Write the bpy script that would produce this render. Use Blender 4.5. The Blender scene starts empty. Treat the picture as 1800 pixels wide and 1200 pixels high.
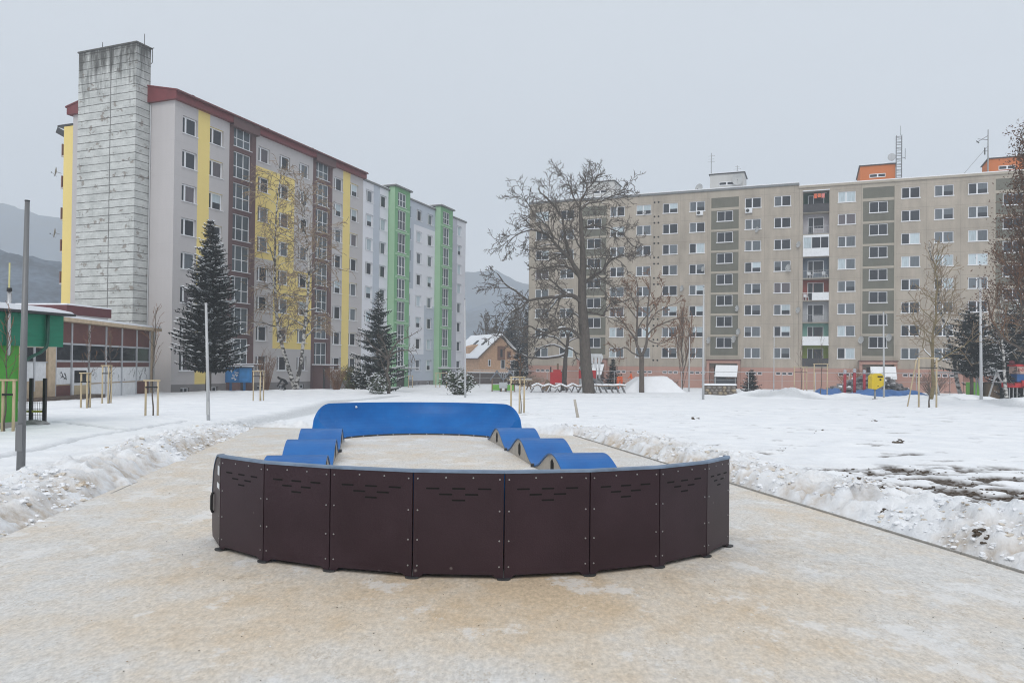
import bpy, bmesh, math, random
import numpy as np
from mathutils import Vector, Matrix

scene = bpy.context.scene
COL = scene.collection
R = math.radians

# ---------------------------------------------------------------- camera, sky, sun, exposure
FPX, PPX, PPY, CAMZ = 1350.0, 900.0, 627.0, 1.65          # the photograph is 1800 x 1200
PITCH, ROLL = R(.65), .0105
cam = bpy.data.objects.new('camera', bpy.data.cameras.new('camera'))
COL.objects.link(cam)
CM = Matrix.Rotation(math.pi / 2 + PITCH, 3, 'X') @ Matrix.Rotation(ROLL, 3, 'Z')
cam.matrix_world = Matrix.Translation((0, 0, CAMZ)) @ CM.to_4x4()
cam.data.sensor_width = 36
cam.data.lens = FPX / 1800 * 36
cam.data.shift_y = 27 / 1800
cam.data.clip_start, cam.data.clip_end = .05, 4000
scene.camera = cam

SUN_EL, SUN_AZ = R(40), R(188)
world = bpy.data.worlds.new('World'); scene.world = world; world.use_nodes = True
wn, wl = world.node_tree.nodes, world.node_tree.links
wn.clear()
w_out = wn.new('ShaderNodeOutputWorld'); w_bg = wn.new('ShaderNodeBackground')
sky = wn.new('ShaderNodeTexSky'); sky.sky_type = 'NISHITA'; sky.sun_disc = False
sky.sun_elevation, sky.sun_rotation = SUN_EL, SUN_AZ
sky.air_density, sky.dust_density = 1.0, 6.0
desat = wn.new('ShaderNodeHueSaturation'); desat.inputs['Saturation'].default_value = .25
wl.new(sky.outputs[0], desat.inputs['Color'])
tc = wn.new('ShaderNodeTexCoord'); sep = wn.new('ShaderNodeSeparateXYZ'); wl.new(tc.outputs['Generated'], sep.inputs[0])
ramp = wn.new('ShaderNodeValToRGB'); wl.new(sep.outputs['Z'], ramp.inputs[0])      # overcast sky: brighter overhead
e = ramp.color_ramp.elements
e[0].position, e[0].color = 0.0, (6.9, 7.1, 7.5, 1)
e[1].position, e[1].color = 1.0, (8.8, 9.0, 9.3, 1)
for p_, c_ in ((.22, (6.0, 6.4, 6.95, 1)), (.45, (6.2, 6.65, 7.2, 1))):
    q_ = e.new(p_); q_.color = c_
cn = wn.new('ShaderNodeTexNoise'); cn.inputs['Scale'].default_value = 1.6; cn.inputs['Detail'].default_value = 4
cmap = wn.new('ShaderNodeMapping'); cmap.inputs['Scale'].default_value = (1, 1, 3.5)
wl.new(tc.outputs['Generated'], cmap.inputs[0]); wl.new(cmap.outputs[0], cn.inputs['Vector'])
cr = wn.new('ShaderNodeMapRange'); cr.inputs['To Min'].default_value = .95; cr.inputs['To Max'].default_value = 1.05
wl.new(cn.outputs['Fac'], cr.inputs['Value'])
cmul = wn.new('ShaderNodeMixRGB'); cmul.blend_type = 'MULTIPLY'; cmul.inputs[0].default_value = 1
wl.new(ramp.outputs[0], cmul.inputs[1]); wl.new(cr.outputs[0], cmul.inputs[2])
mixs = wn.new('ShaderNodeMixRGB'); mixs.inputs[0].default_value = .88
wl.new(desat.outputs[0], mixs.inputs[1]); wl.new(cmul.outputs[0], mixs.inputs[2])
wl.new(mixs.outputs[0], w_bg.inputs['Color']); w_bg.inputs['Strength'].default_value = .1
wl.new(w_bg.outputs[0], w_out.inputs['Surface'])

sun = bpy.data.objects.new('sun', bpy.data.lights.new('sun', 'SUN')); COL.objects.link(sun)
sun.data.energy, sun.data.angle, sun.data.color = .92, R(30), (1, .965, .92)
sun.rotation_euler = (math.pi / 2 - SUN_EL, 0, math.pi - SUN_AZ)
vs = scene.view_settings
vs.view_transform, vs.look, vs.exposure, vs.gamma = 'Standard', 'None', .25, 1.0
vs.use_curve_mapping = False
scene.cycles.volume_bounces = 1
scene.cycles.max_bounces = 6
scene.cycles.filter_width = 1.1
scene.cycles.use_denoising = True

# ---------------------------------------------------------------- pixels to points
def ray(x, y):
    d = CM @ Vector(((x - PPX) / FPX, -(y - PPY) / FPX, -1))
    return d / d.y
def P(x, y, Y):
    d = ray(x, y); return Vector((d.x * Y, Y, CAMZ + d.z * Y))
KN = [(-50, 0), (5, 0), (22, -.17), (70, -.986), (160, -1.35), (1200, -6)]   # fall of the ground away from the camera
KY = np.array([k[0] for k in KN], float); KZ = np.array([k[1] for k in KN], float)
def base_z(Y): return np.interp(Y, KY, KZ)
def G(x, y):
    d = ray(x, y)
    lo, hi = 1.0, 400.0
    for _ in range(50):
        m = (lo + hi) / 2
        if CAMZ + d.z * m > base_z(m): lo = m
        else: hi = m
    return Vector((d.x * lo, lo, CAMZ + d.z * lo))

# ---------------------------------------------------------------- noise
def _h(ix, iy, s):
    n = (ix.astype(np.int64) * 374761393 + iy.astype(np.int64) * 668265263 + s * 974711) & 0x7fffffff
    n = ((n ^ (n >> 13)) * 1274126177) & 0x7fffffff
    return ((n ^ (n >> 16)) & 0xffff) / 65535.0
def vnoise(x, y, s=0):
    x = np.asarray(x, float); y = np.asarray(y, float)
    ix, iy = np.floor(x), np.floor(y); fx, fy = x - ix, y - iy
    fx = fx * fx * (3 - 2 * fx); fy = fy * fy * (3 - 2 * fy)
    a, b = _h(ix, iy, s), _h(ix + 1, iy, s); c, d = _h(ix, iy + 1, s), _h(ix + 1, iy + 1, s)
    return (a * (1 - fx) + b * fx) * (1 - fy) + (c * (1 - fx) + d * fx) * fy
def fbm(x, y, s=0, o=4):
    t = 0; a = .5; n = 0
    for k in range(o):
        t = t + a * vnoise(x * 2 ** k + 13.7 * k, y * 2 ** k - 7.3 * k, s + k); n += a; a *= .5
    return t / n

# ---------------------------------------------------------------- materials
MATS = {}
def nodes_of(name):
    m = bpy.data.materials.new(name); m.use_nodes = True
    nt = m.node_tree; b = nt.nodes['Principled BSDF']
    return m, nt.nodes, nt.links, b
def tint(c, k): return tuple(min(1, max(0, x * k)) for x in c[:3]) + (1,)
def mat(name, col, rough=.7, var=.14, scale=3.0, bump=0.0, bscale=25.0, spec=.35, metal=0.0, stretch=(1, 1, 1)):
    if name in MATS: return MATS[name]
    m, n, l, b = nodes_of(name)
    tcn = n.new('ShaderNodeTexCoord'); mp = n.new('ShaderNodeMapping'); mp.inputs['Scale'].default_value = stretch
    l.new(tcn.outputs['Object'], mp.inputs[0])
    nz = n.new('ShaderNodeTexNoise'); nz.inputs['Scale'].default_value = scale; nz.inputs['Detail'].default_value = 6
    nz.inputs['Roughness'].default_value = .65
    l.new(mp.outputs[0], nz.inputs['Vector'])
    rp = n.new('ShaderNodeValToRGB'); l.new(nz.outputs['Fac'], rp.inputs[0])
    rp.color_ramp.elements[0].position, rp.color_ramp.elements[1].position = .3, .7
    rp.color_ramp.elements[0].color, rp.color_ramp.elements[1].color = tint(col, 1 - var), tint(col, 1 + var)
    l.new(rp.outputs[0], b.inputs['Base Color'])
    b.inputs['Roughness'].default_value = rough; b.inputs['Specular IOR Level'].default_value = spec
    b.inputs['Metallic'].default_value = metal
    if bump:
        nb = n.new('ShaderNodeTexNoise'); nb.inputs['Scale'].default_value = bscale; nb.inputs['Detail'].default_value = 5
        l.new(mp.outputs[0], nb.inputs['Vector'])
        bp = n.new('ShaderNodeBump'); bp.inputs['Strength'].default_value = bump; bp.inputs['Distance'].default_value = .03
        l.new(nb.outputs['Fac'], bp.inputs['Height']); l.new(bp.outputs[0], b.inputs['Normal'])
    MATS[name] = m
    return m

snow_m = mat('snow', (.80, .82, .85), .85, .04, 2, .35, 14, .2)
snow_cap = mat('snow_cap', (.82, .84, .87), .85, .04, 4, .3, 9, .2)
white_pl = mat('white_frame', (.74, .75, .77), .45, .05, 2)
white_paint = mat('white_paint', (.72, .74, .76), .5, .08, 4)
steel = mat('galvanised_steel', (.30, .31, .32), .42, .10, 6, 0, 1, .5, .35, (1, 1, .15))
steel_pale = mat('pale_steel', (.46, .47, .48), .5, .10, 6, 0, 1, .5, .2, (1, 1, .15))
black_pl = mat('black_plastic', (.015, .015, .017), .5, .2, 6)
dark_metal = mat('dark_metal', (.04, .042, .045), .5, .2, 6)
wood_pale = mat('peeled_wood', (.50, .41, .27), .8, .22, 8, .2, 30, .2, 0, (1, 1, .2))
wood_brown = mat('weathered_wood', (.20, .14, .09), .85, .25, 6, .2, 30, .2, 0, (1, 1, .3))
bark_dark = mat('dark_bark', (.10, .085, .073), .95, .35, 7, .6, 18, .15, 0, (1, 1, .35))
bark_mid = mat('grey_bark', (.12, .10, .085), .95, .3, 7, .5, 18, .15, 0, (1, 1, .35))
twig_dark = mat('dark_twigs', (.10, .084, .070), .95, .3, 2)
twig_red = mat('brown_twigs', (.19, .105, .062), .95, .3, 2)
twig_tan = mat('tan_twigs', (.24, .18, .12), .95, .3, 2)
leaf_dry = mat('dry_leaves', (.105, .06, .042), .9, .45, 1.5)
needle = mat('spruce_needles', (.007, .013, .011), .85, .5, 1.2)
needle_pine = mat('pine_needles', (.020, .028, .024), .85, .5, 1.2)
leaf_green = mat('evergreen_leaves', (.045, .062, .030), .8, .45, 2)
leaf_olive = mat('olive_leaves', (.13, .15, .05), .8, .35, 2)

def birch_mat():
    m, n, l, b = nodes_of('birch_bark')
    tcn = n.new('ShaderNodeTexCoord'); mp = n.new('ShaderNodeMapping'); mp.inputs['Scale'].default_value = (2, 2, 3.2)
    l.new(tcn.outputs['Object'], mp.inputs[0])
    nz = n.new('ShaderNodeTexNoise'); nz.inputs['Scale'].default_value = 1.3; nz.inputs['Detail'].default_value = 5
    l.new(mp.outputs[0], nz.inputs['Vector'])
    rp = n.new('ShaderNodeValToRGB'); l.new(nz.outputs['Fac'], rp.inputs[0])
    rp.color_ramp.elements[0].position, rp.color_ramp.elements[0].color = .47, (.05, .045, .042, 1)
    rp.color_ramp.elements[1].position, rp.color_ramp.elements[1].color = .56, (.50, .49, .47, 1)
    l.new(rp.outputs[0], b.inputs['Base Color']); b.inputs['Roughness'].default_value = .8
    return m
birch_m = birch_mat()

def math_node(n, op, a=None, b=None):
    x = n.new('ShaderNodeMath'); x.operation = op
    for i, v in enumerate((a, b)):
        if v is None: continue
        if isinstance(v, (int, float)): x.inputs[i].default_value = v
        else: x.id_data.links.new(v, x.inputs[i])
    return x.outputs[0]

def concrete_wall(name, col, storey, z0, bay=0, stain=.35, joint=.72, fine=.10):
    """Rendered panel wall: mottled, with faint panel joints and rain streaks."""
    m, n, l, b = nodes_of(name)
    tcn = n.new('ShaderNodeTexCoord'); sp = n.new('ShaderNodeSeparateXYZ'); l.new(tcn.outputs['Object'], sp.inputs[0])
    def noise(scale, st, det=6):
        mp = n.new('ShaderNodeMapping'); mp.inputs['Scale'].default_value = st; l.new(tcn.outputs['Object'], mp.inputs[0])
        z = n.new('ShaderNodeTexNoise'); z.inputs['Scale'].default_value = scale; z.inputs['Detail'].default_value = det
        z.inputs['Roughness'].default_value = .62
        l.new(mp.outputs[0], z.inputs['Vector']); return z.outputs['Fac']
    big = noise(.35, (1, 1, .7)); streak = noise(1.6, (1, 1, .12)); grain = noise(9, (1, 1, 1), 8)
    v = math_node(n, 'MULTIPLY', math_node(n, 'SUBTRACT', big, .5), stain * 1.3)
    v = math_node(n, 'ADD', v, math_node(n, 'MULTIPLY', math_node(n, 'SUBTRACT', streak, .5), stain))
    v = math_node(n, 'ADD', v, math_node(n, 'MULTIPLY', math_node(n, 'SUBTRACT', grain, .5), fine * 2))
    v = math_node(n, 'ADD', v, 1.0)
    fz = math_node(n, 'FRACT', math_node(n, 'DIVIDE', math_node(n, 'SUBTRACT', sp.outputs['Z'], z0), storey))
    jz = math_node(n, 'LESS_THAN', fz, .014)
    jj = jz
    if bay:
        fx = math_node(n, 'FRACT', math_node(n, 'DIVIDE', sp.outputs['X'], bay))
        jj = math_node(n, 'MAXIMUM', jz, math_node(n, 'LESS_THAN', fx, .012))
    k = math_node(n, 'SUBTRACT', 1.0, math_node(n, 'MULTIPLY', jj, 1 - joint))
    v = math_node(n, 'MULTIPLY', v, k)
    mx = n.new('ShaderNodeMixRGB'); mx.blend_type = 'MULTIPLY'; mx.inputs[0].default_value = 1
    mx.inputs[1].default_value = tuple(col) + (1,); l.new(v, mx.inputs[2])
    l.new(mx.outputs[0], b.inputs['Base Color']); b.inputs['Roughness'].default_value = .9
    b.inputs['Specular IOR Level'].default_value = .2
    bp = n.new('ShaderNodeBump'); bp.inputs['Strength'].default_value = .25; bp.inputs['Distance'].default_value = .02
    l.new(grain, bp.inputs['Height']); l.new(bp.outputs[0], b.inputs['Normal'])
    return m

def glass(name, col, rough=.08, curtain=0.0):
    m, n, l, b = nodes_of(name)
    tcn = n.new('ShaderNodeTexCoord'); oi = n.new('ShaderNodeObjectInfo')
    wv = n.new('ShaderNodeTexNoise'); wv.inputs['Scale'].default_value = 3
    mp = n.new('ShaderNodeMapping'); mp.inputs['Scale'].default_value = (4 if curtain else 1, 1, .3 if curtain else 1)
    l.new(tcn.outputs['Object'], mp.inputs[0]); l.new(mp.outputs[0], wv.inputs['Vector'])
    f = math_node(n, 'ADD', math_node(n, 'MULTIPLY', oi.outputs['Random'], .5), math_node(n, 'MULTIPLY', wv.outputs['Fac'], .5 + curtain))
    rp = n.new('ShaderNodeValToRGB'); l.new(f, rp.inputs[0])
    rp.color_ramp.elements[0].color, rp.color_ramp.elements[1].color = tint(col, .55), tint(col, 1.45)
    l.new(rp.outputs[0], b.inputs['Base Color']); b.inputs['Roughness'].default_value = rough
    b.inputs['Specular IOR Level'].default_value = .28
    return m
g_dark = glass('window_glass', (.032, .037, .046))
g_mid = glass('curtained_glass', (.10, .115, .13), .12, .5)
g_pale = glass('net_curtain_glass', (.36, .42, .45), .2, .6)
g_warm = glass('blind_glass', (.10, .09, .10), .2, .3)
g_stair = glass('stair_glass', (.085, .105, .12), .06)

# ---------------------------------------------------------------- object helpers
def link(o, parent=None):
    COL.objects.link(o)
    if parent is not None: o.parent = parent
    return o
def tag(o, label=None, cat=None, group=None, kind=None):
    if label: o['label'] = label
    if cat: o['category'] = cat
    if group: o['group'] = group
    if kind: o['kind'] = kind
    return o
def empty(name, label, cat, loc=(0, 0, 0), rz=0, group=None):
    o = bpy.data.objects.new(name, None); link(o)
    o.location = loc; o.rotation_euler = (0, 0, rz); o.empty_display_size = .2
    return tag(o, label, cat, group)

class MB:
    def __init__(s): s.v = []; s.f = []; s.m = []
    def quad(s, a, b, c, d, m=0):
        i = len(s.v); s.v += [tuple(a), tuple(b), tuple(c), tuple(d)]; s.f.append((i, i + 1, i + 2, i + 3)); s.m.append(m)
    def tri(s, a, b, c, m=0):
        i = len(s.v); s.v += [tuple(a), tuple(b), tuple(c)]; s.f.append((i, i + 1, i + 2)); s.m.append(m)
    def box(s, x0, x1, y0, y1, z0, z1, m=0):
        i = len(s.v)
        s.v += [(x0, y0, z0), (x1, y0, z0), (x1, y1, z0), (x0, y1, z0), (x0, y0, z1), (x1, y0, z1), (x1, y1, z1), (x0, y1, z1)]
        for f in ((0, 3, 2, 1), (4, 5, 6, 7), (0, 1, 5, 4), (1, 2, 6, 5), (2, 3, 7, 6), (3, 0, 4, 7)):
            s.f.append(tuple(i + k for k in f)); s.m.append(m)
    def bar(s, a, b, w, t=None, m=0, up=(0, 0, 1)):
        a, b = Vector(a), Vector(b); t = w if t is None else t
        d = (b - a).normalized(); u = Vector(up)
        if abs(d.dot(u)) > .95: u = Vector((1, 0, 0))
        x = d.cross(u).normalized(); y = x.cross(d)
        i = len(s.v)
        for p in (a, b):
            for sx, sy in ((-1, -1), (1, -1), (1, 1), (-1, 1)):
                s.v.append(tuple(p + x * (sx * w / 2) + y * (sy * t / 2)))
        for f in ((0, 1, 2, 3), (7, 6, 5, 4), (0, 4, 5, 1), (1, 5, 6, 2), (2, 6, 7, 3), (3, 7, 4, 0)):
            s.f.append(tuple(i + k for k in f)); s.m.append(m)
    def prism(s, poly, h0, h1, axis='y', m=0):
        """extrude a 2D polygon: axis y -> (x,z) polygon, axis x -> (y,z), axis z -> (x,y)"""
        def pt(p, h): return (p[0], h, p[1]) if axis == 'y' else ((h, p[0], p[1]) if axis == 'x' else (p[0], p[1], h))
        i, n = len(s.v), len(poly)
        s.v += [pt(p, h0) for p in poly] + [pt(p, h1) for p in poly]
        s.f.append(tuple(range(i, i + n))); s.m.append(m)
        s.f.append(tuple(range(i + 2 * n - 1, i + n - 1, -1))); s.m.append(m)
        for k in range(n):
            j = (k + 1) % n
            s.f.append((i + k, i + n + k, i + n + j, i + j)); s.m.append(m)
    def tube(s, pts, rad, n=6, m=0, cap=True):
        pts = [Vector(p) for p in pts]
        if not hasattr(rad, '__len__'): rad = [rad] * len(pts)
        i0 = len(s.v); ref = None
        for k, p in enumerate(pts):
            d = (pts[min(k + 1, len(pts) - 1)] - pts[max(k - 1, 0)])
            d = d.normalized() if d.length > 1e-9 else Vector((0, 0, 1))
            if ref is None:
                ref = Vector((1, 0, 0)) if abs(d.x) < .8 else Vector((0, 1, 0))
            x = (ref - d * ref.dot(d))
            x = x.normalized() if x.length > 1e-6 else d.orthogonal().normalized()
            ref = x; y = d.cross(x)
            for j in range(n):
                a = 2 * math.pi * j / n
                q = p + (x * math.cos(a) + y * math.sin(a)) * rad[k]
                s.v.append((q.x, q.y, q.z))
        for k in range(len(pts) - 1):
            for j in range(n):
                a, b = i0 + k * n + j, i0 + k * n + (j + 1) % n
                s.f.append((a, b, b + n, a + n)); s.m.append(m)
        if cap and n > 2:
            s.f.append(tuple(i0 + j for j in range(n - 1, -1, -1))); s.m.append(m)
            e0 = i0 + (len(pts) - 1) * n
            s.f.append(tuple(e0 + j for j in range(n))); s.m.append(m)
    def disc(s, c, nrm, r, n=12, thick=.01, m=0):
        c, nrm = Vector(c), Vector(nrm).normalized()
        s.tube([c - nrm * thick / 2, c + nrm * thick / 2], r, n, m)
    def lump(s, c, rx, ry, rz, rng, m=0, rough=.25):
        """a rough faceted lump: a jittered low sphere"""
        i = len(s.v); N = 6; rings = 3
        s.v.append((c[0], c[1], c[2] + rz))
        for k in range(1, rings + 1):
            ph = math.pi * k / (rings + 1)
            for j in range(N):
                a = 2 * math.pi * (j + .5 * (k % 2)) / N; q = 1 + rng.uniform(-rough, rough)
                s.v.append((c[0] + rx * q * math.sin(ph) * math.cos(a), c[1] + ry * q * math.sin(ph) * math.sin(a), c[2] + rz * q * math.cos(ph)))
        s.v.append((c[0], c[1], c[2] - rz)); last = i + 1 + rings * N
        for j in range(N):
            s.f.append((i, i + 1 + j, i + 1 + (j + 1) % N)); s.m.append(m)
            b = i + 1 + (rings - 1) * N
            s.f.append((last, b + (j + 1) % N, b + j)); s.m.append(m)
        for k in range(rings - 1):
            for j in range(N):
                a, b = i + 1 + k * N + j, i + 1 + k * N + (j + 1) % N
                s.f.append((a, a + N, b + N, b)); s.m.append(m)
    def mesh(s, name, mats, smooth=False):
        me = bpy.data.meshes.new(name); me.from_pydata(s.v, [], s.f)
        for x in (mats if isinstance(mats, (list, tuple)) else [mats]): me.materials.append(x)
        if isinstance(mats, (list, tuple)) and len(mats) > 1: me.polygons.foreach_set('material_index', s.m)
        if smooth: me.polygons.foreach_set('use_smooth', [True] * len(s.f))
        me.update()
        return me
    def build(s, name, mats, parent=None, smooth=False, loc=None):
        o = bpy.data.objects.new(name, s.mesh(name, mats, smooth)); link(o, parent)
        if loc is not None: o.location = loc
        return o

def copy_tree(o, parent=None):
    c = o.copy(); link(c)
    c.parent = parent
    for ch in list(o.children): copy_tree(ch, c)
    return c

# ================================================================ GROUND
PAVE_L = [G(42, 934), G(120, 901), G(165, 885), G(225, 857), G(292, 826), G(362, 792), G(440, 758)]
PAVE_R = [G(1800, 1010), G(1642, 958), G(1534, 928), G(1467, 908), G(1356, 873), G(1157, 812), G(1100, 794), G(977, 756)]
def fit_line(pts):
    x = np.array([p.x for p in pts]); y = np.array([p.y for p in pts])
    k, c = np.polyfit(y, x, 1); return k, c
KL, CL_ = fit_line(PAVE_L); KR_, CR_ = fit_line(PAVE_R)
PF = G(700, 757)
def d_edges(x, y):
    dl = (KL * y + CL_ - x) / math.hypot(1, KL); dr = (x - KR_ * y - CR_) / math.hypot(1, KR_)
    df = y - (PF.y - .18 * (x - PF.x))
    return dl, dr, df
def poly_dist(x, y, pts):
    d = np.full(np.shape(x), 1e9)
    for a, b in zip(pts[:-1], pts[1:]):
        vx, vy = b[0] - a[0], b[1] - a[1]; L = vx * vx + vy * vy
        t = np.clip(((x - a[0]) * vx + (y - a[1]) * vy) / L, 0, 1)
        d = np.minimum(d, np.hypot(x - a[0] - t * vx, y - a[1] - t * vy))
    return d
TRACKS = [([G(-60, 822), G(70, 793), G(150, 772), G(240, 757), G(330, 742)], .16, .05),
          ([G(85, 742), G(140, 748), G(215, 758), G(240, 757)], .14, .05),
          ([G(400, 752), G(470, 738), G(540, 722), G(600, 704), G(700, 697)], .75, .05),
          ([G(840, 705), G(980, 699), G(1200, 699)], .35, .05),
          ([G(1330, 700), G(1560, 705), G(1680, 708), G(1800, 716)], .9, .08)]
TRACKS = [([(p.x, p.y) for p in t], w, d) for t, w, d in TRACKS]
PILES = [(1330, 66, .55, 2.6), (1395, 64, .8, 2.2), (1430, 66, .5, 2.0), (1590, 58, .35, 2.6), (1660, 56, .4, 3.0), (1740, 52, .35, 2.6),
         (1795, 50, .45, 2.4), (1700, 62, .5, 3.0), (1490, 68, .4, 2.5), (520, 63, .25, 5), (640, 66, .25, 5), (400, 58, .25, 5)]
PILES = [(ray(px, 690).x * Y, Y, h, r) for px, Y, h, r in PILES]
MUD = [(G(1750, 850), 2.3, 1.8), (G(1765, 886), 1.9, .7), (G(1670, 872), 1.1, .6), (G(1600, 838), 1.5, .8)]
def snow_height(x, y, fine=True):
    x = np.asarray(x, float); y = np.asarray(y, float)
    dl, dr, df = d_edges(x, y)
    wob = (fbm(x * 1.3, y * 1.3, 5) - .5) * .6 + (fbm(x * 6, y * 6, 6) - .5) * .2
    do = np.maximum(np.maximum(dl, dr), df) + wob * np.where(dl > dr, np.where(dl > -.5, .8, 0), np.clip(dr * 2, 0, 1))
    st = np.clip(do / np.where(dl > dr, .45, .24), 0, 1); st = st * st * (3 - 2 * st)
    lump = fbm(x * .8, y * .8, 9)
    bil = np.abs(vnoise(x * 4.1, y * 4.1, 61) - .5) * .8 + np.abs(vnoise(x * 8.7, y * 8.7, 62) - .5) * .9 + np.abs(vnoise(x * 16, y * 16, 63) - .5) * .6
    n1 = fbm(x * 2.6, y * 2.6, 21); n2 = fbm(x * 9, y * 9, 33, 3)
    side = np.where(dr > dl, .20, .22) * np.clip((24 - y) / 8, .12, 1)
    bank = np.exp(-((do - .85) / .75) ** 2) * st * side * (.25 + 1.3 * lump)
    rough = np.exp(-np.clip(do - .9, 0, None) / .9) * st
    h = base_z(y) - .06 + st * .12 + bank * 1.0 + rough * ((n1 - .5) * .16 + (bil - .5) * .21)
    h = h + st * (fbm(x * .12, y * .12, 40) - .5) * .25 * np.clip((y - 12) / 20, 0, 1)
    h = h + st * (n2 - .5) * .022 + st * (n1 - .5) * .05
    for pts, w, d in TRACKS:
        q = np.clip(poly_dist(x, y, pts) / w, 0, 2)
        h = h - d * np.exp(-q ** 4) + .35 * d * np.exp(-((q - 1.3) / .3) ** 2)
    for cx, cy, hh, r in PILES:
        q = np.hypot(x - cx, (y - cy) * 1.2) / r
        h = h + hh * np.exp(-q * q * 1.6) * (.5 + fbm(x * 1.5, y * 1.5, 55))
    snow_height.bil = bil
    return h, do
def gz(x, y):
    h, _ = snow_height(np.array([x]), np.array([y])); return float(h[0])

def axis_lines(a, b, step):
    out = [a]
    while out[-1] < b: out.append(out[-1] + step(out[-1]))
    return np.array(out)
def make_ground():
    ys = axis_lines(2.0, 1000, lambda y: .036 + .0036 * y + max(0, y - 110) * .03)
    xp = axis_lines(0, 1150, lambda x: .052 + max(0, x - 9) * .018)
    xs = np.concatenate([-xp[:0:-1], xp])
    X, Y = np.meshgrid(xs, ys)
    # rows fan out so that the near field is fine and the far field stays regular
    h, do = snow_height(X, Y)
    dl, dr, df = d_edges(X, Y)
    br = np.exp(-np.clip(do - .2, 0, None) / 1.0) * np.clip((fbm(X * 1.1, Y * 1.1, 71) - .33) * 5, 0, 1) * np.clip(1.35 - snow_height.bil * 2.0, 0, 1)
    br = br * np.clip((23 - Y) / 5, 0, 1) * (do > .04)
    mud = np.zeros_like(X)
    for c, rx, ry in MUD:
        q = np.hypot((X - c.x) / rx, (Y - c.y) / ry)
        n = fbm(X * 2.6, Y * 4.2, 81, 5)
        mud = np.maximum(mud, np.clip((1.0 - q) * 1.2 + (n - .50) * 7, 0, 1) * np.clip((1.25 - q) * 3, 0, 1))
    sp = np.clip((fbm(X * 1.6, Y * 3.0, 91) - .70) * 14, 0, 1) * np.clip((fbm(X * .15, Y * .15, 95) - .45) * 5, 0, 1) * (Y > 9) * np.clip(dr, 0, 1) * (Y < 40)
    mud = np.maximum(mud, sp * .8)
    grey = np.zeros_like(X)
    for pts, w, d in TRACKS:
        grey = np.maximum(grey, np.exp(-(poly_dist(X, Y, pts) / w) ** 4))
    h = h - mud * .05
    nx, ny = len(xs), len(ys)
    v = np.stack([X.ravel(), Y.ravel(), h.ravel()], 1)
    i = np.arange(nx * ny).reshape(ny, nx)
    f = np.stack([i[:-1, :-1].ravel(), i[:-1, 1:].ravel(), i[1:, 1:].ravel(), i[1:, :-1].ravel()], 1)
    # leave out what lies deep under the pavement
    keep = (do[:-1, :-1] > -.8).ravel() | (do[1:, 1:] > -.8).ravel()
    f = f[keep]
    me = bpy.data.meshes.new('snow_ground'); me.from_pydata(v.tolist(), [], f.tolist())
    rgh = np.exp(-np.clip(do - .9, 0, None) / .9) * (do > 0) * (df < 1)
    for nm, a in (('dirt', br), ('mud', mud), ('grey', grey), ('rough', rgh)):
        at = me.attributes.new(nm, 'FLOAT', 'POINT'); at.data.foreach_set('value', a.ravel().astype(np.float32))
    me.polygons.foreach_set('use_smooth', [True] * len(f))
    m, n, l, b = nodes_of('ground_snow')
    tcn = n.new('ShaderNodeTexCoord')
    nz = n.new('ShaderNodeTexNoise'); nz.inputs['Scale'].default_value = 1.2; nz.inputs['Detail'].default_value = 8
    l.new(tcn.outputs['Object'], nz.inputs['Vector'])
    rp = n.new('ShaderNodeValToRGB'); l.new(nz.outputs['Fac'], rp.inputs[0])
    rp.color_ramp.elements[0].position, rp.color_ramp.elements[0].color = .3, (.74, .765, .80, 1)
    rp.color_ramp.elements[1].position, rp.color_ramp.elements[1].color = .7, (.85, .865, .885, 1)
    cur = rp.outputs[0]
    fn = n.new('ShaderNodeTexNoise'); fn.inputs['Scale'].default_value = 14; fn.inputs['Detail'].default_value = 6
    l.new(tcn.outputs['Object'], fn.inputs['Vector'])
    for nm, c, amp in (('grey', (.47, .49, .51, 1), .95), ('dirt', (.45, .36, .26, 1), 1.0), ('mud', (.075, .058, .045, 1), 1.0)):
        at = n.new('ShaderNodeAttribute'); at.attribute_name = nm
        k = math_node(n, 'MULTIPLY', at.outputs['Fac'], math_node(n, 'ADD', math_node(n, 'MULTIPLY', fn.outputs['Fac'], 1.6), -.0 if nm != 'mud' else .3))
        k2 = n.new('ShaderNodeClamp'); l.new(math_node(n, 'MULTIPLY', k, amp), k2.inputs[0])
        mx = n.new('ShaderNodeMixRGB'); l.new(k2.outputs[0], mx.inputs[0]); l.new(cur, mx.inputs[1]); mx.inputs[2].default_value = c
        cur = mx.outputs[0]
    l.new(cur, b.inputs['Base Color']); b.inputs['Roughness'].default_value = .85; b.inputs['Specular IOR Level'].default_value = .2
    bp = n.new('ShaderNodeBump'); bp.inputs['Strength'].default_value = .55; bp.inputs['Distance'].default_value = .05
    f2 = n.new('ShaderNodeTexNoise'); f2.inputs['Scale'].default_value = 34; f2.inputs['Detail'].default_value = 6; f2.inputs['Roughness'].default_value = .7; l.new(tcn.outputs['Object'], f2.inputs['Vector'])
    ad = n.new('ShaderNodeAttribute'); ad.attribute_name = 'rough'
    l.new(math_node(n, 'ADD', math_node(n, 'MULTIPLY', fn.outputs['Fac'], .6), math_node(n, 'MULTIPLY', f2.outputs['Fac'], math_node(n, 'ADD', .15, math_node(n, 'MULTIPLY', ad.outputs['Fac'], .6)))), bp.inputs['Height']); l.new(bp.outputs[0], b.inputs['Normal'])
    me.materials.append(m); me.update()
    o = bpy.data.objects.new('snow_ground', me); link(o); tag(o, kind='structure')
make_ground()

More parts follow.
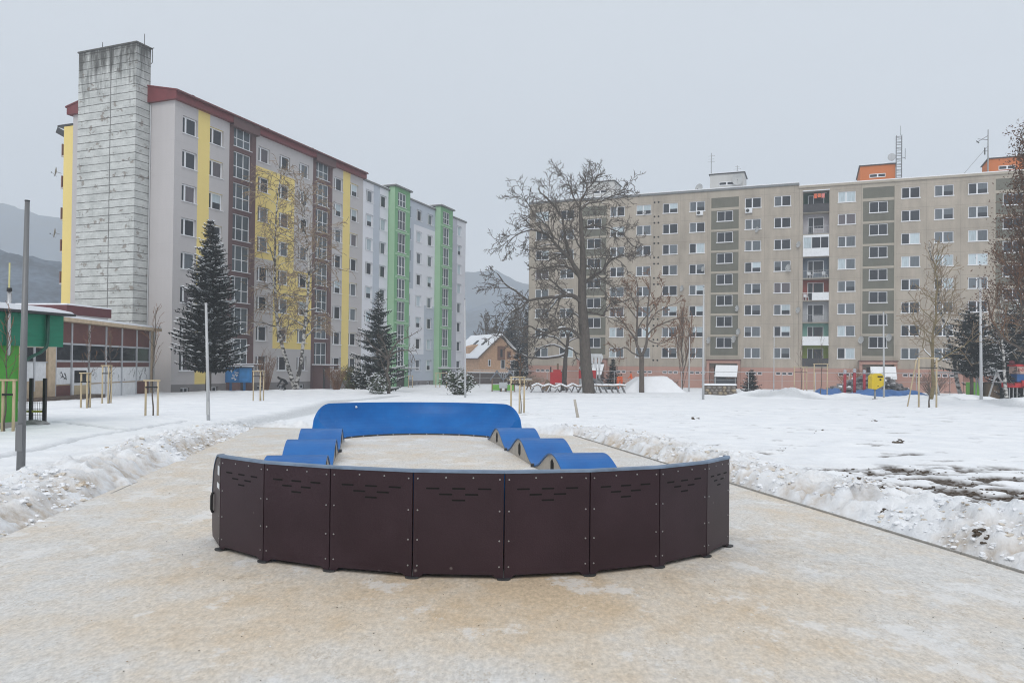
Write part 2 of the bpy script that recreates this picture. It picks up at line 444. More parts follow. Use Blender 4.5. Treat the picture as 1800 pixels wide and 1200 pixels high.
def make_pavement():
    m, n, l, b = nodes_of('icy_pavement')
    tcn = n.new('ShaderNodeTexCoord')
    def noise(sc, st=(1, 1, 1), det=7, ro=.65):
        mp = n.new('ShaderNodeMapping'); mp.inputs['Scale'].default_value = st; l.new(tcn.outputs['Object'], mp.inputs[0])
        z = n.new('ShaderNodeTexNoise'); z.inputs['Scale'].default_value = sc; z.inputs['Detail'].default_value = det; z.inputs['Roughness'].default_value = ro
        l.new(mp.outputs[0], z.inputs['Vector']); return z.outputs['Fac']
    big = noise(.33, (1, .8, 1), 4); mid = noise(1.7, (1, .8, 1), 8, .7); fine = noise(26, (1.15, .6, 1), 8, .8); speck = noise(75, (1, .6, 1), 4, .6); mott = noise(5.5, (1.1, .6, 1), 7, .75)
    # sand swept round the track, packed ice elsewhere
    sp = n.new('ShaderNodeSeparateXYZ'); l.new(tcn.outputs['Object'], sp.inputs[0])
    ex = math_node(n, 'DIVIDE', math_node(n, 'ADD', sp.outputs['X'], .2), 3.6); ey = math_node(n, 'DIVIDE', math_node(n, 'SUBTRACT', sp.outputs['Y'], 5.6), 1.6)
    rr = math_node(n, 'SQRT', math_node(n, 'ADD', math_node(n, 'MULTIPLY', ex, ex), math_node(n, 'MULTIPLY', ey, ey)))
    near = n.new('ShaderNodeClamp'); l.new(math_node(n, 'SUBTRACT', 1.15, rr), near.inputs[0])
    s = math_node(n, 'ADD', math_node(n, 'MULTIPLY', big, .9), math_node(n, 'MULTIPLY', mid, .9))
    s = math_node(n, 'ADD', s, math_node(n, 'MULTIPLY', near.outputs[0], .33))
    rp = n.new('ShaderNodeValToRGB'); l.new(s, rp.inputs[0])
    el = rp.color_ramp.elements
    el[0].position, el[0].color = .62, (.66, .65, .63, 1)
    el[1].position, el[1].color = 1.30, (.60, .475, .335, 1)
    el[1].position = 1.0
    q = el.new(.82); q.color = (.66, .585, .49, 1)
    scl = math_node(n, 'MULTIPLY', s, .78); l.new(scl, rp.inputs[0])
    mx = n.new('ShaderNodeMixRGB'); mx.blend_type = 'MULTIPLY'; mx.inputs[0].default_value = 1
    l.new(rp.outputs[0], mx.inputs[1])
    fr = n.new('ShaderNodeMapRange'); fr.inputs['From Min'].default_value = .3; fr.inputs['From Max'].default_value = .7
    fr.inputs['To Min'].default_value = .66; fr.inputs['To Max'].default_value = 1.26
    l.new(fine, fr.inputs['Value']); l.new(fr.outputs[0], mx.inputs[2])
    brn = n.new('ShaderNodeValToRGB'); l.new(math_node(n, 'ADD', math_node(n, 'MULTIPLY', speck, .45), math_node(n, 'MULTIPLY', mott, .55)), brn.inputs[0])
    brn.color_ramp.elements[0].position, brn.color_ramp.elements[0].color = .555, (0, 0, 0, 1); brn.color_ramp.elements[1].position, brn.color_ramp.elements[1].color = .60, (1, 1, 1, 1)
    mb_ = n.new('ShaderNodeMixRGB'); l.new(math_node(n, 'MULTIPLY', brn.outputs[0], .40), mb_.inputs[0]); l.new(mx.outputs[0], mb_.inputs[1]); mb_.inputs[2].default_value = (.38, .29, .19, 1)
    mx = mb_
    # thin white ice smears and dark grit
    ice = n.new('ShaderNodeValToRGB'); l.new(noise(1.3, (1, .75, 1), 9, .72), ice.inputs[0])
    ice.color_ramp.elements[0].position, ice.color_ramp.elements[0].color = .555, (0, 0, 0, 1)
    ice.color_ramp.elements[1].position, ice.color_ramp.elements[1].color = .60, (1, 1, 1, 1)
    m2 = n.new('ShaderNodeMixRGB'); l.new(math_node(n, 'MULTIPLY', ice.outputs[0], .5), m2.inputs[0]); l.new(mx.outputs[0], m2.inputs[1]); m2.inputs[2].default_value = (.78, .785, .79, 1)
    vo = n.new('ShaderNodeTexVoronoi'); vo.inputs['Scale'].default_value = 17; l.new(tcn.outputs['Object'], vo.inputs['Vector'])
    sepc = n.new('ShaderNodeSeparateColor'); l.new(vo.outputs['Color'], sepc.inputs[0])
    dot = math_node(n, 'MULTIPLY', math_node(n, 'LESS_THAN', vo.outputs['Distance'], .10), math_node(n, 'GREATER_THAN', sepc.outputs[0], .84))
    m3 = n.new('ShaderNodeMixRGB'); l.new(math_node(n, 'MULTIPLY', dot, .55), m3.inputs[0]); l.new(m2.outputs[0], m3.inputs[1]); m3.inputs[2].default_value = (.16, .13, .10, 1)
    l.new(m3.outputs[0], b.inputs['Base Color']); b.inputs['Roughness'].default_value = .62; b.inputs['Specular IOR Level'].default_value = .3
    bp = n.new('ShaderNodeBump'); bp.inputs['Strength'].default_value = .5; bp.inputs['Distance'].default_value = .014
    l.new(math_node(n, 'ADD', math_node(n, 'ADD', fine, math_node(n, 'MULTIPLY', mott, .9)), math_node(n, 'MULTIPLY', mid, 1.5)), bp.inputs['Height']); l.new(bp.outputs[0], b.inputs['Normal'])
    v, f = [], []
    rows = axis_lines(-6, PF.y + 2.2, lambda y: .5)
    NX = 26
    for y in rows:
        a, c = KL * y + CL_ - .12, KR_ * y + CR_ + .02
        for j in range(NX + 1):
            x = a + (c - a) * j / NX
            yy = min(y, PF.y - .18 * (x - PF.x) + .1)
            v.append((x, yy, float(base_z(yy)) + .012 * (float(fbm(x * .9, yy * .9, 3)) - .5)))
    for i in range(len(rows) - 1):
        for j in range(NX):
            k = i * (NX + 1) + j; f.append((k, k + 1, k + NX + 2, k + NX + 1))
    me = bpy.data.meshes.new('pavement'); me.from_pydata(v, [], f); me.materials.append(m)
    me.polygons.foreach_set('use_smooth', [True] * len(f)); me.update()
    o = bpy.data.objects.new('pavement', me); link(o); tag(o, kind='structure')
    k = MB()                                             # thin concrete edging, real step
    for kk, cc, sgn, y0, y1 in ((KR_, CR_, 1, -3, PF.y - 1), (KL, CL_, -1, 5, 11)):
        y = y0
        while y < y1:
            L = 1.0
            x0, x1 = kk * y + cc + sgn * .03, kk * (y + L - .012) + cc + sgn * .03
            k.bar((x0, y, float(base_z(y)) + (-.012 if sgn > 0 else -.03)), (x1, y + L - .012, float(base_z(y + L)) + (-.012 if sgn > 0 else -.03)), .026, .06)
            y += L
    o = k.build('kerb', mat('kerb_concrete', (.30, .29, .27), .9, .2, 9, .4, 30)); tag(o, kind='structure')
make_pavement()

def scatter():
    rng = random.Random(5); mb = MB(); n = 0
    while n < 4600:
        left = rng.random() < .5
        y = rng.uniform(4.5, 22) if rng.random() < .75 else rng.uniform(3.5, 12)
        kk, cc = (KL, CL_) if left else (KR_, CR_)
        d = abs(rng.gauss(.55, .55)) + .03
        x = kk * y + cc + (-d if left else d)
        if fbm(np.array([x * .9]), np.array([y * .9]), 15)[0] < .45: continue
        s = rng.choice((.006, .008, .010, .013, .017, .022)) * rng.uniform(.7, 1.3) * (1 + y * .02)
        mb.lump((x, y, gz(x, y) - s * .05), s * 1.6, s * 1.1, s * .7, rng, rng.choice((0,) * 12 + (1, 1, 2)), .5); n += 1
    dirty = mat('dirty_snow', (.62, .57, .50), .9, .2, 3)
    o = mb.build('snow_clods', [snow_m, dirty, mat('brown_crust', (.47, .40, .32), .9, .3, 3)], smooth=False); tag(o, kind='stuff')
    g = MB()
    for _ in range(700):
        y = 3.2 + 12 * rng.random() ** 1.6
        a, c = KL * y + CL_, KR_ * y + CR_
        x = rng.uniform(max(a, -5.5), min(c, 5.5)); s = rng.uniform(.001, .0036)
        g.lump((x, y, float(base_z(y)) + s * .3 + .004), s * 1.6, s, s * .7, rng, rng.choice((0, 0, 0, 1, 2)), .4)
    o = g.build('grit', [mat('grit_dark', (.07, .06, .05), .9), mat('grit_tan', (.30, .22, .13), .9), snow_m]); tag(o, kind='stuff')
    # lumps of turned earth in the mud patch
    g = MB()
    for _ in range(260):
        c, rx, ry = rng.choice(MUD)
        a = rng.uniform(0, 6.28); q = math.sqrt(rng.random()) * 1.0
        x, y = c.x + rx * q * math.cos(a), c.y + ry * q * math.sin(a); s = rng.uniform(.006, .02)
        g.lump((x, y, gz(x, y) - .01), s * 1.5, s, s * .7, rng, 0, .4)
    for px, py, s in ((1553, 913, .06), (1722, 972, .08), (1735, 978, .07), (1222, 740, .12), (1578, 782, .13), (1440, 764, .06), (1532, 742, .08), (1375, 797, .04)):
        for _ in range(7):
            p = G(px + rng.uniform(-9, 9), py + rng.uniform(-3, 3)); q = s * rng.uniform(.12, .42)
            g.lump((p.x, p.y, gz(p.x, p.y) + q * .2), q * 1.4, q, q * .6, rng, 0, .4)
    o = g.build('earth_clods', mat('wet_earth', (.085, .066, .05), .95, .35, 4)); tag(o, kind='stuff')
scatter()

# ---------------------------------------------------------------- hills far behind
def hill(x0, x1, Y0, Y1, ridge, seed, col):
    """ridge: list of (x, height) along the crest; the slope rises from Y0 to the crest at Y1 and falls behind it"""
    NX, NY = 150, 44
    xs = np.linspace(x0, x1, NX); ts = np.linspace(0, 1.5, NY)
    hx = np.interp(xs, [r[0] for r in ridge], [r[1] for r in ridge])
    X, T = np.meshgrid(xs, ts)
    prof = np.where(T < 1, np.sin(T * math.pi / 2) ** 1.3, np.cos((T - 1) * math.pi))
    Y = Y0 + (Y1 - Y0) * T
    Z = base_z(Y) - 1 + prof * (np.broadcast_to(hx, X.shape) + 1) * (.93 + .14 * fbm(X * .02, Y * .02, seed)) + prof * (fbm(X * .16, Y * .16, seed + 7) - .5) * 7
    v = np.stack([X.ravel(), Y.ravel(), Z.ravel()], 1).tolist()
    i = np.arange(NX * NY).reshape(NY, NX)
    f = np.stack([i[:-1, :-1].ravel(), i[:-1, 1:].ravel(), i[1:, 1:].ravel(), i[1:, :-1].ravel()], 1).tolist()
    me = bpy.data.meshes.new('hill'); me.from_pydata(v, [], f); me.polygons.foreach_set('use_smooth', [True] * len(f))
    m, n, l, b = nodes_of('wooded_hill')
    tcn = n.new('ShaderNodeTexCoord')
    a = n.new('ShaderNodeTexNoise'); a.inputs['Scale'].default_value = .028; a.inputs['Detail'].default_value = 6; l.new(tcn.outputs['Object'], a.inputs['Vector'])
    c = n.new('ShaderNodeTexNoise'); c.inputs['Scale'].default_value = .35; c.inputs['Detail'].default_value = 6; l.new(tcn.outputs['Object'], c.inputs['Vector'])
    rp = n.new('ShaderNodeValToRGB'); l.new(math_node(n, 'ADD', math_node(n, 'MULTIPLY', a.outputs['Fac'], .55), math_node(n, 'MULTIPLY', c.outputs['Fac'], .45)), rp.inputs[0])
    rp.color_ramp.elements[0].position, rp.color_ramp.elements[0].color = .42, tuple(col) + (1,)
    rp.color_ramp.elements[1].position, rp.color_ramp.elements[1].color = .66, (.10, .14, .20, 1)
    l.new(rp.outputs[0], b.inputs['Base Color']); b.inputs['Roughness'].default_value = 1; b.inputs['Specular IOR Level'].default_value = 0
    me.materials.append(m); me.update()
    o = bpy.data.objects.new('hill', me); link(o); tag(o, kind='structure')
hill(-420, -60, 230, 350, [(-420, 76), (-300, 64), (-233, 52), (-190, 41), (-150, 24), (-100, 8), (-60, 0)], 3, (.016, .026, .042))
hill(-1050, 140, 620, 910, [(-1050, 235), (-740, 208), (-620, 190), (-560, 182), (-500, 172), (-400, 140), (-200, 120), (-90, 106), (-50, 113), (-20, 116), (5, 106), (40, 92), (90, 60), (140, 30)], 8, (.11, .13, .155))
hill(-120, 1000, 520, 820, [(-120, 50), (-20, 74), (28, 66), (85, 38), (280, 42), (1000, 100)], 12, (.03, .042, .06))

# ================================================================ PUMP TRACK
def blue_mat():
    m, n, l, b = nodes_of('blue_composite'); tcn = n.new('ShaderNodeTexCoord')
    def noise(sc, st, det=6, ro=.6):
        mp = n.new('ShaderNodeMapping'); mp.inputs['Scale'].default_value = st; l.new(tcn.outputs['Object'], mp.inputs[0])
        z = n.new('ShaderNodeTexNoise'); z.inputs['Scale'].default_value = sc; z.inputs['Detail'].default_value = det; z.inputs['Roughness'].default_value = ro
        l.new(mp.outputs[0], z.inputs['Vector']); return z.outputs['Fac']
    rp = n.new('ShaderNodeValToRGB'); l.new(noise(1.8, (1, 1, 1)), rp.inputs[0])
    rp.color_ramp.elements[0].position, rp.color_ramp.elements[0].color = .3, (.001, .093, .33, 1)
    rp.color_ramp.elements[1].position, rp.color_ramp.elements[1].color = .7, (.002, .130, .42, 1)
    sc = n.new('ShaderNodeValToRGB'); l.new(noise(4.5, (1, .35, 2.2), 9, .75), sc.inputs[0])     # chalky scuffs and dried splashes
    sc.color_ramp.elements[0].position, sc.color_ramp.elements[0].color = .60, (0, 0, 0, 1); sc.color_ramp.elements[1].position, sc.color_ramp.elements[1].color = .75, (1, 1, 1, 1)
    mx = n.new('ShaderNodeMixRGB'); l.new(math_node(n, 'MULTIPLY', sc.outputs[0], .28), mx.inputs[0]); l.new(rp.outputs[0], mx.inputs[1]); mx.inputs[2].default_value = (.22, .34, .52, 1)
    l.new(mx.outputs[0], b.inputs['Base Color']); b.inputs['Specular IOR Level'].default_value = .24
    mr = n.new('ShaderNodeMapRange'); mr.inputs['To Min'].default_value = .25; mr.inputs['To Max'].default_value = .55; l.new(noise(3, (1, 1, 1)), mr.inputs['Value']); l.new(mr.outputs[0], b.inputs['Roughness'])
    return m
blue_m = blue_mat()
blue_edge = mat('blue_edge', (.03, .10, .24), .5, .2, 6)
def panel_mat():
    m, n, l, b = nodes_of('brown_phenolic_panel')
    tcn = n.new('ShaderNodeTexCoord')
    a = n.new('ShaderNodeTexNoise'); a.inputs['Scale'].default_value = 2.2; a.inputs['Detail'].default_value = 7; l.new(tcn.outputs['Object'], a.inputs['Vector'])
    f = n.new('ShaderNodeTexNoise'); f.inputs['Scale'].default_value = 90; f.inputs['Detail'].default_value = 4; l.new(tcn.outputs['Object'], f.inputs['Vector'])
    rp = n.new('ShaderNodeValToRGB'); l.new(a.outputs['Fac'], rp.inputs[0])
    rp.color_ramp.elements[0].position, rp.color_ramp.elements[0].color = .3, (.022, .0095, .0140, 1)
    rp.color_ramp.elements[1].position, rp.color_ramp.elements[1].color = .75, (.035, .018, .025, 1)
    # pale scuffs and droplets
    vo = n.new('ShaderNodeTexVoronoi'); vo.inputs['Scale'].default_value = 7; l.new(tcn.outputs['Object'], vo.inputs['Vector'])
    sc = n.new('ShaderNodeSeparateColor'); l.new(vo.outputs['Color'], sc.inputs[0])
    d = n.new('ShaderNodeMapRange'); d.inputs['From Min'].default_value = .14; d.inputs['From Max'].default_value = .02
    l.new(math_node(n, 'ADD', vo.outputs['Distance'], math_node(n, 'MULTIPLY', f.outputs['Fac'], .06)), d.inputs['Value'])
    k = math_node(n, 'MULTIPLY', d.outputs[0], math_node(n, 'GREATER_THAN', sc.outputs[0], .78))
    k = math_node(n, 'MULTIPLY', k, .5)
    mx = n.new('ShaderNodeMixRGB'); l.new(k, mx.inputs[0]); l.new(rp.outputs[0], mx.inputs[1]); mx.inputs[2].default_value = (.40, .36, .34, 1)
    m4 = n.new('ShaderNodeMixRGB'); m4.blend_type = 'MULTIPLY'; m4.inputs[0].default_value = 1; l.new(mx.outputs[0], m4.inputs[1])
    mr = n.new('ShaderNodeMapRange'); mr.inputs['To Min'].default_value = .75; mr.inputs['To Max'].default_value = 1.25; l.new(f.outputs['Fac'], mr.inputs['Value'])
    l.new(mr.outputs[0], m4.inputs[2])
    l.new(m4.outputs[0], b.inputs['Base Color']); b.inputs['Roughness'].default_value = .42; b.inputs['Specular IOR Level'].default_value = .28
    bp = n.new('ShaderNodeBump'); bp.inputs['Strength'].default_value = .25; bp.inputs['Distance'].default_value = .003
    l.new(f.outputs['Fac'], bp.inputs['Height']); l.new(bp.outputs[0], b.inputs['Normal'])
    return m
panel_m = panel_mat()
bolt_m = mat('bolt_steel', (.33, .33, .33), .35, .1, 5, 0, 1, .5, .6)
slot_m = mat('slot_black', (.004, .004, .004), .9, .1)
ply_m = mat('grey_side_board', (.38, .35, .31), .8, .15, 5, .15, 30)

def circle_fit(pts):
    A = np.array([[2 * p.x, 2 * p.y, 1] for p in pts]); b = np.array([p.x ** 2 + p.y ** 2 for p in pts])
    c = np.linalg.lstsq(A, b, rcond=None)[0]; return c[0], c[1], math.sqrt(c[2] + c[0] ** 2 + c[1] ** 2)

track = empty('pump_track', 'low blue cycling ring with dark brown panelled front on the sandy pavement', 'pump track', (-.3, 9.5, 0))
TZ = track.location.copy()
def tbuild(mb, name, mats, parent, smooth=False):
    """meshes are drawn in world space; shift them to the parent's origin"""
    mb.v = [(x - TZ.x, y - TZ.y, z - TZ.z) for x, y, z in mb.v]
    o = mb.build(name, mats, parent, smooth); return o
FJ = [G(*p) for p in ((388, 966), (464, 987), (580, 1003), (725, 1015), (885, 1018), (1035, 1011), (1157, 997), (1240, 978), (1279, 960))]
fx, fy, fr = circle_fit(FJ)
BH = .84
def berm_profile(h, w):
    """(radial inset from the outer edge, height): a steep transition easing to a flat lip"""
    out = [(0.0, h)]
    for k in range(1, 13):
        t = k / 12 * math.pi / 2
        out.append((w * (1 - math.cos(t)) * .86 + w * .14 * k / 12, (h - .03) * (1 - math.sin(t)) + .03))
    return out
def round_top(s_, L, h, low=.48):
    """height of the rim a distance s_ from the end of a berm: the corner is a quarter round"""
    q = min(1, max(0, s_ / L)); return h * (low + (1 - low) * math.sqrt(max(0, 1 - (1 - q) ** 2)))
def berm(path, h, w, zfun, corner=.42, low=.48):
    """path: (x, y, inward nx, ny) along the outer edge"""
    mb = MB(); th = .028; rows = []; L = [0.0]
    for a, b in zip(path[:-1], path[1:]): L.append(L[-1] + math.hypot(b[0] - a[0], b[1] - a[1]))
    for k, (px, py, nx, ny) in enumerate(path):
        hh = min(round_top(L[k], corner, h, low), round_top(L[-1] - L[k], corner, h, low)); row = []
        for ins, z in berm_profile(h, w):
            x, y = px + nx * ins, py + ny * ins
            row.append((x, y, min(z, hh) + zfun(y)))
        rows.append(row)
    n = len(rows[0]); N = len(rows) - 1; top = rows
    un = [[(p[0] - path[k][2] * th * .12, p[1] - path[k][3] * th * .12, p[2] - th) for p in row] for k, row in enumerate(rows)]
    for k in range(N):
        for j in range(n - 1):
            mb.quad(top[k][j], top[k + 1][j], top[k + 1][j + 1], top[k][j + 1], 0)
            mb.quad(un[k][j + 1], un[k + 1][j + 1], un[k + 1][j], un[k][j], 0)
        mb.quad(un[k][0], un[k + 1][0], top[k + 1][0], top[k][0], 1)
        mb.quad(top[k][-1], top[k + 1][-1], un[k + 1][-1], un[k][-1], 1)
    for k in (0, N):
        for j in range(n - 1): mb.quad(top[k][j], top[k][j + 1], un[k][j + 1], un[k][j], 1)
    return mb, rows
def arc_path(cx, cy, r, a0, a1, N=72):
    out = []
    for k in range(N + 1):
        a = a0 + (a1 - a0) * k / N; out.append((cx + r * math.cos(a), cy + r * math.sin(a), -math.cos(a), -math.sin(a)))
    return out
zf = lambda y: float(base_z(y))
def xy(p): return Vector((p.x, p.y, 0))
FE0 = xy(FJ[0]) + Vector((-.475, .88, 0)) * .52; FE1 = xy(FJ[-1]) + Vector((.20, .98, 0)) * .50   # one more short panel at either end
FO = [FE0] + [xy(p) for p in FJ] + [FE1]
def joint_normal(i):
    a, b = FO[max(i - 1, 0)], FO[min(i + 1, len(FO) - 1)]; d = (b - a).normalized(); n_ = Vector((-d.y, d.x, 0))
    return n_ if n_.dot(Vector((fx, fy, 0)) - FO[i]) > 0 else -n_
FN = [joint_normal(i) for i in range(len(FO))]
fpath = []
for i in range(len(FO) - 1):
    for k in range(8 if i < len(FO) - 2 else 9):
        t = k / 8; p = FO[i].lerp(FO[i + 1], t); n_ = FN[i].lerp(FN[i + 1], t).normalized(); fpath.append((p.x + n_.x * .012, p.y + n_.y * .012, n_.x, n_.y))
mb, rows = berm(fpath, BH, .95, zf)
front = tbuild(mb, 'berm', [blue_m, blue_edge], track, True); front['label'] = 'near curved berm faced with dark brown panels'
def panel_between(a, b, h, slots=True, cut=None):
    mb = MB(); u = Vector((b.x - a.x, b.y - a.y, 0)); L = u.length; u.normalize(); nrm = Vector((u.y, -u.x, 0))
    if nrm.dot(Vector((-fx, -fy, 0))) < 0: nrm = -nrm
    g = .004; z0 = (zf(a.y) + zf(b.y)) / 2
    o = Vector((a.x, a.y, z0))
    def W(s, d, z): q = o + u * s + nrm * d; return (q.x, q.y, z0 + z)
    poly = [(g, .012), (.055, .012), (.085, .036), (L - .085, .036), (L - .055, .012), (L - g, .012), (L - g, h - .012), (g, h - .012)]
    if cut:                                               # rounded upper corner on the free end
        arc = [(k / 8) for k in range(9)]
        if cut == 'end': poly = [(g, .035), (L - g - .05, .035), (L - g, .12)] + [(L - q_, round_top(q_, .42, h) - .015) for q_ in [g] + [.42 * k_ for k_ in arc[1:]]] + [(g, h - .012)]
        else: poly = [(g, .12), (g + .05, .035), (L - g, .035), (L - g, h - .012)] + [(q_, round_top(q_, .42, h) - .015) for q_ in [.42 * k_ for k_ in arc[:0:-1]] + [g]]
    i = len(mb.v)
    mb.v += [W(s, .012, z) for s, z in poly] + [W(s, -.006, z) for s, z in poly]; n = len(poly)
    mb.f.append(tuple(range(i, i + n))); mb.m.append(0)
    mb.f.append(tuple(range(i + 2 * n - 1, i + n - 1, -1))); mb.m.append(0)
    for k in range(n):
        j = (k + 1) % n; mb.f.append((i + k, i + n + k, i + n + j, i + j)); mb.m.append(0)
    if slots:
        for row, (cnt, zz) in enumerate(((3, .70), (2, .655), (1, .61))):
            for c in range(cnt):
                s = L / 2 + (c - (cnt - 1) / 2) * L * .285; w = L * .065; hh = .0065
                pts = []
                for k in range(6):
                    t = -math.pi / 2 + math.pi * k / 5; pts.append((s + w + hh * math.cos(t), zz + hh * math.sin(t)))
                for k in range(6):
                    t = math.pi / 2 + math.pi * k / 5; pts.append((s - w + hh * math.cos(t), zz + hh * math.sin(t)))
                i = len(mb.v); mb.v += [W(p, .0145, q) for p, q in pts]; mb.f.append(tuple(range(i, i + 12))); mb.m.append(1)
    bolts = [(.035, z) for z in (.10, .30, .53, .775)] + [(L - .035, z) for z in (.10, .30, .53, .775)] + [(L * .36, .785), (L * .66, .785)]
    if cut: bolts = bolts[:4] if cut == 'end' else bolts[4:8]
    for s, z in bolts:
        c = Vector(W(s, .0135, z)); mb.disc(c, nrm, .0062, 8, .006, 2)
    return mb
for a, b in zip(FJ[:-1], FJ[1:]):
    tbuild(panel_between(a, b, BH), 'side_panel', [panel_m, slot_m, bolt_m], front)
tbuild(panel_between(FE0, FJ[0], BH, False, 'start'), 'side_panel', [panel_m, slot_m, bolt_m], front)
tbuild(panel_between(FJ[-1], FE1, BH, False, 'end'), 'side_panel', [panel_m, slot_m, bolt_m], front)
ctr = Vector((fx, fy, 0))
for p in FJ:                                              # feet at the joints
    mb = MB(); d = (Vector((p.x, p.y, 0)) - ctr).normalized(); t = Vector((-d.y, d.x, 0)); z = zf(p.y)
    poly = []
    for k in range(10):
        q = p + d * (.034 * math.cos(k * .628) + .016) + t * (.055 * math.sin(k * .628)); poly.append((q.x, q.y))
    mb.prism(poly, z + .003, z + .013, 'z', 0)
    q0, q1 = p + d * .0 + Vector((0, 0, .01)), p - d * .03 + Vector((0, 0, .06)); mb.bar((q0.x, q0.y, z + .015), (q1.x, q1.y, z + .07), .05, .012)
    tbuild(mb, 'foot', dark_metal, front)
def end_plate(rows, k, h, cx, cy, sign, parent, sticker=False):
    """the brown profile plate that closes a berm end"""
    row = rows[k]; nx = 1 if k else -1
    a = rows[0 if k == 0 else -1]; b = rows[1 if k == 0 else -2]
    d = (Vector(a[0]) - Vector(b[0])); d.z = 0; d.normalize()
    mb = MB(); z = zf(row[0][1])
    pts = [Vector(p) - Vector((0, 0, .032)) for p in row]
    base = [Vector((pts[-1].x, pts[-1].y, z + .02)), Vector((row[0][0], row[0][1], z + .035))]
    poly = pts + base
    i = len(mb.v); n = len(poly)
    mb.v += [tuple(p + d * .004) for p in poly] + [tuple(p - d * .014) for p in poly]
    mb.f.append(tuple(range(i, i + n))); mb.m.append(0); mb.f.append(tuple(range(i + 2 * n - 1, i + n - 1, -1))); mb.m.append(0)
    for q in range(n):
        j = (q + 1) % n; mb.f.append((i + q, i + n + q, i + n + j, i + j)); mb.m.append(0)
    o = tbuild(mb, 'end_panel', panel_m, parent)
end_plate(rows, 0, BH, fx, fy, -1, front)
d_ = (Vector((FE0.x, FE0.y, 0)) - Vector((FJ[0].x, FJ[0].y, 0))).normalized(); n_ = Vector((-d_.y, d_.x, 0))
if n_.dot(Vector((FJ[0].x - fx, FJ[0].y - fy, 0))) < 0: n_ = -n_
for s_a, z_a, w_a, h_a in ((.03, .655, .11, .085), (.02, .535, .15, .05)):
    st = MB(); c = Vector((FJ[0].x, FJ[0].y, zf(FJ[0].y) + z_a)) + d_ * s_a + n_ * .017
    st.quad(c, c + d_ * w_a, c + d_ * w_a + Vector((0, 0, h_a)), c + Vector((0, 0, h_a))); tbuild(st, 'sticker', white_paint, front)
hd = MB(); c = Vector((FJ[0].x, FJ[0].y, zf(FJ[0].y))) + d_ * .40 + n_ * .014
hd.tube([c + Vector((0, 0, .27)), c + Vector((0, 0, .275)) + n_ * .012, c + Vector((0, 0, .30)) + n_ * .02, c + Vector((0, 0, .42)) + n_ * .02, c + Vector((0, 0, .445)) + n_ * .012, c + Vector((0, 0, .45))], .012, 8)
tbuild(hd, 'handle', black_pl, front, True)
end_plate(rows, -1, BH, fx, fy, 1, front)
rim = MB()                                                # pale top edge of the front panels
for (a, b), r0_, r1_ in zip(zip(fpath[:-1], fpath[1:]), rows[:-1], rows[1:]):
    o_ = lambda p, d, z: (p[0] - p[2] * d, p[1] - p[3] * d, z)
    za, zb = r0_[0][2], r1_[0][2]
    rim.quad(o_(a, -.02, za + .004), o_(a, .03, za + .001), o_(b, .03, zb + .001), o_(b, -.02, zb + .004))
    rim.quad(o_(a, .03, za + .001), o_(a, .03, za - .018), o_(b, .03, zb - .018), o_(b, .03, zb + .001))
tbuild(rim, 'rim', mat('rim_blue_grey', (.16, .22, .31), .5, .25, 5), front)

# rear berm
rl, rm, rrp = G(608, 772), G(735, 764), G(866, 772)
AX = Vector((-.17, .985, 0)).normalized()                 # the track's long axis
RR = 2.95; RIN = .95; RHA = 62
icx, icy, ir = circle_fit([rl, rm, rrp])
rc = Vector(((rl.x + rrp.x) / 2, 0, 0)); RH = .80
mid_a = math.atan2(AX.y, AX.x)
ro = RR
rcx, rcy = rm.x - AX.x * (ro - RIN), rm.y - AX.y * (ro - RIN)
mb, rrows = berm(arc_path(rcx, rcy, ro, mid_a + R(RHA), mid_a - R(RHA)), RH, RIN, zf, .72, .10)
rear = tbuild(mb, 'berm', [blue_m, blue_edge], track, True); rear['label'] = 'far curved berm showing its blue riding face'
for k in (0, -1): end_plate(rrows, k, RH, rcx, rcy, 1, rear)
for k in range(8):                                        # back panels of the far berm
    a0_, a1_ = mid_a + R(48 - 12 * k), mid_a + R(48 - 12 * (k + 1))
    mb = MB(); q = lambda t, z: (rcx + (ro + .012) * math.cos(t), rcy + (ro + .012) * math.sin(t), z + zf(rcy + ro * math.sin(t)))
    q2 = lambda t, z: (rcx + (ro + .03) * math.cos(t), rcy + (ro + .03) * math.sin(t), z + zf(rcy + ro * math.sin(t)))
    mb.quad(q(a0_, .03), q(a1_, .03), q(a1_, RH - .03), q(a0_, RH - .03)); mb.quad(q2(a1_ + .003, .03), q2(a0_ - .003, .03), q2(a0_ - .003, RH - .03), q2(a1_ + .003, RH - .03))
    tbuild(mb, 'side_panel', panel_m, rear)
st = MB()                                                 # dark skirt and brackets under the far berm's lip
for k in range(40):
    a0_, a1_ = mid_a + R(RHA) - R(2 * RHA) * k / 40, mid_a + R(RHA) - R(2 * RHA) * (k + 1) / 40
    q = lambda t, r_, z: (rcx + r_ * math.cos(t), rcy + r_ * math.sin(t), z + zf(rcy + r_ * math.sin(t)))
    r_ = ro - RIN - .004
    st.quad(q(a0_, r_, .0), q(a1_, r_, .0), q(a1_, r_, .04), q(a0_, r_, .04), 0)
    if k % 4 == 2: st.disc(q(a0_, r_ - .01, .022), (math.cos(a0_), math.sin(a0_), 0), .018, 8, .02, 1)
tbuild(st, 'base_skirt', [dark_metal, bolt_m], rear)
c = Vector(q(mid_a + R(33), ro - .06, RH - .11)); s_ = MB(); s_.lump(c, .03, .03, .03, random.Random(1)); tbuild(s_, 'snow_fleck', snow_m, rear)

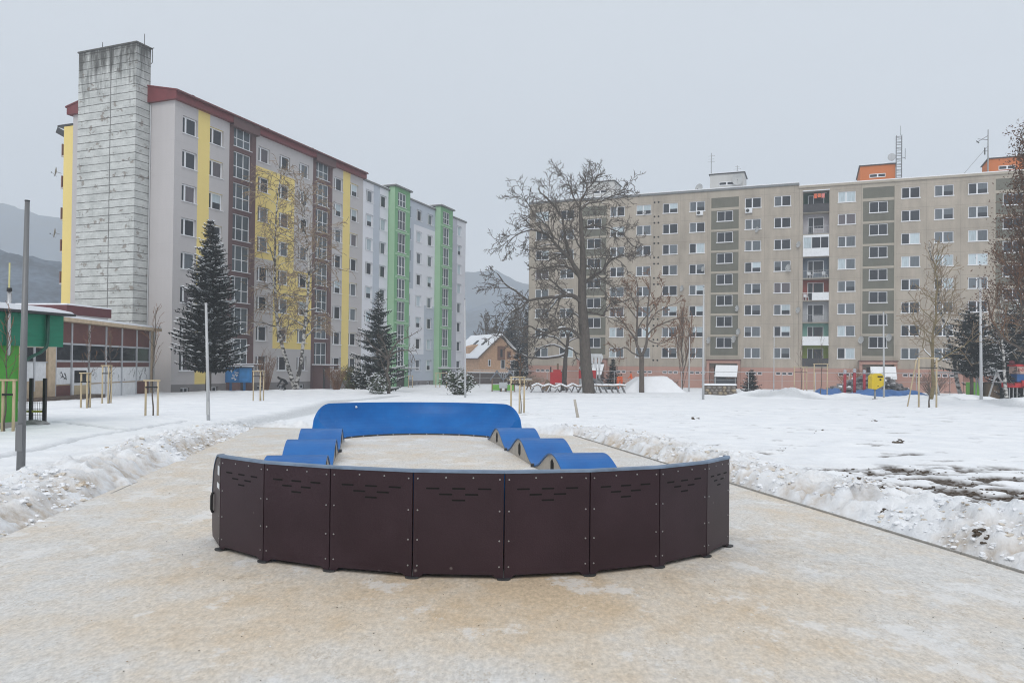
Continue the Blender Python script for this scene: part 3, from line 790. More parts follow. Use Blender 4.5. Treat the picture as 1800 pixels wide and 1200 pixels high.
# rollers
v2, v1 = G(937, 820), G(890, 792)
lam = (v1 - v2).length; ax = (v1 - v2).normalized(); ax.z = 0; ax.normalize(); px_ = Vector((ax.y, -ax.x, 0))
def roller(origin, side):
    """origin: the valley on the track's inner edge; side = +1 body lies to the right of it, -1 to the left"""
    Wd, Hh, th = .86, .37, .022; N = 72; mb = MB(); sks = (MB(), MB())
    def z(t): return .035 + (Hh - .035) * (.5 - .5 * math.cos(2 * math.pi * t / lam))
    rowA, rowB = [], []
    for k in range(N + 1):
        t = -lam + 3 * lam * k / N
        p = origin + ax * t; h = z(t)
        a = p; b = p + px_ * side * Wd
        rowA.append((a.x, a.y, zf(a.y) + h)); rowB.append((b.x, b.y, zf(b.y) + h))
    dn = lambda p, d: (p[0], p[1], p[2] - d)
    for k in range(N):
        mb.quad(rowA[k], rowB[k], rowB[k + 1], rowA[k + 1], 0)
        mb.quad(dn(rowA[k], th), dn(rowA[k + 1], th), dn(rowB[k + 1], th), dn(rowB[k], th), 0)
        mb.quad(rowA[k], rowA[k + 1], dn(rowA[k + 1], th), dn(rowA[k], th), 1)
        mb.quad(rowB[k + 1], rowB[k], dn(rowB[k], th), dn(rowB[k + 1], th), 1)
        for row, s in ((rowA, 1), (rowB, -1)):
            a, b = Vector(row[k]), Vector(row[k + 1]); off = px_ * (side * s * .02)
            a, b = a + off, b + off
            sks[s < 0].quad((a.x, a.y, zf(a.y) + .004), (b.x, b.y, zf(b.y) + .004), dn(b, th), dn(a, th), 0)
    o = tbuild(mb, 'roller', [blue_m, blue_edge], track, True)
    for sk in sks: tbuild(sk, 'side_board', ply_m, o)
    for i in range(3):                                    # dark hand holes in the humps
        for s, off in ((0, -1), (Wd, 1)):
            c = origin + ax * (-lam / 2 + lam * i) + px_ * side * (s - off * .017)
            hb = MB(); z0 = zf(c.y); poly = [(-.10, .085), (0, .045), (.10, .085), (.10, .235), (0, .29), (-.10, .235)]
            i0 = len(hb.v)
            for d in (0, 1):
                for u_, w_ in poly:
                    q_ = c + ax * u_ + px_ * (side * off * .004 * d); hb.v.append((q_.x, q_.y, z0 + w_))
            hb.f.append(tuple(range(6))); hb.f.append(tuple(range(11, 5, -1))); hb.m += [0, 0]
            for k in range(6): hb.f.append((k, k + 6, (k + 1) % 6 + 6, (k + 1) % 6)); hb.m.append(0)
            tbuild(hb, 'hand_hole', slot_m, o)
    for i in range(2):                                    # joint brackets in the valleys
        c = origin + ax * (lam * i) - px_ * side * .012; jb = MB(); jb.box(c.x - .03, c.x + .03, c.y - .05, c.y + .05, zf(c.y) + .004, zf(c.y) + .055)
        tbuild(jb, 'joint_bracket', dark_metal, o)
    return o
r1 = roller(v2, 1); r1['label'] = 'wavy blue roller strip on the right with pale side board'
h2 = v2 + ax * (lam * .5)
lp = P(594, 767, h2.y); off = (lp - h2).dot(px_)
r2 = roller(v2 + px_ * off, -1); r2['label'] = 'wavy blue roller strip on the left'

# ================================================================ APARTMENT BLOCKS
class Frame:
    """a facade: origin corner, rotation; local x runs along it, local y goes into the building"""
    def __init__(s, C, ang):
        s.C, s.a = Vector((C[0], C[1], 0)), ang
        s.u = Vector((math.cos(ang), math.sin(ang), 0)); s.n = Vector((-s.u.y, s.u.x, 0))
    def hit(s, px, py, yo=0):
        d = ray(px, py); C = s.C + s.n * yo
        t = C.dot(s.n) / (d.dot(s.n)) if abs(d.z) < 1e9 else 0
        dn = d.x * s.n.x + d.y * s.n.y; t = (C.x * s.n.x + C.y * s.n.y) / dn
        q = Vector((d.x * t, d.y * t, 0)); return (q - s.C).dot(s.u), CAMZ + d.z * t
    def world(s, x, y, z): q = s.C + s.u * x + s.n * y; return Vector((q.x, q.y, z))
FL = Frame((-26.991, 60.826), R(68.6)); FR_ = Frame((2.318, 111.045), R(-21.4))

WCACHE = {}
def window_meshes(w, h, style, var, depth, sill_t):
    k = (round(w, 2), round(h, 2), style, depth, sill_t)
    if k not in WCACHE:
        mb = MB(); t = .10 if style == 'left' else .08
        mb.box(0, w, -.07, 0, 0, t); mb.box(0, w, -.07, 0, h - t, h); mb.box(0, t, -.07, 0, t, h - t); mb.box(w - t, w, -.07, 0, t, h - t)
        if style == 'left': xs = [w * .30]
        elif style == 'half': xs = [w * .45]
        elif style == 'stair': xs = [w * .25, w * .62]
        elif style == 'single': xs = []
        else: xs = [w * .5]
        mt = .17 if style == 'left' else (.14 if style == 'half' else .07)
        for x in xs: mb.box(x - mt / 2, x + mt / 2, -.068, 0, t, h - t)
        if style == 'stair':
            xe = [t] + xs + [w - t]
            for a, b in zip(xe[:-1], xe[1:]):
                a2 = a if a == t else a + mt / 2; b2 = b if b == w - t else b - mt / 2
                mb.box(a2, b2, -.066, 0, h * .46 - .03, h * .46 + .03)
        if sill_t: mb.box(-.06, w + .06, -(depth + .09), -.072, -.02, sill_t)
        WCACHE[k] = mb.mesh('window', white_pl)
        WCACHE[k]['xs'] = xs
    xs = list(WCACHE[k]['xs'])
    k2 = k + (var,)
    if k2 not in WCACHE:
        mb = MB(); e = [.07] + xs + [w - .07]; y = -.025
        for i, (a, b) in enumerate(zip(e[:-1], e[1:])):
            v = var[i % len(var)]
            if v < 10: mb.quad((a, y, .07), (b, y, .07), (b, y, h - .07), (a, y, h - .07), v)
            else:                                         # blind part-way down
                zz = h * .45
                mb.quad((a, y, .07), (b, y, .07), (b, y, zz), (a, y, zz), 0); mb.quad((a, y, zz), (b, y, zz), (b, y, h - .07), (a, y, h - .07), v - 10)
        WCACHE[k2] = mb.mesh('pane', [g_dark, g_mid, g_pale, g_warm, g_stair])
    return WCACHE[k], WCACHE[k2]
WRNG = random.Random(11)
VARS = [(0, 0), (0, 0), (1, 11), (0, 1), (1, 1), (1, 0), (1, 1), (11, 1), (0, 12), (0, 2), (2, 2), (2, 1), (12, 12), (1, 12), (3, 3), (0, 11)]
def place_window(parent, x, z, w, h, style, depth, var=None, sill=.05, name='window'):
    if var is None: var = WRNG.choice(VARS)
    a, b = window_meshes(w, h, style, var, depth, sill)
    o = bpy.data.objects.new(name, a); link(o, parent); o.location = (x, depth, z)
    p = bpy.data.objects.new('pane', b); link(p, o)
    return o

def facade(mb, x0, x1, z0, z1, ops, zone, xc=(), zc=(), depth=.2, y=0.0):
    xs = sorted({round(v, 4) for v in [x0, x1, *xc] + [o[0] for o in ops] + [o[1] for o in ops] if x0 - 1e-6 <= v <= x1 + 1e-6})
    zs = sorted({round(v, 4) for v in [z0, z1, *zc] + [o[2] for o in ops] + [o[3] for o in ops] if z0 - 1e-6 <= v <= z1 + 1e-6})
    for xa, xb in zip(xs[:-1], xs[1:]):
        for za, zb in zip(zs[:-1], zs[1:]):
            cx, cz = (xa + xb) / 2, (za + zb) / 2
            if any(o[0] < cx < o[1] and o[2] < cz < o[3] for o in ops): continue
            mb.quad((xa, y, za), (xb, y, za), (xb, y, zb), (xa, y, zb), zone(cx, cz))
    for a, b, c, d in [o[:4] for o in ops]:
        D = y + depth; zl, zr = zone(a - .03, (c + d) / 2), zone(b + .03, (c + d) / 2)
        mb.quad((a, y, c), (a, y, d), (a, D, d), (a, D, c), zl); mb.quad((b, y, d), (b, y, c), (b, D, c), (b, D, d), zr)
        mb.quad((a, y, d), (b, y, d), (b, D, d), (a, D, d), zl); mb.quad((b, y, c), (a, y, c), (a, D, c), (b, D, c), zl)

# ---- left pair of blocks ---------------------------------------------------
GB = -2.2                                                  # walls run down below the snow
A_L, D_L = 27.45, 11.2
w_grey = concrete_wall('render_grey', (.465, .445, .445), 2.74, .1, 0, .10, .96, .05)
w_yel = concrete_wall('render_yellow', (.74, .59, .22), 2.74, .1, 0, .08, .97, .05)
w_brn = concrete_wall('render_brown', (.135, .085, .085), 2.74, .1, 0, .10, .95, .05)
w_plinth = concrete_wall('plinth_grey', (.20, .19, .19), 2.74, .1, 0, .15, .95, .08)
red_roof = mat('red_sheet_roof', (.155, .032, .036), .5, .15, 2)
blockA = empty('apartment_block', 'tall grey apartment block with yellow and brown stripes and red roof edge', 'apartment building', FL.C, FL.a, 'panel apartment buildings')
sill0, ST, WH, WW = .91, 2.74, 1.42, 1.6
opsA, winsA = [], []
for x in (.82, 3.82, 9.89, 12.87, 15.88, 21.85, 24.88):
    for i in range(8): opsA.append((x, x + WW, sill0 + ST * i, sill0 + ST * i + WH)); winsA.append((x, sill0 + ST * i, WW, WH, 'left', None))
for x in (6.67, 18.68):
    for i in range(7):
        z = 1.45 + ST * i; opsA.append((x, x + 2.28, z, z + 2.36)); winsA.append((x, z, 2.28, 2.36, 'stair', (4, 4, 4)))
    opsA.append((x, x + 2.28, 20.64, 22.42)); winsA.append((x, 20.64, 2.28, 1.78, 'stair', (4, 4, 4)))
base_ops = [(x, x + .95, -.85, -.42) for x in (1.0, 4.2, 10.2, 13.3, 16.2, 22.2, 25.2)]
door_ops = [(6.95, 8.7, -1.0, 1.15), (18.95, 20.7, -1.0, 1.15)]
def zoneA(x, z):
    if z < -.15 and not (6.14 < x < 9.57 or 18.13 < x < 21.53): return 3
    if 6.14 < x < 9.57 or 18.13 < x < 21.53: return 2
    if 2.49 < x < 3.82 or 23.49 < x < 24.86: return 1
    f = lambda i: .91 + ST * i - .62
    if 9.57 < x < 15.2 and f(4) < z < f(7) + .15: return 1
    if 12.2 < x < 15.2 and f(1) < z < f(4) + .1: return 1
    if 15.2 < x < 18.13 and f(1) < z < f(4) - .55: return 1
    return 0
mb = MB()
facade(mb, 0, A_L, GB, 22.5, opsA + base_ops + door_ops, zoneA, (2.49, 3.82, 6.14, 9.57, 12.2, 15.2, 18.13, 21.53, 23.49, 24.86), (-.15,) + tuple(.91 + ST * i - .62 + d for i in range(9) for d in (0, .1, .15, -.55)), .24)
mb.quad((0, D_L, GB), (0, 0, GB), (0, 0, 22.5), (0, D_L, 22.5), 0)
mb.quad((A_L, D_L, GB), (0, D_L, GB), (0, D_L, 22.5), (A_L, D_L, 22.5), 0)
mb.quad((A_L, 0, GB), (A_L, D_L, GB), (A_L, D_L, 22.5), (A_L, 0, 22.5), 0)
mb.build('wall', [w_grey, w_yel, w_brn, w_plinth], blockA)
for x, z, w, h, s, v in winsA:
    if s == 'left' and v is None: v = WRNG.choice([(0, 0), (0, 0), (0, 0), (0, 1), (1, 1), (1, 0), (0, 12), (0, 3)])
    place_window(blockA, x, z, w, h, s, .24, v, .03, 'stair_window' if s == 'stair' else 'window')
for x, _, z, _ in base_ops: place_window(blockA, x, z, .95, .43, 'mid', .24, (0, 0), 0, 'basement_window')
door_m = mat('dark_door', (.05, .042, .042), .5, .2)
for a, b, c, d in door_ops:
    q = MB(); q.box(a, a + .08, .1, .22, c, d, 1); q.box(b - .08, b, .1, .22, c, d, 1); q.box(a + .08, b - .08, .1, .22, d - .08, d, 1); q.box(a + .08, b - .08, .14, .2, c, d - .08, 0); q.box((a + b) / 2 - .03, (a + b) / 2 + .03, .08, .14, c, d - .08, 1)
    q.build('entrance_door', [door_m, mat('door_frame_grey', (.2, .2, .2), .5)], blockA)
    q = MB(); q.box(a - .6, b + .6, -1.3, -.01, d + .22, d + .34, 0); q.box(a - .62, b + .62, -1.32, -.01, d + .345, d + .44, 1)
    q.build('entrance_canopy', [w_brn, snow_cap], blockA)
    q = MB(); q.box(a - .5, a - .35, -1.2, -.01, GB, d + .215); q.build('canopy_wall', w_brn, blockA)
q = MB(); e_ = .42
q.prism([(-e_, 22.47), (-e_, 23.12), (D_L / 2, 24.45), (D_L + e_, 23.12), (D_L + e_, 22.47)], -.3, A_L + .05, 'x')
q.prism([(-e_ - .14, 23.06), (-e_ - .14, 23.18), (D_L / 2, 24.53), (D_L + e_ + .14, 23.18), (D_L + e_ + .14, 23.06), (D_L / 2, 24.47)], -.36, A_L + .1, 'x')
roofA = q.build('roof', red_roof, blockA)
for a, b in ((6.14, 9.57), (18.13, 21.53)):
    q = MB(); q.box(a, b, -e_ - .03, -e_ - .002, 22.3, 23.04); q.box(a, b, -e_ - .03, -.004, 22.2, 22.3); q.build('fascia_panel', w_brn, roofA)
q = MB(); q.tube([(-.3, -e_ - .2, 23.02), (A_L, -e_ - .2, 23.02)], .075, 8); q.build('gutter', mat('gutter_dark_red', (.09, .022, .025), .45), roofA)
for x in (3, 12.5, 19.5):
    q = MB(); q.tube([(x, 1.2, 23.4), (x, 1.2, 23.85)], .12, 8); q.tube([(x, 1.2, 23.85), (x, 1.2, 23.95)], .2, 8); q.build('roof_vent', dark_metal, roofA)
# loggias beyond the gable
q = MB(); q.box(.02, 26, D_L + .003, D_L + 1.1, GB, 21.6); q.build('loggia_wall', w_yel, blockA)
for i in range(8):
    z = .1 + ST * i
    q = MB(); q.box(.3, 26, D_L + 1.103, D_L + 1.75, z - .12, z, 0); q.box(.3, 26, D_L + 1.62, D_L + 1.72, z + .003, z + 1.0, 1)
    q.build('balcony', [w_grey, mat('balcony_brown', (.16, .075, .06), .6)], blockA)
q = MB(); q.box(.1, 26, D_L + .003, D_L + 2.0, 21.7, 21.85); q.bar((.2, D_L + 1.2, 21.0), (.2, D_L + 2.2, 21.5), .06, .5); q.build('loggia_roof', dark_metal, blockA)
q = MB()
for x in (.06,): q.tube([(x, -.06, GB), (x, -.06, 22.3)], .05, 8)
q.v = [(a, b + 2.55, c) if True else 0 for a, b, c in q.v]; q.v = [(a - .12, b, c) for a, b, c in q.v]
q.build('downpipe', steel_pale, blockA)

# ---- chimney tower on the gable
def chimney_mat():
    m, n, l, b = nodes_of('weathered_brick')
    tcn = n.new('ShaderNodeTexCoord'); sp = n.new('ShaderNodeSeparateXYZ'); l.new(tcn.outputs['Object'], sp.inputs[0])
    def noise(sc, st=(1, 1, 1), det=6, ro=.6):
        mp = n.new('ShaderNodeMapping'); mp.inputs['Scale'].default_value = st; l.new(tcn.outputs['Object'], mp.inputs[0])
        z = n.new('ShaderNodeTexNoise'); z.inputs['Scale'].default_value = sc; z.inputs['Detail'].default_value = det; z.inputs['Roughness'].default_value = ro
        l.new(mp.outputs[0], z.inputs['Vector']); return z.outputs['Fac']
    wob = math_node(n, 'MULTIPLY', math_node(n, 'SUBTRACT', noise(2.2), .5), .10)
    zz = math_node(n, 'ADD', sp.outputs['Z'], wob)
    fz = math_node(n, 'FRACT', math_node(n, 'DIVIDE', zz, .605))
    gap = noise(1.1, (1, 1, 2.5), 4)
    joint = math_node(n, 'LESS_THAN', fz, math_node(n, 'ADD', .02, math_node(n, 'MULTIPLY', gap, .15)))
    jm = math_node(n, 'LESS_THAN', math_node(n, 'ABSOLUTE', math_node(n, 'ADD', math_node(n, 'SUBTRACT', sp.outputs['Y'], 5.3), wob)), .045)
    joint = math_node(n, 'MAXIMUM', joint, jm)
    br = n.new('ShaderNodeTexBrick'); br.inputs['Scale'].default_value = 1; br.inputs['Mortar Size'].default_value = .012
    br.inputs['Brick Width'].default_value = .5; br.inputs['Row Height'].default_value = .2017
    cb = n.new('ShaderNodeCombineXYZ'); l.new(math_node(n, 'ADD', sp.outputs['Y'], sp.outputs['X']), cb.inputs[0]); l.new(sp.outputs['Z'], cb.inputs[1]); l.new(cb.outputs[0], br.inputs['Vector'])
    br.inputs['Color1'].default_value = br.inputs['Color2'].default_value = (1, 1, 1, 1); br.inputs['Mortar'].default_value = (.86, .86, .86, 1)
    base = n.new('ShaderNodeValToRGB'); l.new(noise(.8, (1, 1, 1.6), 8, .7), base.inputs[0])
    base.color_ramp.elements[0].position, base.color_ramp.elements[0].color = .3, (.37, .385, .375, 1)
    base.color_ramp.elements[1].position, base.color_ramp.elements[1].color = .65, (.58, .595, .58, 1)
    m0 = n.new('ShaderNodeMixRGB'); m0.blend_type = 'MULTIPLY'; m0.inputs[0].default_value = 1; l.new(base.outputs[0], m0.inputs[1]); l.new(br.outputs[0], m0.inputs[2])
    # lost render: brown-grey brick shows in patches
    pt = n.new('ShaderNodeValToRGB'); l.new(noise(.75, (1, 1, 1.5), 7, .72), pt.inputs[0])
    pt.color_ramp.elements[0].position, pt.color_ramp.elements[0].color = .585, (0, 0, 0, 1); pt.color_ramp.elements[1].position, pt.color_ramp.elements[1].color = .615, (1, 1, 1, 1)
    m1 = n.new('ShaderNodeMixRGB'); l.new(math_node(n, 'MULTIPLY', pt.outputs[0], .8), m1.inputs[0]); l.new(m0.outputs[0], m1.inputs[1]); m1.inputs[2].default_value = (.25, .215, .185, 1)
    m2 = n.new('ShaderNodeMixRGB'); l.new(math_node(n, 'MULTIPLY', joint, .85), m2.inputs[0]); l.new(m1.outputs[0], m2.inputs[1]); m2.inputs[2].default_value = (.10, .098, .095, 1)
    # soot and rain streaks running down from the top
    hgt = n.new('ShaderNodeMapRange'); hgt.inputs['From Min'].default_value = 19.0; hgt.inputs['From Max'].default_value = 27.0; l.new(sp.outputs['Z'], hgt.inputs['Value'])
    stv = math_node(n, 'ADD', math_node(n, 'MULTIPLY', noise(2.3, (1, 1, .16), 6, .7), .85), math_node(n, 'MULTIPLY', math_node(n, 'POWER', hgt.outputs[0], 1.8), .40))
    sr = n.new('ShaderNodeValToRGB'); l.new(stv, sr.inputs[0]); sr.color_ramp.elements[0].position, sr.color_ramp.elements[0].color = .56, (0, 0, 0, 1); sr.color_ramp.elements[1].position, sr.color_ramp.elements[1].color = .80, (1, 1, 1, 1)
    m3 = n.new('ShaderNodeMixRGB'); l.new(math_node(n, 'MULTIPLY', sr.outputs[0], .9), m3.inputs[0]); l.new(m2.outputs[0], m3.inputs[1]); m3.inputs[2].default_value = (.055, .054, .05, 1)
    l.new(m3.outputs[0], b.inputs['Base Color']); b.inputs['Roughness'].default_value = .95; b.inputs['Specular IOR Level'].default_value = .15
    bp = n.new('ShaderNodeBump'); bp.inputs['Strength'].default_value = .6; bp.inputs['Distance'].default_value = .05
    l.new(math_node(n, 'SUBTRACT', 1.0, math_node(n, 'ADD', joint, pt.outputs[0])), bp.inputs['Height']); l.new(bp.outputs[0], b.inputs['Normal'])
    return m
chim = empty('chimney_tower', 'tall whitewashed brick chimney tower with soot stains at its top', 'chimney', FL.C, FL.a)
q = MB(); q.box(-1.42, -.004, 2.6, 8.9, GB, 26.85, 0)
q.build('shaft', chimney_mat(), chim)
q = MB(); q.box(-1.5, .06, 2.52, 8.98, 26.853, 26.97); q.build('cap_slab', mat('sooty_slab', (.10, .10, .095), .9, .3, 4), chim)
q = MB(); q.tube([(-.4, 2.9, 26.97), (-.4, 2.9, 28.0)], .025, 6); q.build('lightning_rod', dark_metal, chim)
q = MB(); q.tube([(-.9, 6.9, 26.97), (-.9, 6.9, 27.7)], .025, 6); q.build('lightning_rod', dark_metal, chim)
q = MB(); q.tube([(-.15, 2.45, 25.6), (-.15, 2.3, 25.7), (-.15, 2.3, 26.85)], .03, 6); q.tube([(-.15, 2.15, 26.85), (-.15, 2.55, 26.85)], .03, 6); q.build('hoist_bracket', dark_metal, chim)
q = MB(); q.tube([(-.7, 4.2, 26.97), (-.7, 4.2, 27.05)], .1, 6); q.tube([(-.7, 4.6, 26.97), (-.7, 4.6, 27.06)], .1, 6); q.tube([(-.7, 7.5, 26.97), (-.7, 7.5, 27.1)], .16, 6); q.build('flue_pot', dark_metal, chim)

# ---- blue-green block
blockB = empty('apartment_block', 'pale blue and white apartment block with two bright green stair towers', 'apartment building', FL.world(A_L, 0, 0), FL.a, 'panel apartment buildings')
B_L = 54.94 - A_L
w_b0 = concrete_wall('render_white_blue', (.68, .69, .73), 2.74, .1, 0, .08, .97, .04)
w_b1 = concrete_wall('render_grey_blue', (.45, .49, .55), 2.74, .1, 0, .08, .97, .04)
w_b2 = concrete_wall('render_mauve', (.45, .455, .51), 2.74, .1, 0, .08, .97, .04)
w_gr = concrete_wall('render_green', (.185, .375, .205), 2.74, .1, 0, .10, .96, .05)
w_gr2 = concrete_wall('render_pale_green', (.32, .50, .33), 2.74, .1, 0, .10, .96, .05)
off = A_L; opsB, winsB = [], []
for x in (28.05, 31.05, 36.98, 39.98, 43.0, 49.05, 52.08):
    for i in range(8):
        z = sill0 - .05 + 2.75 * i; opsB.append((x - off, x - off + 1.58, z, z + WH)); winsB.append((x - off, z))
bB = [(x - off, x - off + .95, -1.05, -.62) for x in (28.3, 31.3, 37.3, 40.3, 43.3, 49.4, 52.4)]
def zoneB(x, z):
    x += off; f = lambda i: sill0 - .05 + 2.75 * i - .62
    if z < -.42: return 3
    if 29.66 < x < 31.06: return 1
    if 33 < x < 36.9 or 45.2 < x < 48.95: return 4
    if 36.9 < x < 45.2:
        if z > f(7): return 1
        if x < 39.3 and z > f(4): return 1
        if x > 42.3 and z < f(3) + .9: return 1
        if z < f(1): return 1
    if 50.64 < x < 52.06: return 2
    return 0
mb = MB(); f_ = [sill0 - .05 + 2.75 * i - .62 for i in range(9)]
facade(mb, .003, B_L, GB, 22.35, opsB + bB, zoneB, [v - off for v in (29.66, 31.06, 33.0, 36.9, 39.3, 42.3, 45.2, 48.95, 50.64, 52.06)], [-.42, f_[3] + .9] + f_, .24)
mb.quad((B_L, 0, GB), (B_L, D_L, GB), (B_L, D_L, 22.35), (B_L, 0, 22.35), 0); mb.quad((B_L, D_L, GB), (0, D_L, GB), (0, D_L, 22.35), (B_L, D_L, 22.35), 0)
mb.build('wall', [w_b0, w_b1, w_b2, w_plinth, w_gr], blockB)
for x, z in winsB: place_window(blockB, x, z, 1.58, WH, 'left', .24, WRNG.choice([(0, 0), (0, 0), (0, 1), (1, 1), (0, 2), (1, 12), (2, 2)]), .03)
for x, _, z, _ in bB: place_window(blockB, x, z, .95, .43, 'mid', .24, (0, 0), 0, 'basement_window')
q = MB(); q.box(-.0 + .01, B_L + .12, -.15, D_L + .1, 22.353, 22.55, 0); q.box(.1, B_L + .05, -.08, D_L, 22.553, 22.65, 1)
q.build('roof', [mat('grey_flashing', (.16, .165, .17), .5), snow_cap], blockB)
for a, b in ((33.14, 36.86), (45.2, 48.95)):
    a, b = a - off, b - off; T = .8
    ops = []; w = 2.0; x = (a + b) / 2 - w / 2 - .12
    for i in range(7): z = 1.4 + 2.75 * i; ops.append((x, x + w, z, z + 2.36))
    ops.append((x, x + w, 20.7, 22.4)); dz = (a + .9, b - .9, -1.4, .95)
    mb = MB(); facade(mb, a, b, GB, 22.9, ops + [dz], lambda x_, z_: 0, (), (), .16, -T)
    mb.quad((a, -.004, GB), (a, -T, GB), (a, -T, 22.9), (a, -.004, 22.9), 1); mb.quad((b, -T, GB), (b, -.004, GB), (b, -.004, 22.9), (b, -T, 22.9), 1)
    for i in range(8): mb.box(a + .2, b - .2, -T - .04, -T - .003, 1.0 + 2.75 * i + .05, 1.0 + 2.75 * i + .28, 1)
    tw = mb.build('stair_tower', [w_gr, w_gr2], blockB)
    for o in ops:
        wo = place_window(tw, o[0], o[2], w, o[3] - o[2], 'stair', .16, (4, 4, 4), .03, 'stair_window'); wo.location.y = -T + .16
    q = MB(); q.box(a - .25, b + .2, -T - .28, 3.0, 22.903, 23.08, 0); q.box(a - .2, b + .15, -T - .2, 3.0, 23.083, 23.16, 1); q.build('tower_roof', [mat('grey_flashing', (.16, .165, .17), .5), snow_cap], tw)
    q = MB(); q.box(dz[0], dz[1], -T + .08, -T + .15, dz[2], dz[3]); q.build('entrance_door', door_m, tw)
    q = MB(); q.box(a - .3, b + .3, -T - 1.3, -T - .01, 1.12, 1.22, 0); q.box(a - .32, b + .32, -T - 1.32, -T - .01, 1.223, 1.32, 1); q.build('entrance_canopy', [w_plinth, snow_cap], tw)

# ---- grey right-hand pair of blocks ----------------------------------------
w_con = concrete_wall('raw_panel_concrete', (.385, .34, .285), 2.79, 1.75, 3.6, .58, .74, .20)
w_panel = concrete_wall('dark_spandrel', (.15, .148, .122), 2.79, 1.75, 0, .38, .9, .2)
w_pink = concrete_wall('faded_pink_plinth', (.42, .25, .205), 2.79, .1, 3.6, .2, .9, .1)
w_pale = concrete_wall('pale_slab_edge', (.40, .36, .30), 2.79, .1, 0, .2, .9, .1)
D_R = 12.0; RS, RT = 2.9, 2.79
def right_block(label, x_off, length, wins, stairs, loggias, roof_z, basement, plinth):
    blk = empty('apartment_block', label, 'apartment building', FR_.world(x_off, 0, 0), FR_.a, 'panel apartment buildings')
    ops, pl = [], []
    for x in wins:
        for i in range(8): ops.append((x, x + 2.03, RS + RT * i, RS + RT * i + 1.38)); pl.append((x, RS + RT * i, 'half'))
    spans = []
    for x in stairs:                                       # x: left edge of a 3.5 m stair bay
        spans.append((x, x + 3.5))
        for i in range(7): z = 4.25 + 2.775 * i; ops.append((x + .72, x + 2.78, z, z + 1.42)); pl.append((x + .72, z, 'mid'))
        ops.append((x + .5, x + 2.0, -1.6, 1.9))
    for x in loggias: ops.append((x, x + 3.08, RS - 1.05, RS - 1.05 + RT * 8))
    bops = [(x + dx, x + dx + .62, .78, 1.18) for x in basement for dx in (0, .72, 1.44)]
    def zone(x, z):
        for a, b in spans:
            if a < x < b:
                if z < 1.75: return 2
                k = (z - 3.25) / 2.775; fz = k - math.floor(k)
                if z > 3.3 and z < 22.65 and fz < .90: return 1
                if 22.75 < z < 24.1: return 1
                return 3
        return 2 if z < 1.72 else 0
    xc = [v for s in spans for v in s]; zc = [1.72, 1.75, 3.3, 22.65, 22.75, 24.1] + [3.25 + 2.775 * (k + f) for k in range(-1, 8) for f in (0, .90)]
    mb = MB(); facade(mb, 0, length, GB - .6, roof_z, ops + bops, zone, xc, zc, .14)
    for a, b in loggias and [(x, x + 3.08) for x in loggias]:
        pass
    mb.quad((0, D_R, GB - .6), (0, 0, GB - .6), (0, 0, roof_z), (0, D_R, roof_z), 0); mb.quad((length, 0, GB - .6), (length, D_R, GB - .6), (length, D_R, roof_z), (length, 0, roof_z), 0)
    mb.quad((length, D_R, GB - .6), (0, D_R, GB - .6), (0, D_R, roof_z), (length, D_R, roof_z), 0)
    for a, b in spans:                                     # narrow pilasters beside the stair bays
        for x in (a - .16, b + .02): mb.box(x, x + .14, -.05, -.004, 1.75, 24.2, 3)
    mb.build('wall', [w_con, w_panel, w_pink, w_pale], blk)
    for x, z, s in pl:
        place_window(blk, x, z, 2.06 if s == 'mid' else 2.03, 1.42 if s == 'mid' else 1.38, s, .14, (0, 0) if s == 'mid' else None, .09, 'stair_window' if s == 'mid' else 'window')
    for x in basement:
        for dx in (0, .72, 1.44): place_window(blk, x + dx, .78, .62, .40, 'single', .14, (0,), 0, 'basement_window')
    q = MB(); q.box(-.05, length + (.02 if x_off == 0 else .05), -.16, D_R + .1, roof_z + .003, roof_z + .28, 0); q.box(0, length, -.10, D_R, roof_z + .283, roof_z + .40, 1)
    q.build('roof', [mat('grey_cornice', (.19, .20, .205), .6, .12) if x_off == 0 else w_pale, snow_cap], blk)
    for x in stairs:
        q = MB(); q.box(x + .5, x + 2.0, .145, .2, -1.6, 1.9); q.build('entrance_door', door_m, blk)
        q = MB(); q.box(x - .35, x - .01, -.9, -.06, -1.9, 2.25, 0); q.box(x + 3.5, x + 3.85, -.9, -.06, -1.9, 2.25, 0); q.box(x - .35, x + 3.85, -1.0, -.06, 2.253, 2.6, 0); q.box(x - .45, x + 3.95, -1.1, -.06, 2.603, 2.72, 1)
        q.build('porch', [w_pink, mat('dark_red_trim', (.10, .04, .04), .6)], blk)
        q = MB(); i = 0
        q.prism([(-2.6, .55), (-1.12, 1.9), (-1.12, 1.78), (-2.6, .43)], x + .9, x + 3.6, 'x', 0)
        q.prism([(-2.68, .556), (-1.12, 1.996), (-1.12, 1.906), (-2.68, .50)], x + .85, x + 3.65, 'x', 1)
        for xx in (x + 1.0, x + 3.45): q.bar((xx, -2.5, .45), (xx, -2.5, -2.0), .09, m=2)
        q.build('entrance_canopy', [dark_metal, snow_cap, steel], blk)
        q = MB(); q.box(x + 1.1, x + 3.4, -2.35, -.95, -2.0, .25); q.build('porch_glazing', mat('porch_dark', (.05, .055, .065), .25, .2), blk)
    return blk
blkC = right_block('bare concrete apartment block with grey cornice behind the big bare tree', 0, 36.6,
                   (1.0, 4.72, 11.99, 15.66, 19.26, 22.85, 29.98, 33.6), (7.95, 25.7), (), 25.02, (1.2, 12.3, 15.9, 19.4, 23.0, 30.2, 33.9), None)
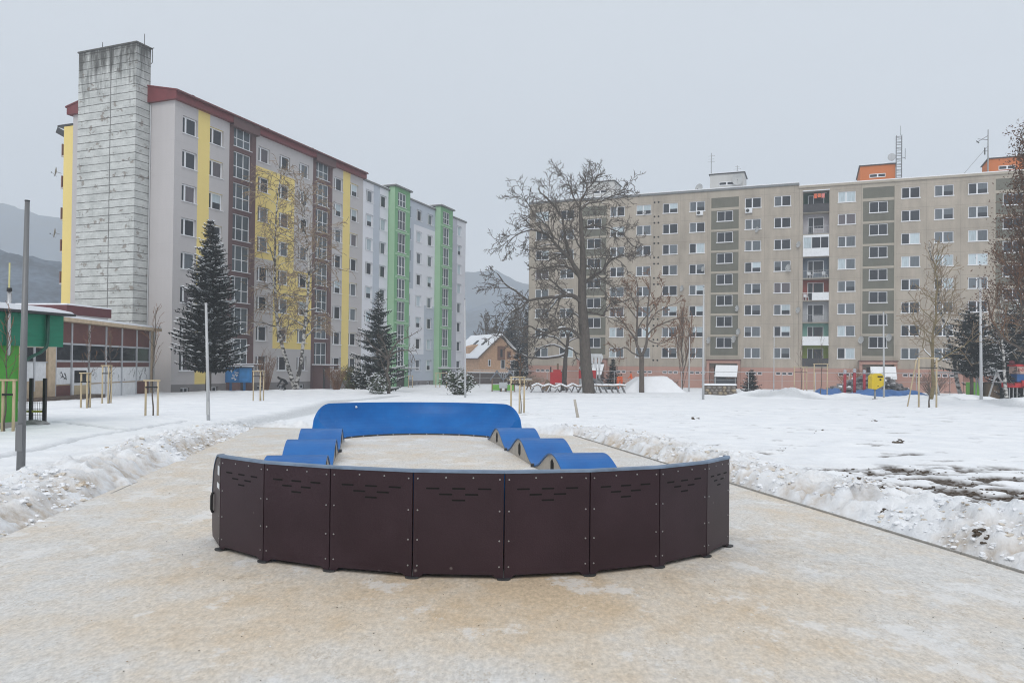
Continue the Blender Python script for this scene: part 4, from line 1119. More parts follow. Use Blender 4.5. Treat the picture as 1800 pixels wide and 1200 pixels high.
blkD = right_block('bare concrete apartment block with a column of coloured loggias and orange roof rooms', 36.61, 31.0,
                   (41.18 - 36.61, 48.3 - 36.61, 51.86 - 36.61, 55.4 - 36.61, 63.2 - 36.61, 66.5 - 36.61 - 1.0), (44.02 - 36.61, 58.2 - 36.61), (37.09 - 36.61,), 24.6, (4.7, 11.9, 15.4, 18.9, 26.7), None)
# round vent holes between two window rows
q = MB()
for i in range(8):
    for dz in (1.62, -.32 + .0):
        for dx in (0, .55): q.disc((18.15 + dx, -.004, RS + RT * i + dz), (0, 1, 0), .13, 10, .02)
q.build('vent_holes', mat('vent_black', (.01, .01, .01), .9), blkC)
# loggias
LX = 37.09 - 36.61
def lmat(n_, c): return mat('loggia_' + n_, c, .8, .1, 3)
LOG = [('lime', (.26, .33, .06), 'dark'), ('mint', (.22, .42, .36), 'white'), ('pale', (.42, .43, .45), 'bars'), ('red', (.28, .07, .05), 'whitehalf'),
       ('slate', (.13, .16, .20), 'bars'), ('white', (.58, .60, .61), 'closed'), ('rose', (.42, .40, .42), 'bars'), ('deepgreen', (.03, .08, .06), 'dark')]
for i, (nm, c, rail) in enumerate(LOG):
    z0 = RS - 1.05 + RT * i; zt = z0 + RT; dm = lmat(nm, c)
    q = MB(); x0, x1 = LX + .004, LX + 3.076
    q.quad((x0, 1.2, z0), (x1, 1.2, z0), (x1, 1.2, zt), (x0, 1.2, zt), 0)
    q.quad((x0, .0, z0), (x0, 1.2, z0), (x0, 1.2, zt), (x0, .0, zt), 0); q.quad((x1, 1.2, z0), (x1, .0, z0), (x1, .0, zt), (x1, 1.2, zt), 0)
    q.box(x0, x1, -.02, 1.19, z0 + .003, z0 + .10, 1); q.quad((x0, .02, zt - .02), (x0, 1.19, zt - .02), (x1, 1.19, zt - .02), (x1, .02, zt - .02), 1)
    lg = q.build('loggia', [dm, w_pale], blkD)
    if rail != 'closed':
        q = MB(); q.quad((x0 + .62, 1.19, z0 + .12), (x0 + 1.18, 1.19, z0 + .12), (x0 + 1.18, 1.19, z0 + 2.3), (x0 + .62, 1.19, z0 + 2.3), 0); q.quad((x0 + 1.3, 1.19, z0 + .95), (x0 + 2.4, 1.19, z0 + .95), (x0 + 2.4, 1.19, z0 + 2.3), (x0 + 1.3, 1.19, z0 + 2.3), 0)
        for a in (.56, 1.18, 2.4): q.box(x0 + a, x0 + a + .08, 1.14, 1.185, z0 + .5, z0 + 2.36, 1)
        q.box(x0 + .56, x0 + 2.48, 1.14, 1.185, z0 + 2.363, z0 + 2.42, 1); q.box(x0 + 1.26, x0 + 2.4, 1.14, 1.185, z0 + .88, z0 + .95, 1)
        q.build('balcony_door', [g_dark, white_pl], lg)
    q = MB()
    if rail == 'bars':
        q.bar((x0, -.05, z0 + 1.05), (x1, -.05, z0 + 1.05), .05); q.bar((x0, -.05, z0 + .18), (x1, -.05, z0 + .18), .04)
        for k in range(17): q.bar((x0 + .08 + k * .18, -.05, z0 + .18), (x0 + .08 + k * .18, -.05, z0 + 1.05), .022)
        rm_ = steel
    elif rail == 'white': q.box(x0, x1, -.07, -.024, z0 + .05, z0 + 1.1); rm_ = white_paint
    elif rail == 'whitehalf':
        q.box(x0 + 1.1, x1, -.07, -.024, z0 + .08, z0 + 1.02); q.bar((x0, -.05, z0 + 1.04), (x1, -.05, z0 + 1.04), .05); rm_ = white_paint
    elif rail == 'closed': q.box(x0, x1, -.07, -.024, z0 + .05, z0 + 1.1); rm_ = white_paint
    else: q.box(x0, x1, -.07, -.024, z0 + .08, z0 + 1.12); rm_ = mat('dark_balcony_panel', (.045, .045, .05), .6)
    q.build('railing', rm_, lg)
    if rail == 'closed':
        q = MB(); q.quad((x0, -.03, z0 + 1.1), (x1, -.03, z0 + 1.1), (x1, -.03, zt - .1), (x0, -.03, zt - .1), 0)
        for a in (0, 1.0, 2.05, 2.99): q.box(x0 + a, x0 + a + .08, -.09, -.034, z0 + 1.1, zt - .1, 1)
        q.box(x0, x1, -.095, -.034, zt - .34, zt - .02, 1); q.box(x0 + .08, x0 + .99, -.06, -.034, z0 + 1.12, zt - .35, 2)
        q.build('glazing', [g_dark, white_paint, g_pale], lg)
    if i in (7, 0):
        q = MB(); q.box(x0 - .05, x1 + .05, -.35, -.03, zt - .06, zt + .02); q.build('awning', snow_cap, lg)
lx = lambda a, y, z: FR_.world(37.09 + a, y, z)
def laundry():
    t = empty('laundry', 'orange and pink washing hung in the topmost dark loggia', 'laundry', lx(1.9, .0, RS - 1.05 + RT * 7 + 2.1), FR_.a)
    q = MB(); q.bar((-.6, 0, .3), (.9, 0, .3), .03); q.build('rail', steel, t)
    for k, (a, c) in enumerate(((-.45, (.62, .13, .06)), (.0, (.62, .16, .08)), (.45, (.60, .20, .18)))):
        q = MB(); q.box(a - .19, a + .19, -.03, .03, -.28 + .08 * (k % 2), .3); q.build('cloth', mat('laundry_%d' % k, c, .9, .2), t)
laundry()
def plastic_chair(a, i, label):
    t = empty('plastic_chair', label, 'chair', lx(a, .45, RS - 1.05 + RT * i + .105), FR_.a + .6, 'white plastic chairs on loggias')
    q = MB(); q.box(-.24, .24, -.23, .23, .40, .44); q.build('seat', white_paint, t)
    q = MB(); q.box(-.24, .24, .20, .25, .45, .85); q.build('backrest', white_paint, t)
    for sx in (-1, 1):
        for sy in (-1, 1): q = MB(); q.bar((sx * .21, sy * .2, .4), (sx * .25, sy * .24, 0), .045); q.build('leg', white_paint, t)
plastic_chair(.85, 4, 'white plastic chair near the door of the slate blue loggia')
plastic_chair(2.6, 4, 'white plastic chair in the far corner of the slate blue loggia')
plastic_chair(.4, 3, 'white plastic chair in the red loggia')

def rooftop_room(x0, x1, y0, y1, z0, z1, m, side_m, label, base):
    t = empty('rooftop_room', label, 'rooftop room', FR_.world(x0, y0, z0), FR_.a, 'lift rooms on the roof'); w, d, h = x1 - x0, y1 - y0, z1 - z0
    q = MB(); q.quad((0, 0, 0), (w, 0, 0), (w, 0, h), (0, 0, h), 0); q.quad((w, 0, 0), (w, d, 0), (w, d, h), (w, 0, h), 1); q.quad((0, d, 0), (0, 0, 0), (0, 0, h), (0, d, h), 0); q.quad((w, d, 0), (0, d, 0), (0, d, h), (w, d, h), 1)
    q.build('wall', [m, side_m], t)
    q = MB(); q.box(-.15, w + .15, -.15, d + .15, h + .003, h + .12, 0); q.box(-.1, w + .1, -.1, d + .1, h + .123, h + .2, 1); q.build('roof', [dark_metal, snow_cap], t)
    wn_ = MB(); a, b = w * .27, w * .72; zc_ = h * .52
    wn_.box(a, b, -.04, -.004, zc_ - .24, zc_ + .24, 0); wn_.quad((a + .06, -.045, zc_ - .16), (w * .48, -.045, zc_ - .16), (w * .48, -.045, zc_ + .16), (a + .06, -.045, zc_ + .16), 1); wn_.quad((w * .52, -.045, zc_ - .16), (b - .06, -.045, zc_ - .16), (b - .06, -.045, zc_ + .16), (w * .52, -.045, zc_ + .16), 1)
    wn_.build('window', [white_pl, g_dark], t)
    return t
w_or = concrete_wall('orange_render', (.52, .165, .055), 5, 0, 0, .12, .95, .06); w_lightroom = concrete_wall('pale_room', (.50, .50, .49), 5, 0, 0, .18, .9, .08); w_sage = concrete_wall('sage_render', (.29, .33, .30), 5, 0, 0, .1, .95, .05)
def rr_at(px0, px1, ptop, yo, m, sm, label, zr, depth=4.0):
    x0, z = FR_.hit(px0, ptop, yo); x1, _ = FR_.hit(px1, ptop, yo)
    return rooftop_room(x0, x1, yo, yo + depth, zr, z, m, sm, label, 0), x0, x1, z
rr_at(1031, 1080, 322, 4, w_lightroom, w_lightroom, 'pale rooftop room seen through the crown of the big bare tree', 25.42)
_, wx0, wx1, wz = rr_at(1248, 1308, 308, 4, w_lightroom, w_lightroom, 'white rooftop room with antennas and a dish', 25.42)
_, ox0, ox1, oz = rr_at(1512, 1574, 293, 4, w_or, w_sage, 'orange rooftop room with a ladder mast beside it', 25.0, 7.5)
_, qx0, qx1, qz = rr_at(1738, 1803, 280, 4, w_or, w_sage, 'orange rooftop room partly behind the dry leafy tree', 25.0)
def dish(loc, rz, r, label, group, arm=.35, tilt=.35):
    t = empty('satellite_dish', label, 'satellite dish', loc, rz, group)
    q = MB(); n = 14; rows_ = []
    for k in range(5):
        rr = r * k / 4; rows_.append([(rr * math.cos(2 * math.pi * j / n), -arm + .28 * r * (rr / r) ** 2 * -1, rr * math.sin(2 * math.pi * j / n) * 1.08) for j in range(n)])
    for k in range(4):
        for j in range(n):
            q.quad(rows_[k][j], rows_[k][(j + 1) % n], rows_[k + 1][(j + 1) % n], rows_[k + 1][j])
    q.v = [(x, y - .0 + z * tilt * .4, z) for x, y, z in q.v]
    q.build('reflector', mat('dish_grey', (.42, .43, .43), .5, .1), t, True)
    q = MB(); q.tube([(0, 0, -.1), (0, -arm, -.02)], .025, 6); q.tube([(0, -arm, -r), (0, -arm - r * .9, -r * .25)], .014, 5); q.build('arm', steel, t)
    q = MB(); q.tube([(0, -arm - r * .85, -r * .28), (0, -arm - r * 1.05, -r * .2)], .04, 8); q.build('receiver', dark_metal, t)
    return t
DG = 'satellite dishes on the concrete blocks'
for px, py, r, lab in ((1138, 374, .36, 'small dish under a top floor window left of the round vent holes'), (1335, 404, .42, 'white dish at the corner of a second floor-from-top window beside an air conditioner column'),
                       (1390, 471, .55, 'large white dish at the window just left of the loggia column'), (1240, 473, .40, 'dish seen edge-on left of the first dark stair bay'),
                       (1408, 430, .45, 'dish fixed beside the white glazed loggia'), (1250, 598, .50, 'dish left of the lowest stair window of the middle entrance'),
                       (1294, 596, .55, 'dish right of the lowest stair window of the middle entrance'), (1302, 583, .48, 'dish right of the stair bay, below another dish and above the pair at the porch'),
                       (1300, 542, .45, 'highest dish on the wall right of the middle stair bay'), (1407, 545, .45, 'dish fixed beside the pale grey loggia with bars'),
                       (1518, 597, .52, 'dish left of the lowest stair window of the right-hand entrance'), (1567, 593, .52, 'dish right of the lowest stair window of the right-hand entrance'),
                       (1203, 507, .48, 'dish alone on the wall between two windows above the broom-like bush')):
    x, z = FR_.hit(px, py); dish(FR_.world(x, -.005, z), FR_.a - .75, r * .82, lab, DG)
dish(FR_.world(wx1 - .8, 3.9, wz - 1.0), FR_.a, .75, 'big round dish on the white rooftop room', 'dishes on the roofs', .25)
dish(FR_.world(wx0 - 1.3, 4.0, 26.4), FR_.a - .4, .6, 'thin tilted dish standing left of the white rooftop room', 'dishes on the roofs', .2)
for px, py, lab in ((103, 303, 'dish on the loggia edge of the yellow striped block, upper of two'), (101, 410, 'dish on the loggia edge of the yellow striped block, lower of two')):
    q_ = P(px + 5, py, 66.5); dish(q_, R(-60), .42, lab, 'dishes on the far loggias')
def air_con(px, py, lab):
    x, z = FR_.hit(px, py); t = empty('air_conditioner', lab, 'air conditioner', FR_.world(x, -.01, z), FR_.a, 'air conditioners under windows')
    q = MB(); q.box(-.43, .43, -.36, -.05, -.3, .3); q.build('case', white_paint, t)
    q = MB(); q.disc((-.14, -.37, 0), (0, 1, 0), .22, 16, .02); q.build('fan_grille', dark_metal, t)
    q = MB(); q.bar((-.3, -.3, -.33), (-.3, 0, -.33), .04); q.bar((.3, -.3, -.33), (.3, 0, -.33), .04); q.build('bracket', steel, t)
air_con(1230.5, 375, 'white air conditioner under a top floor window left of the stair bay')
air_con(1316.5, 371, 'white air conditioner under a top floor window right of the stair bay')

def mast(px, py0, py1, yo, label, r=.05, rungs=()):
    x, z1 = FR_.hit(px, py1, yo); _, z0 = FR_.hit(px, py0, yo)
    t = empty('antenna_mast', label, 'antenna', FR_.world(x, yo, z0), FR_.a, 'antenna masts on the roofs')
    q = MB(); q.tube([(0, 0, 0), (0, 0, z1 - z0)], [r, r * .7], 6); q.build('pole', steel, t)
    return t, z1 - z0
t, h = mast(1250.5, 308, 269, 5, 'thin antenna pole rising from the white rooftop room', .06)
q = MB()
for k, w in ((.6, .5), (.72, .4), (.86, .5)): q.bar((-w, 0, h * k), (w, 0, h * k), .03); q.bar((0, -w, h * k), (0, w, h * k), .03)
q.build('crossbars', steel, t)
t, h = mast(1296, 312, 291, 5, 'short aerial on the corner of the white rooftop room', .05)
q = MB(); q.bar((-.5, 0, h * .7), (.5, 0, h * .7), .04); q.bar((-.3, 0, h * .9), (.3, 0, h * .9), .04); q.disc((.0, -.1, h * .3), (0, 1, 0), .4, 12, .08); q.build('crossbars', steel_pale, t)
xL, zL = FR_.hit(1574, 243, 5); t = empty('lattice_mast', 'narrow ladder-like mast beside the orange rooftop room', 'antenna', FR_.world(xL, 3.7, 25.0), FR_.a)
h = zL - 25.0; q = MB()
for sx in (0, .62):
    for sy in (0, .5): q.bar((sx, sy, 0), (sx, sy, h), .07)
for k in range(18):
    z = h * (k + .5) / 18; q.bar((0, 0, z), (.62, 0, z), .06)
    if k % 2: q.bar((0, .5, z), (.62, .5, z), .05)
q.build('frame', mat('mast_steel', (.17, .18, .19), .5, .1), t)
q = MB(); q.disc((-.55, -.2, h * .56), (.3, 1, 0), .48, 14, .12); q.build('dish', steel_pale, t)
q = MB(); q.bar((1.0, 0, h * .5), (1.0, 0, h * .72), .05); q.bar((.62, 0, h * .53), (1.0, 0, h * .53), .05); q.tube([(.5, .2, h), (.5, .2, h + 1.2)], .025, 5); q.build('whip_antenna', dark_metal, t)
t, h = mast(1737, 303, 228, 3.5, 'tall brown antenna pole with a bent arm left of the second orange room', .09)
q = MB(); q.bar((0, 0, h * .76), (-1.1, 0, h * .80), .05); q.bar((0, 0, h * .86), (-1.2, 0, h * .72), .05); q.bar((-.95, 0, h * .70), (-1.25, 0, h * .76), .09); q.bar((-.35, 0, h * .42), (-.35, 0, h * .58), .12); q.bar((0, 0, h * .5), (-.35, 0, h * .5), .05); q.build('arm', dark_metal, t)
q = MB(); q.tube([(0, 0, h * .62), (-2.6, 0, 0)], .015, 4); q.build('guy_wire', dark_metal, t)

# ================================================================ HOUSE BETWEEN THE BLOCKS, LOW BUILDINGS ON THE LEFT
def gable_house():
    ap = P(879, 590, 125); gl, gr = P(843, 626, 125), P(914, 630, 125); z0 = gz(ap.x, 125) - .4
    c = P(879, 640, 125); t = empty('brick_house', 'small ochre brick house with a steep snow covered roof between the blocks', 'house', (c.x, c.y, 0), R(28))
    hw = (gr.x - gl.x) / 2 / math.cos(R(28)) * 1.0; ez = gl.z; L = 11; az = ap.z
    wall_m = mat('ochre_brick', (.52, .33, .21), .9, .18, 3, .2, 20)
    q = MB(); poly = [(-hw, z0), (hw, z0), (hw, ez + .1), (0, az - .12), (-hw, ez + .1)]
    q.prism(poly, 0, L, 'y'); q.build('wall', wall_m, t)
    rf = MB(); k = (az - ez) / hw
    for s in (-1, 1):
        e_ = hw + .55; ze = az - k * e_
        rf.prism([(0, az), (s * e_, ze), (s * e_, ze + .14), (0, az + .16)], -.5, L + .4, 'y', 0); rf.prism([(0, az + .165), (s * e_, ze + .145), (s * e_, ze + .30), (0, az + .36)], -.46, L + .4, 'y', 1)
    roof = rf.build('roof', [mat('dark_verge', (.10, .07, .06), .8), snow_cap], t)
    for (y, zz) in ((2.2, .42), (5.5, .42), (6.0, .75)):
        x = -hw * zz; z = az - k * hw * zz + .34; q = MB(); q.box(x - .45, x + .35, y, y + .8, z - .2, z + .12); q.v = [(a, b, c_ + (a - x) * k) for a, b, c_ in q.v]; q.build('skylight', dark_metal, roof)
    q = MB(); q.prism([(-hw * .95, ez + .2), (-hw * .95, ez + 1.5), (-hw * .25, ez + 1.9 + .4), (-hw * .25, ez + .8)], 4.2, 7.2, 'y'); q.build('dormer', wall_m, roof)
    bw = mat('brown_boards', (.19, .10, .07), .85, .25, 5)
    for x0, x1, a, b, m_ in ((-.5, .9, ez - .6, ez + 1.7, bw), (.1, .9, ez - 2.0, ez - .5, white_pl), (-2.2, -1.7, ez - 1.6, ez - .5, white_pl), (1.9, 2.6, ez - 2.0, ez - .6, white_pl), (1.2, 2.0, ez - .4, ez + .9, bw)):
        q = MB(); q.box(x0, x1, -.06, -.004, a, b, 0); k_ = .1 if m_ is white_pl else (x1 - x0) * .36; q.box(x0 + k_, x1 - k_, -.075, -.061, a + k_, b - k_, 1); q.build('window', [m_, g_dark], t)
    q = MB(); q.box(-.6, .6, 3.6, 4.6, az + .0, az + .9) ; 
    return t
gable_house()
def garden_wall():
    a, b = P(822, 672, 112), P(924, 672, 116); t = empty('boundary_wall', 'dark brown boundary wall with a snow ledge in front of the ochre house', 'wall', (a.x, a.y, 0))
    z0 = gz(a.x, 112) - .4; z1 = P(830, 655, 112).z; q = MB(); q.bar((0, 0, (z0 + z1) / 2), (b.x - a.x, b.y - a.y, (z0 + z1) / 2), .3, z1 - z0); q.build('wall', mat('dark_wall', (.085, .068, .062), .9, .25, 3), t)
    q = MB(); q.bar((0, 0, z1 + .06), (b.x - a.x, b.y - a.y, z1 + .06), .5, .12); q.build('snow_ledge', snow_cap, t)
garden_wall()

def shop():
    """long low building with brown panels"""
    A = P(33, 640, 39.5); B = P(264, 640, 56.2); u = Vector((B.x - A.x, B.y - A.y, 0)); Lx = u.length; ang = math.atan2(u.y, u.x)
    fr = Frame((A.x, A.y), ang); t = empty('low_shop_building', 'low flat roofed shop with brown upper panels, white boards and graffiti', 'building', (A.x, A.y, 0), ang)
    X = lambda px, py=600: fr.hit(px, py)[0]
    def Z(px, py): return fr.hit(px, py)[1]
    cream = mat('cream_render', (.50, .39, .27), .85, .16, 3, .2, 20); brown = mat('brown_sheet', (.125, .048, .042), .6, .14, 2); grey = mat('grey_mullion', (.42, .43, .45), .5)
    board = mat('white_board', (.68, .69, .70), .7, .1, 4); dk = mat('shop_glass', (.022, .025, .03), .1, .4, .8)
    ztop = Z(107, 563); z_b0 = Z(155, 606); z_w0 = Z(155, 635); z_w1 = z_b0; z_bs = Z(155, 645); z_wb = Z(155, 673); zg = -1.6
    q = MB(); q.box(0, Lx + .35, .02, 9, zg, ztop - .06); q.build('wall', cream, t)
    q = MB(); q.box(-.3, Lx + .9, -.45, 9.3, ztop - .05, ztop + .16, 0); q.box(-.25, Lx + .85, -.42, 9.2, ztop + .163, ztop + .30, 1); q.build('roof', [cream, snow_cap], t)
    q = MB(); q.box(Lx - .05, Lx + .34, -.12, .015, zg, ztop - .055); q.build('pier', cream, t); x0 = X(82); q = MB(); q.box(x0, x0 + .75, -.12, .015, zg, z_b0 - .02); q.build('pier', cream, t)
    xs = [X(p) for p in (96, 124.5, 155, 185, 213, 239, 262)]
    for k, (a, b) in enumerate(zip(xs[:-1], xs[1:])):
        q = MB(); q.box(a + .06, b - .06, -.035, .015, z_b0 + .05, ztop - .09); q.build('brown_panel', brown, t)
        q = MB(); q.box(a + .02, b - .02, -.06, .015, z_w0 - .05, z_w0 + .06, 1); q.box(a + .02, b - .02, -.06, .015, z_w1 - .06, z_w1 + .045, 1); q.quad((a + .06, -.02, z_w0 + .06), (b - .06, -.02, z_w0 + .06), (b - .06, -.02, z_w1 - .06), (a + .06, -.02, z_w1 - .06), 0); q.build('window', [dk, grey], t)
        q = MB(); q.box(a + .06, b - .06, -.03, .015, z_bs, z_w0 - .055); q.build('brown_strip', brown, t)
        if k == 1:
            q = MB(); q.box(a + .1, b - .1, -.06, .015, zg + .4, z_bs - .02, 0); q.box(a + .35, b - .3, -.075, -.062, z_wb + .05, z_bs - .2, 1); q.box(a + .35, b - .3, -.075, -.062, zg + .9, z_wb - .1, 2); q.build('shop_door', [board, dk, wood_pale], t); continue
        q = MB(); q.box(a + .06, b - .06, -.04, .015, z_wb, z_bs - .01, 0)
        q.box(a + .06, b - .06, -.045, .015, zg + .35, z_wb - .08, 1); q.build('lower_panel', [board, brown if k in (0, 5) else board], t)
    q = MB()
    for x in xs: q.box(x - .06, x + .06, -.10, -.0, zg, ztop - .09)
    for x in xs[:1]: pass
    q.build('mullions', grey, t)
    rng = random.Random(4); q = MB()                      # spray scribbles on the white boards
    for k in (0, 2, 3, 4, 5):
        for _ in range(5 if k != 5 else 8):
            x, z = rng.uniform(xs[k] + .4, xs[k + 1] - .4), rng.uniform(z_wb + .2, z_bs - .25); pts = []
            a = rng.uniform(0, 6.3)
            for s in range(7): a += rng.uniform(-1.3, 1.3); x += .10 * math.cos(a); z += .10 * math.sin(a); x = min(max(x, xs[k] + .15), xs[k + 1] - .15); z = min(max(z, z_wb + .06), z_bs - .08); pts.append((x, -.046, z))
            q.tube(pts, .02 if k in (0, 5) and _ < 3 else .009, 4)
    q.build('graffiti', mat('graffiti_black', (.03, .03, .035), .6), t)
    # the bay left of the pier, partly behind the kiosk
    a, b = .05, x0 - .02; q = MB(); q.box(a, b, -.03, .015, zg, z_b0, 2); m_ = (a + b) / 2
    for c, d in ((a + .1, m_ - .08), (m_ + .08, b - .1)):
        q.quad((c, -.04, z_w0 - .02), (d, -.04, z_w0 - .02), (d, -.04, z_w1 - .3), (c, -.04, z_w1 - .3), 0); q.box(c, d, -.05, -.031, z_wb + .25, z_w0 - .1, 3)
    q.box(a, b, -.08, -.031, z_w0 - .1, z_w0 - .03, 1); q.box(m_ - .06, m_ + .06, -.09, -.031, z_wb - .3, z_b0, 1); q.build('window', [dk, grey, cream, board], t)
    q = MB(); q.box(-.5, Lx * .42, -1.2, -.13, zg, gz(A.x, A.y) + .10); q.build('plinth_step', mat('wet_brown_soil', (.10, .075, .06), .9, .3, 5, .4, 20), t)
    q = MB(); q.tube([(Lx + .15, -.2, ztop - .1), (Lx + .15, -.2, zg)], .05, 6); q.build('downpipe', steel, t)
shop()
def kiosk():
    g1 = mat('bright_green_wall', (.075, .30, .045), .65, .1, 3); g2 = mat('dark_green_boards', (.012, .17, .10), .5, .12, 2, 0, 1, .35, 0, (1, 1, 6))
    Y = 20.2; A = P(31, 740, Y); fr = Frame((A.x, A.y), R(75)); t = empty('green_kiosk', 'two-tone green kiosk with a snowy flat roof at the left edge', 'kiosk', (A.x, Y, 0), R(75)); z0 = gz(A.x + .3, Y) - .15
    Z = lambda px, py: fr.hit(px, py)[1]; X = lambda px, py=600: fr.hit(px, py)[0]
    za, zb = Z(40, 608), Z(45, 550); xr = X(105)
    q = MB(); q.box(-5, 0, 0, 3.4, z0 + .30, za, 0); q.build('lower_wall', g1, t)
    q = MB(); q.box(-5.02, .03, -.03, 3.42, z0 - .3, z0 + .30); q.build('base', mat('kiosk_concrete', (.30, .29, .27), .9, .15), t)
    q = MB(); q.box(-5, xr, -.12, 3.6, za + .003, zb - .02); q.build('upper_box', g2, t)
    q = MB(); q.box(-5.2, xr + .22, -.32, 3.9, zb - .015, zb + .05, 0); q.prism([(-5.2, zb + .053), (xr + .18, zb + .053), (xr + .08, zb + .10), (xr - .6, zb + .17), (-1.2, zb + .21), (-5.2, zb + .24)], -.31, 3.8, 'y', 1); q.build('roof', [dark_metal, snow_cap], t)
    q = MB(); x = X(73)
    q.tube([(x, -.2, zb - .02), (x, -.2, za + .12), (x - .04, -.2, za - .02), (x - .18, -.17, za - .16), (x - .45, -.1, za - .30), (.12, -.06, za - .40), (.06, -.06, za - .62), (.06, -.06, z0)], .045, 8); q.build('drainpipe', mat('dark_green_pipe', (.012, .07, .05), .4), t, True)
    q = MB(); xp = X(4); q.tube([(xp, -.2, Z(4, 625)), (xp, -.2, Z(4, 512))], .05, 10, 0); q.tube([(xp, -.2, Z(4, 512)), (xp, -.2, Z(4, 506))], .06, 10, 1); q.build('flue', [mat('shiny_flue', (.5, .5, .5), .25, .1, 3, 0, 1, .5, .8), black_pl], t, True)
    return t
kiosk()
def back_shed():
    a = P(60, 545, 50); t = empty('red_roofed_shed', 'low dark red roof with snow on top behind the green kiosk', 'shed', (a.x, 50, 0), R(-8))
    z1 = P(60, 536, 50).z; w = P(106, 540, 50).x - P(20, 540, 50).x
    q = MB(); q.box(-1, w - .8, 0, 4, -1.4, z1 - .6); q.build('wall', w_grey, t); q = MB(); q.box(-1.2, w - .7, -.2, 4.2, z1 - .6, z1, 0); q.box(-1.2, w - .7, -.2, 4.2, z1 + .003, z1 + .1, 1); q.build('roof', [mat('maroon_sheet', (.11, .03, .035), .5), snow_cap], t)
back_shed()
def gate_panel():
    p0, p1 = G(54, 748), G(80, 748); t = empty('fence_panel', 'black wire fence panel between two posts beside the green kiosk', 'fence', (p0.x, p0.y, gz(p0.x, p0.y)))
    w = p1.x - p0.x; h = 1.28
    for x in (0, w): q = MB(); q.box(x - .04, x + .04, -.04, .04, -.2, h); q.build('post', black_pl, t)
    q = MB()
    for k in range(15): x = -.35 + k * (w + .3) / 14; q.bar((x, 0, .08), (x, 0, .62), .008)
    for z in (.08, .25, .42, .60): q.bar((-.4, .0, z), (w, 0, z), .01)
    q.build('wire_mesh', dark_metal, t)
    q = MB(); q.bar((-.5, -.02, .36), (w - .05, -.02, .36), .03, .06); q.build('yellow_rail', mat('yellow_green', (.40, .38, .05), .6), t)
    q = MB(); q.lump((w * .6, -.15, .02), .45, .25, .12, random.Random(3)); q.build('debris_heap', mat('grey_debris', (.25, .25, .25), .9, .4, 6), t)
gate_panel()
q = MB(); a, b = P(14, 612, 20.0), P(17, 462, 20.0); q.tube([a, b], .022, 6); o = q.build('thin_pole', mat('pale_yellow_paint', (.55, .52, .25), .6), smooth=True); tag(o, 'thin pale yellow pole rising beside the green kiosk', 'pole')

# ================================================================ POLES
def pole(base_px, top_px, Y, r0, r1, label, m=steel):
    b = P(base_px[0], base_px[1], Y); tp = P(top_px[0], top_px[1], Y); b.z = gz(b.x, b.y) - .05
    t = empty('lamp_post', label, 'lamp post', b, 0, 'bare lamp posts'); v = tp - b
    q = MB(); q.tube([(0, 0, -.3), tuple(v * .4), tuple(v * .41), tuple(v)], [r0, (r0 * .6 + r1 * .4) , r0 * .58 + r1 * .4, r1], 16); q.build('pole', m, t, True)
    q = MB(); k = v * .13; q.box(k.x - .05, k.x + .05, k.y - r0 - .004, k.y - r0 * .8, k.z - .2, k.z + .2); q.build('access_door', m, t)
    q = MB(); q.tube([tuple(v), tuple(v * 1.004)], r1 * 1.08, 12); q.build('cap', black_pl, t)
    return t
pole((36, 838), (48, 354), 11.55, .062, .033, 'tall bare grey lamp post nearest the camera, by the green kiosk', mat('dull_steel', (.17, .175, .18), .45, .12, 6, 0, 1, .4, .2, (1, 1, .15)))
pole((367, 747), (362, 532), 23.65, .055, .036, 'bare lamp post leaning in front of the dark spruce', steel_pale)
pole((818, 700), (817, 526), 55.5, .075, .048, 'slim pale lamp post beside the rounded evergreen bush', steel_pale)
pole((1236, 702), (1237, 505), 58, .095, .06, 'lamp post left of the stone block wall', steel_pale)
pole((1211, 680), (1212, 592), 84, .08, .06, 'short pale post in front of the broom-like bush', steel_pale)
pole((1554, 693), (1553, 548), 64, .085, .06, 'white lamp post next to the yellow litter bin', steel_pale)
pole((1725, 699), (1723, 490), 60, .12, .075, 'lamp post in front of the pine and the play huts', steel_pale)
pole((1360, 688), (1361, 575), 80, .055, .04, 'very thin pale post left of the loggia column', steel_pale)

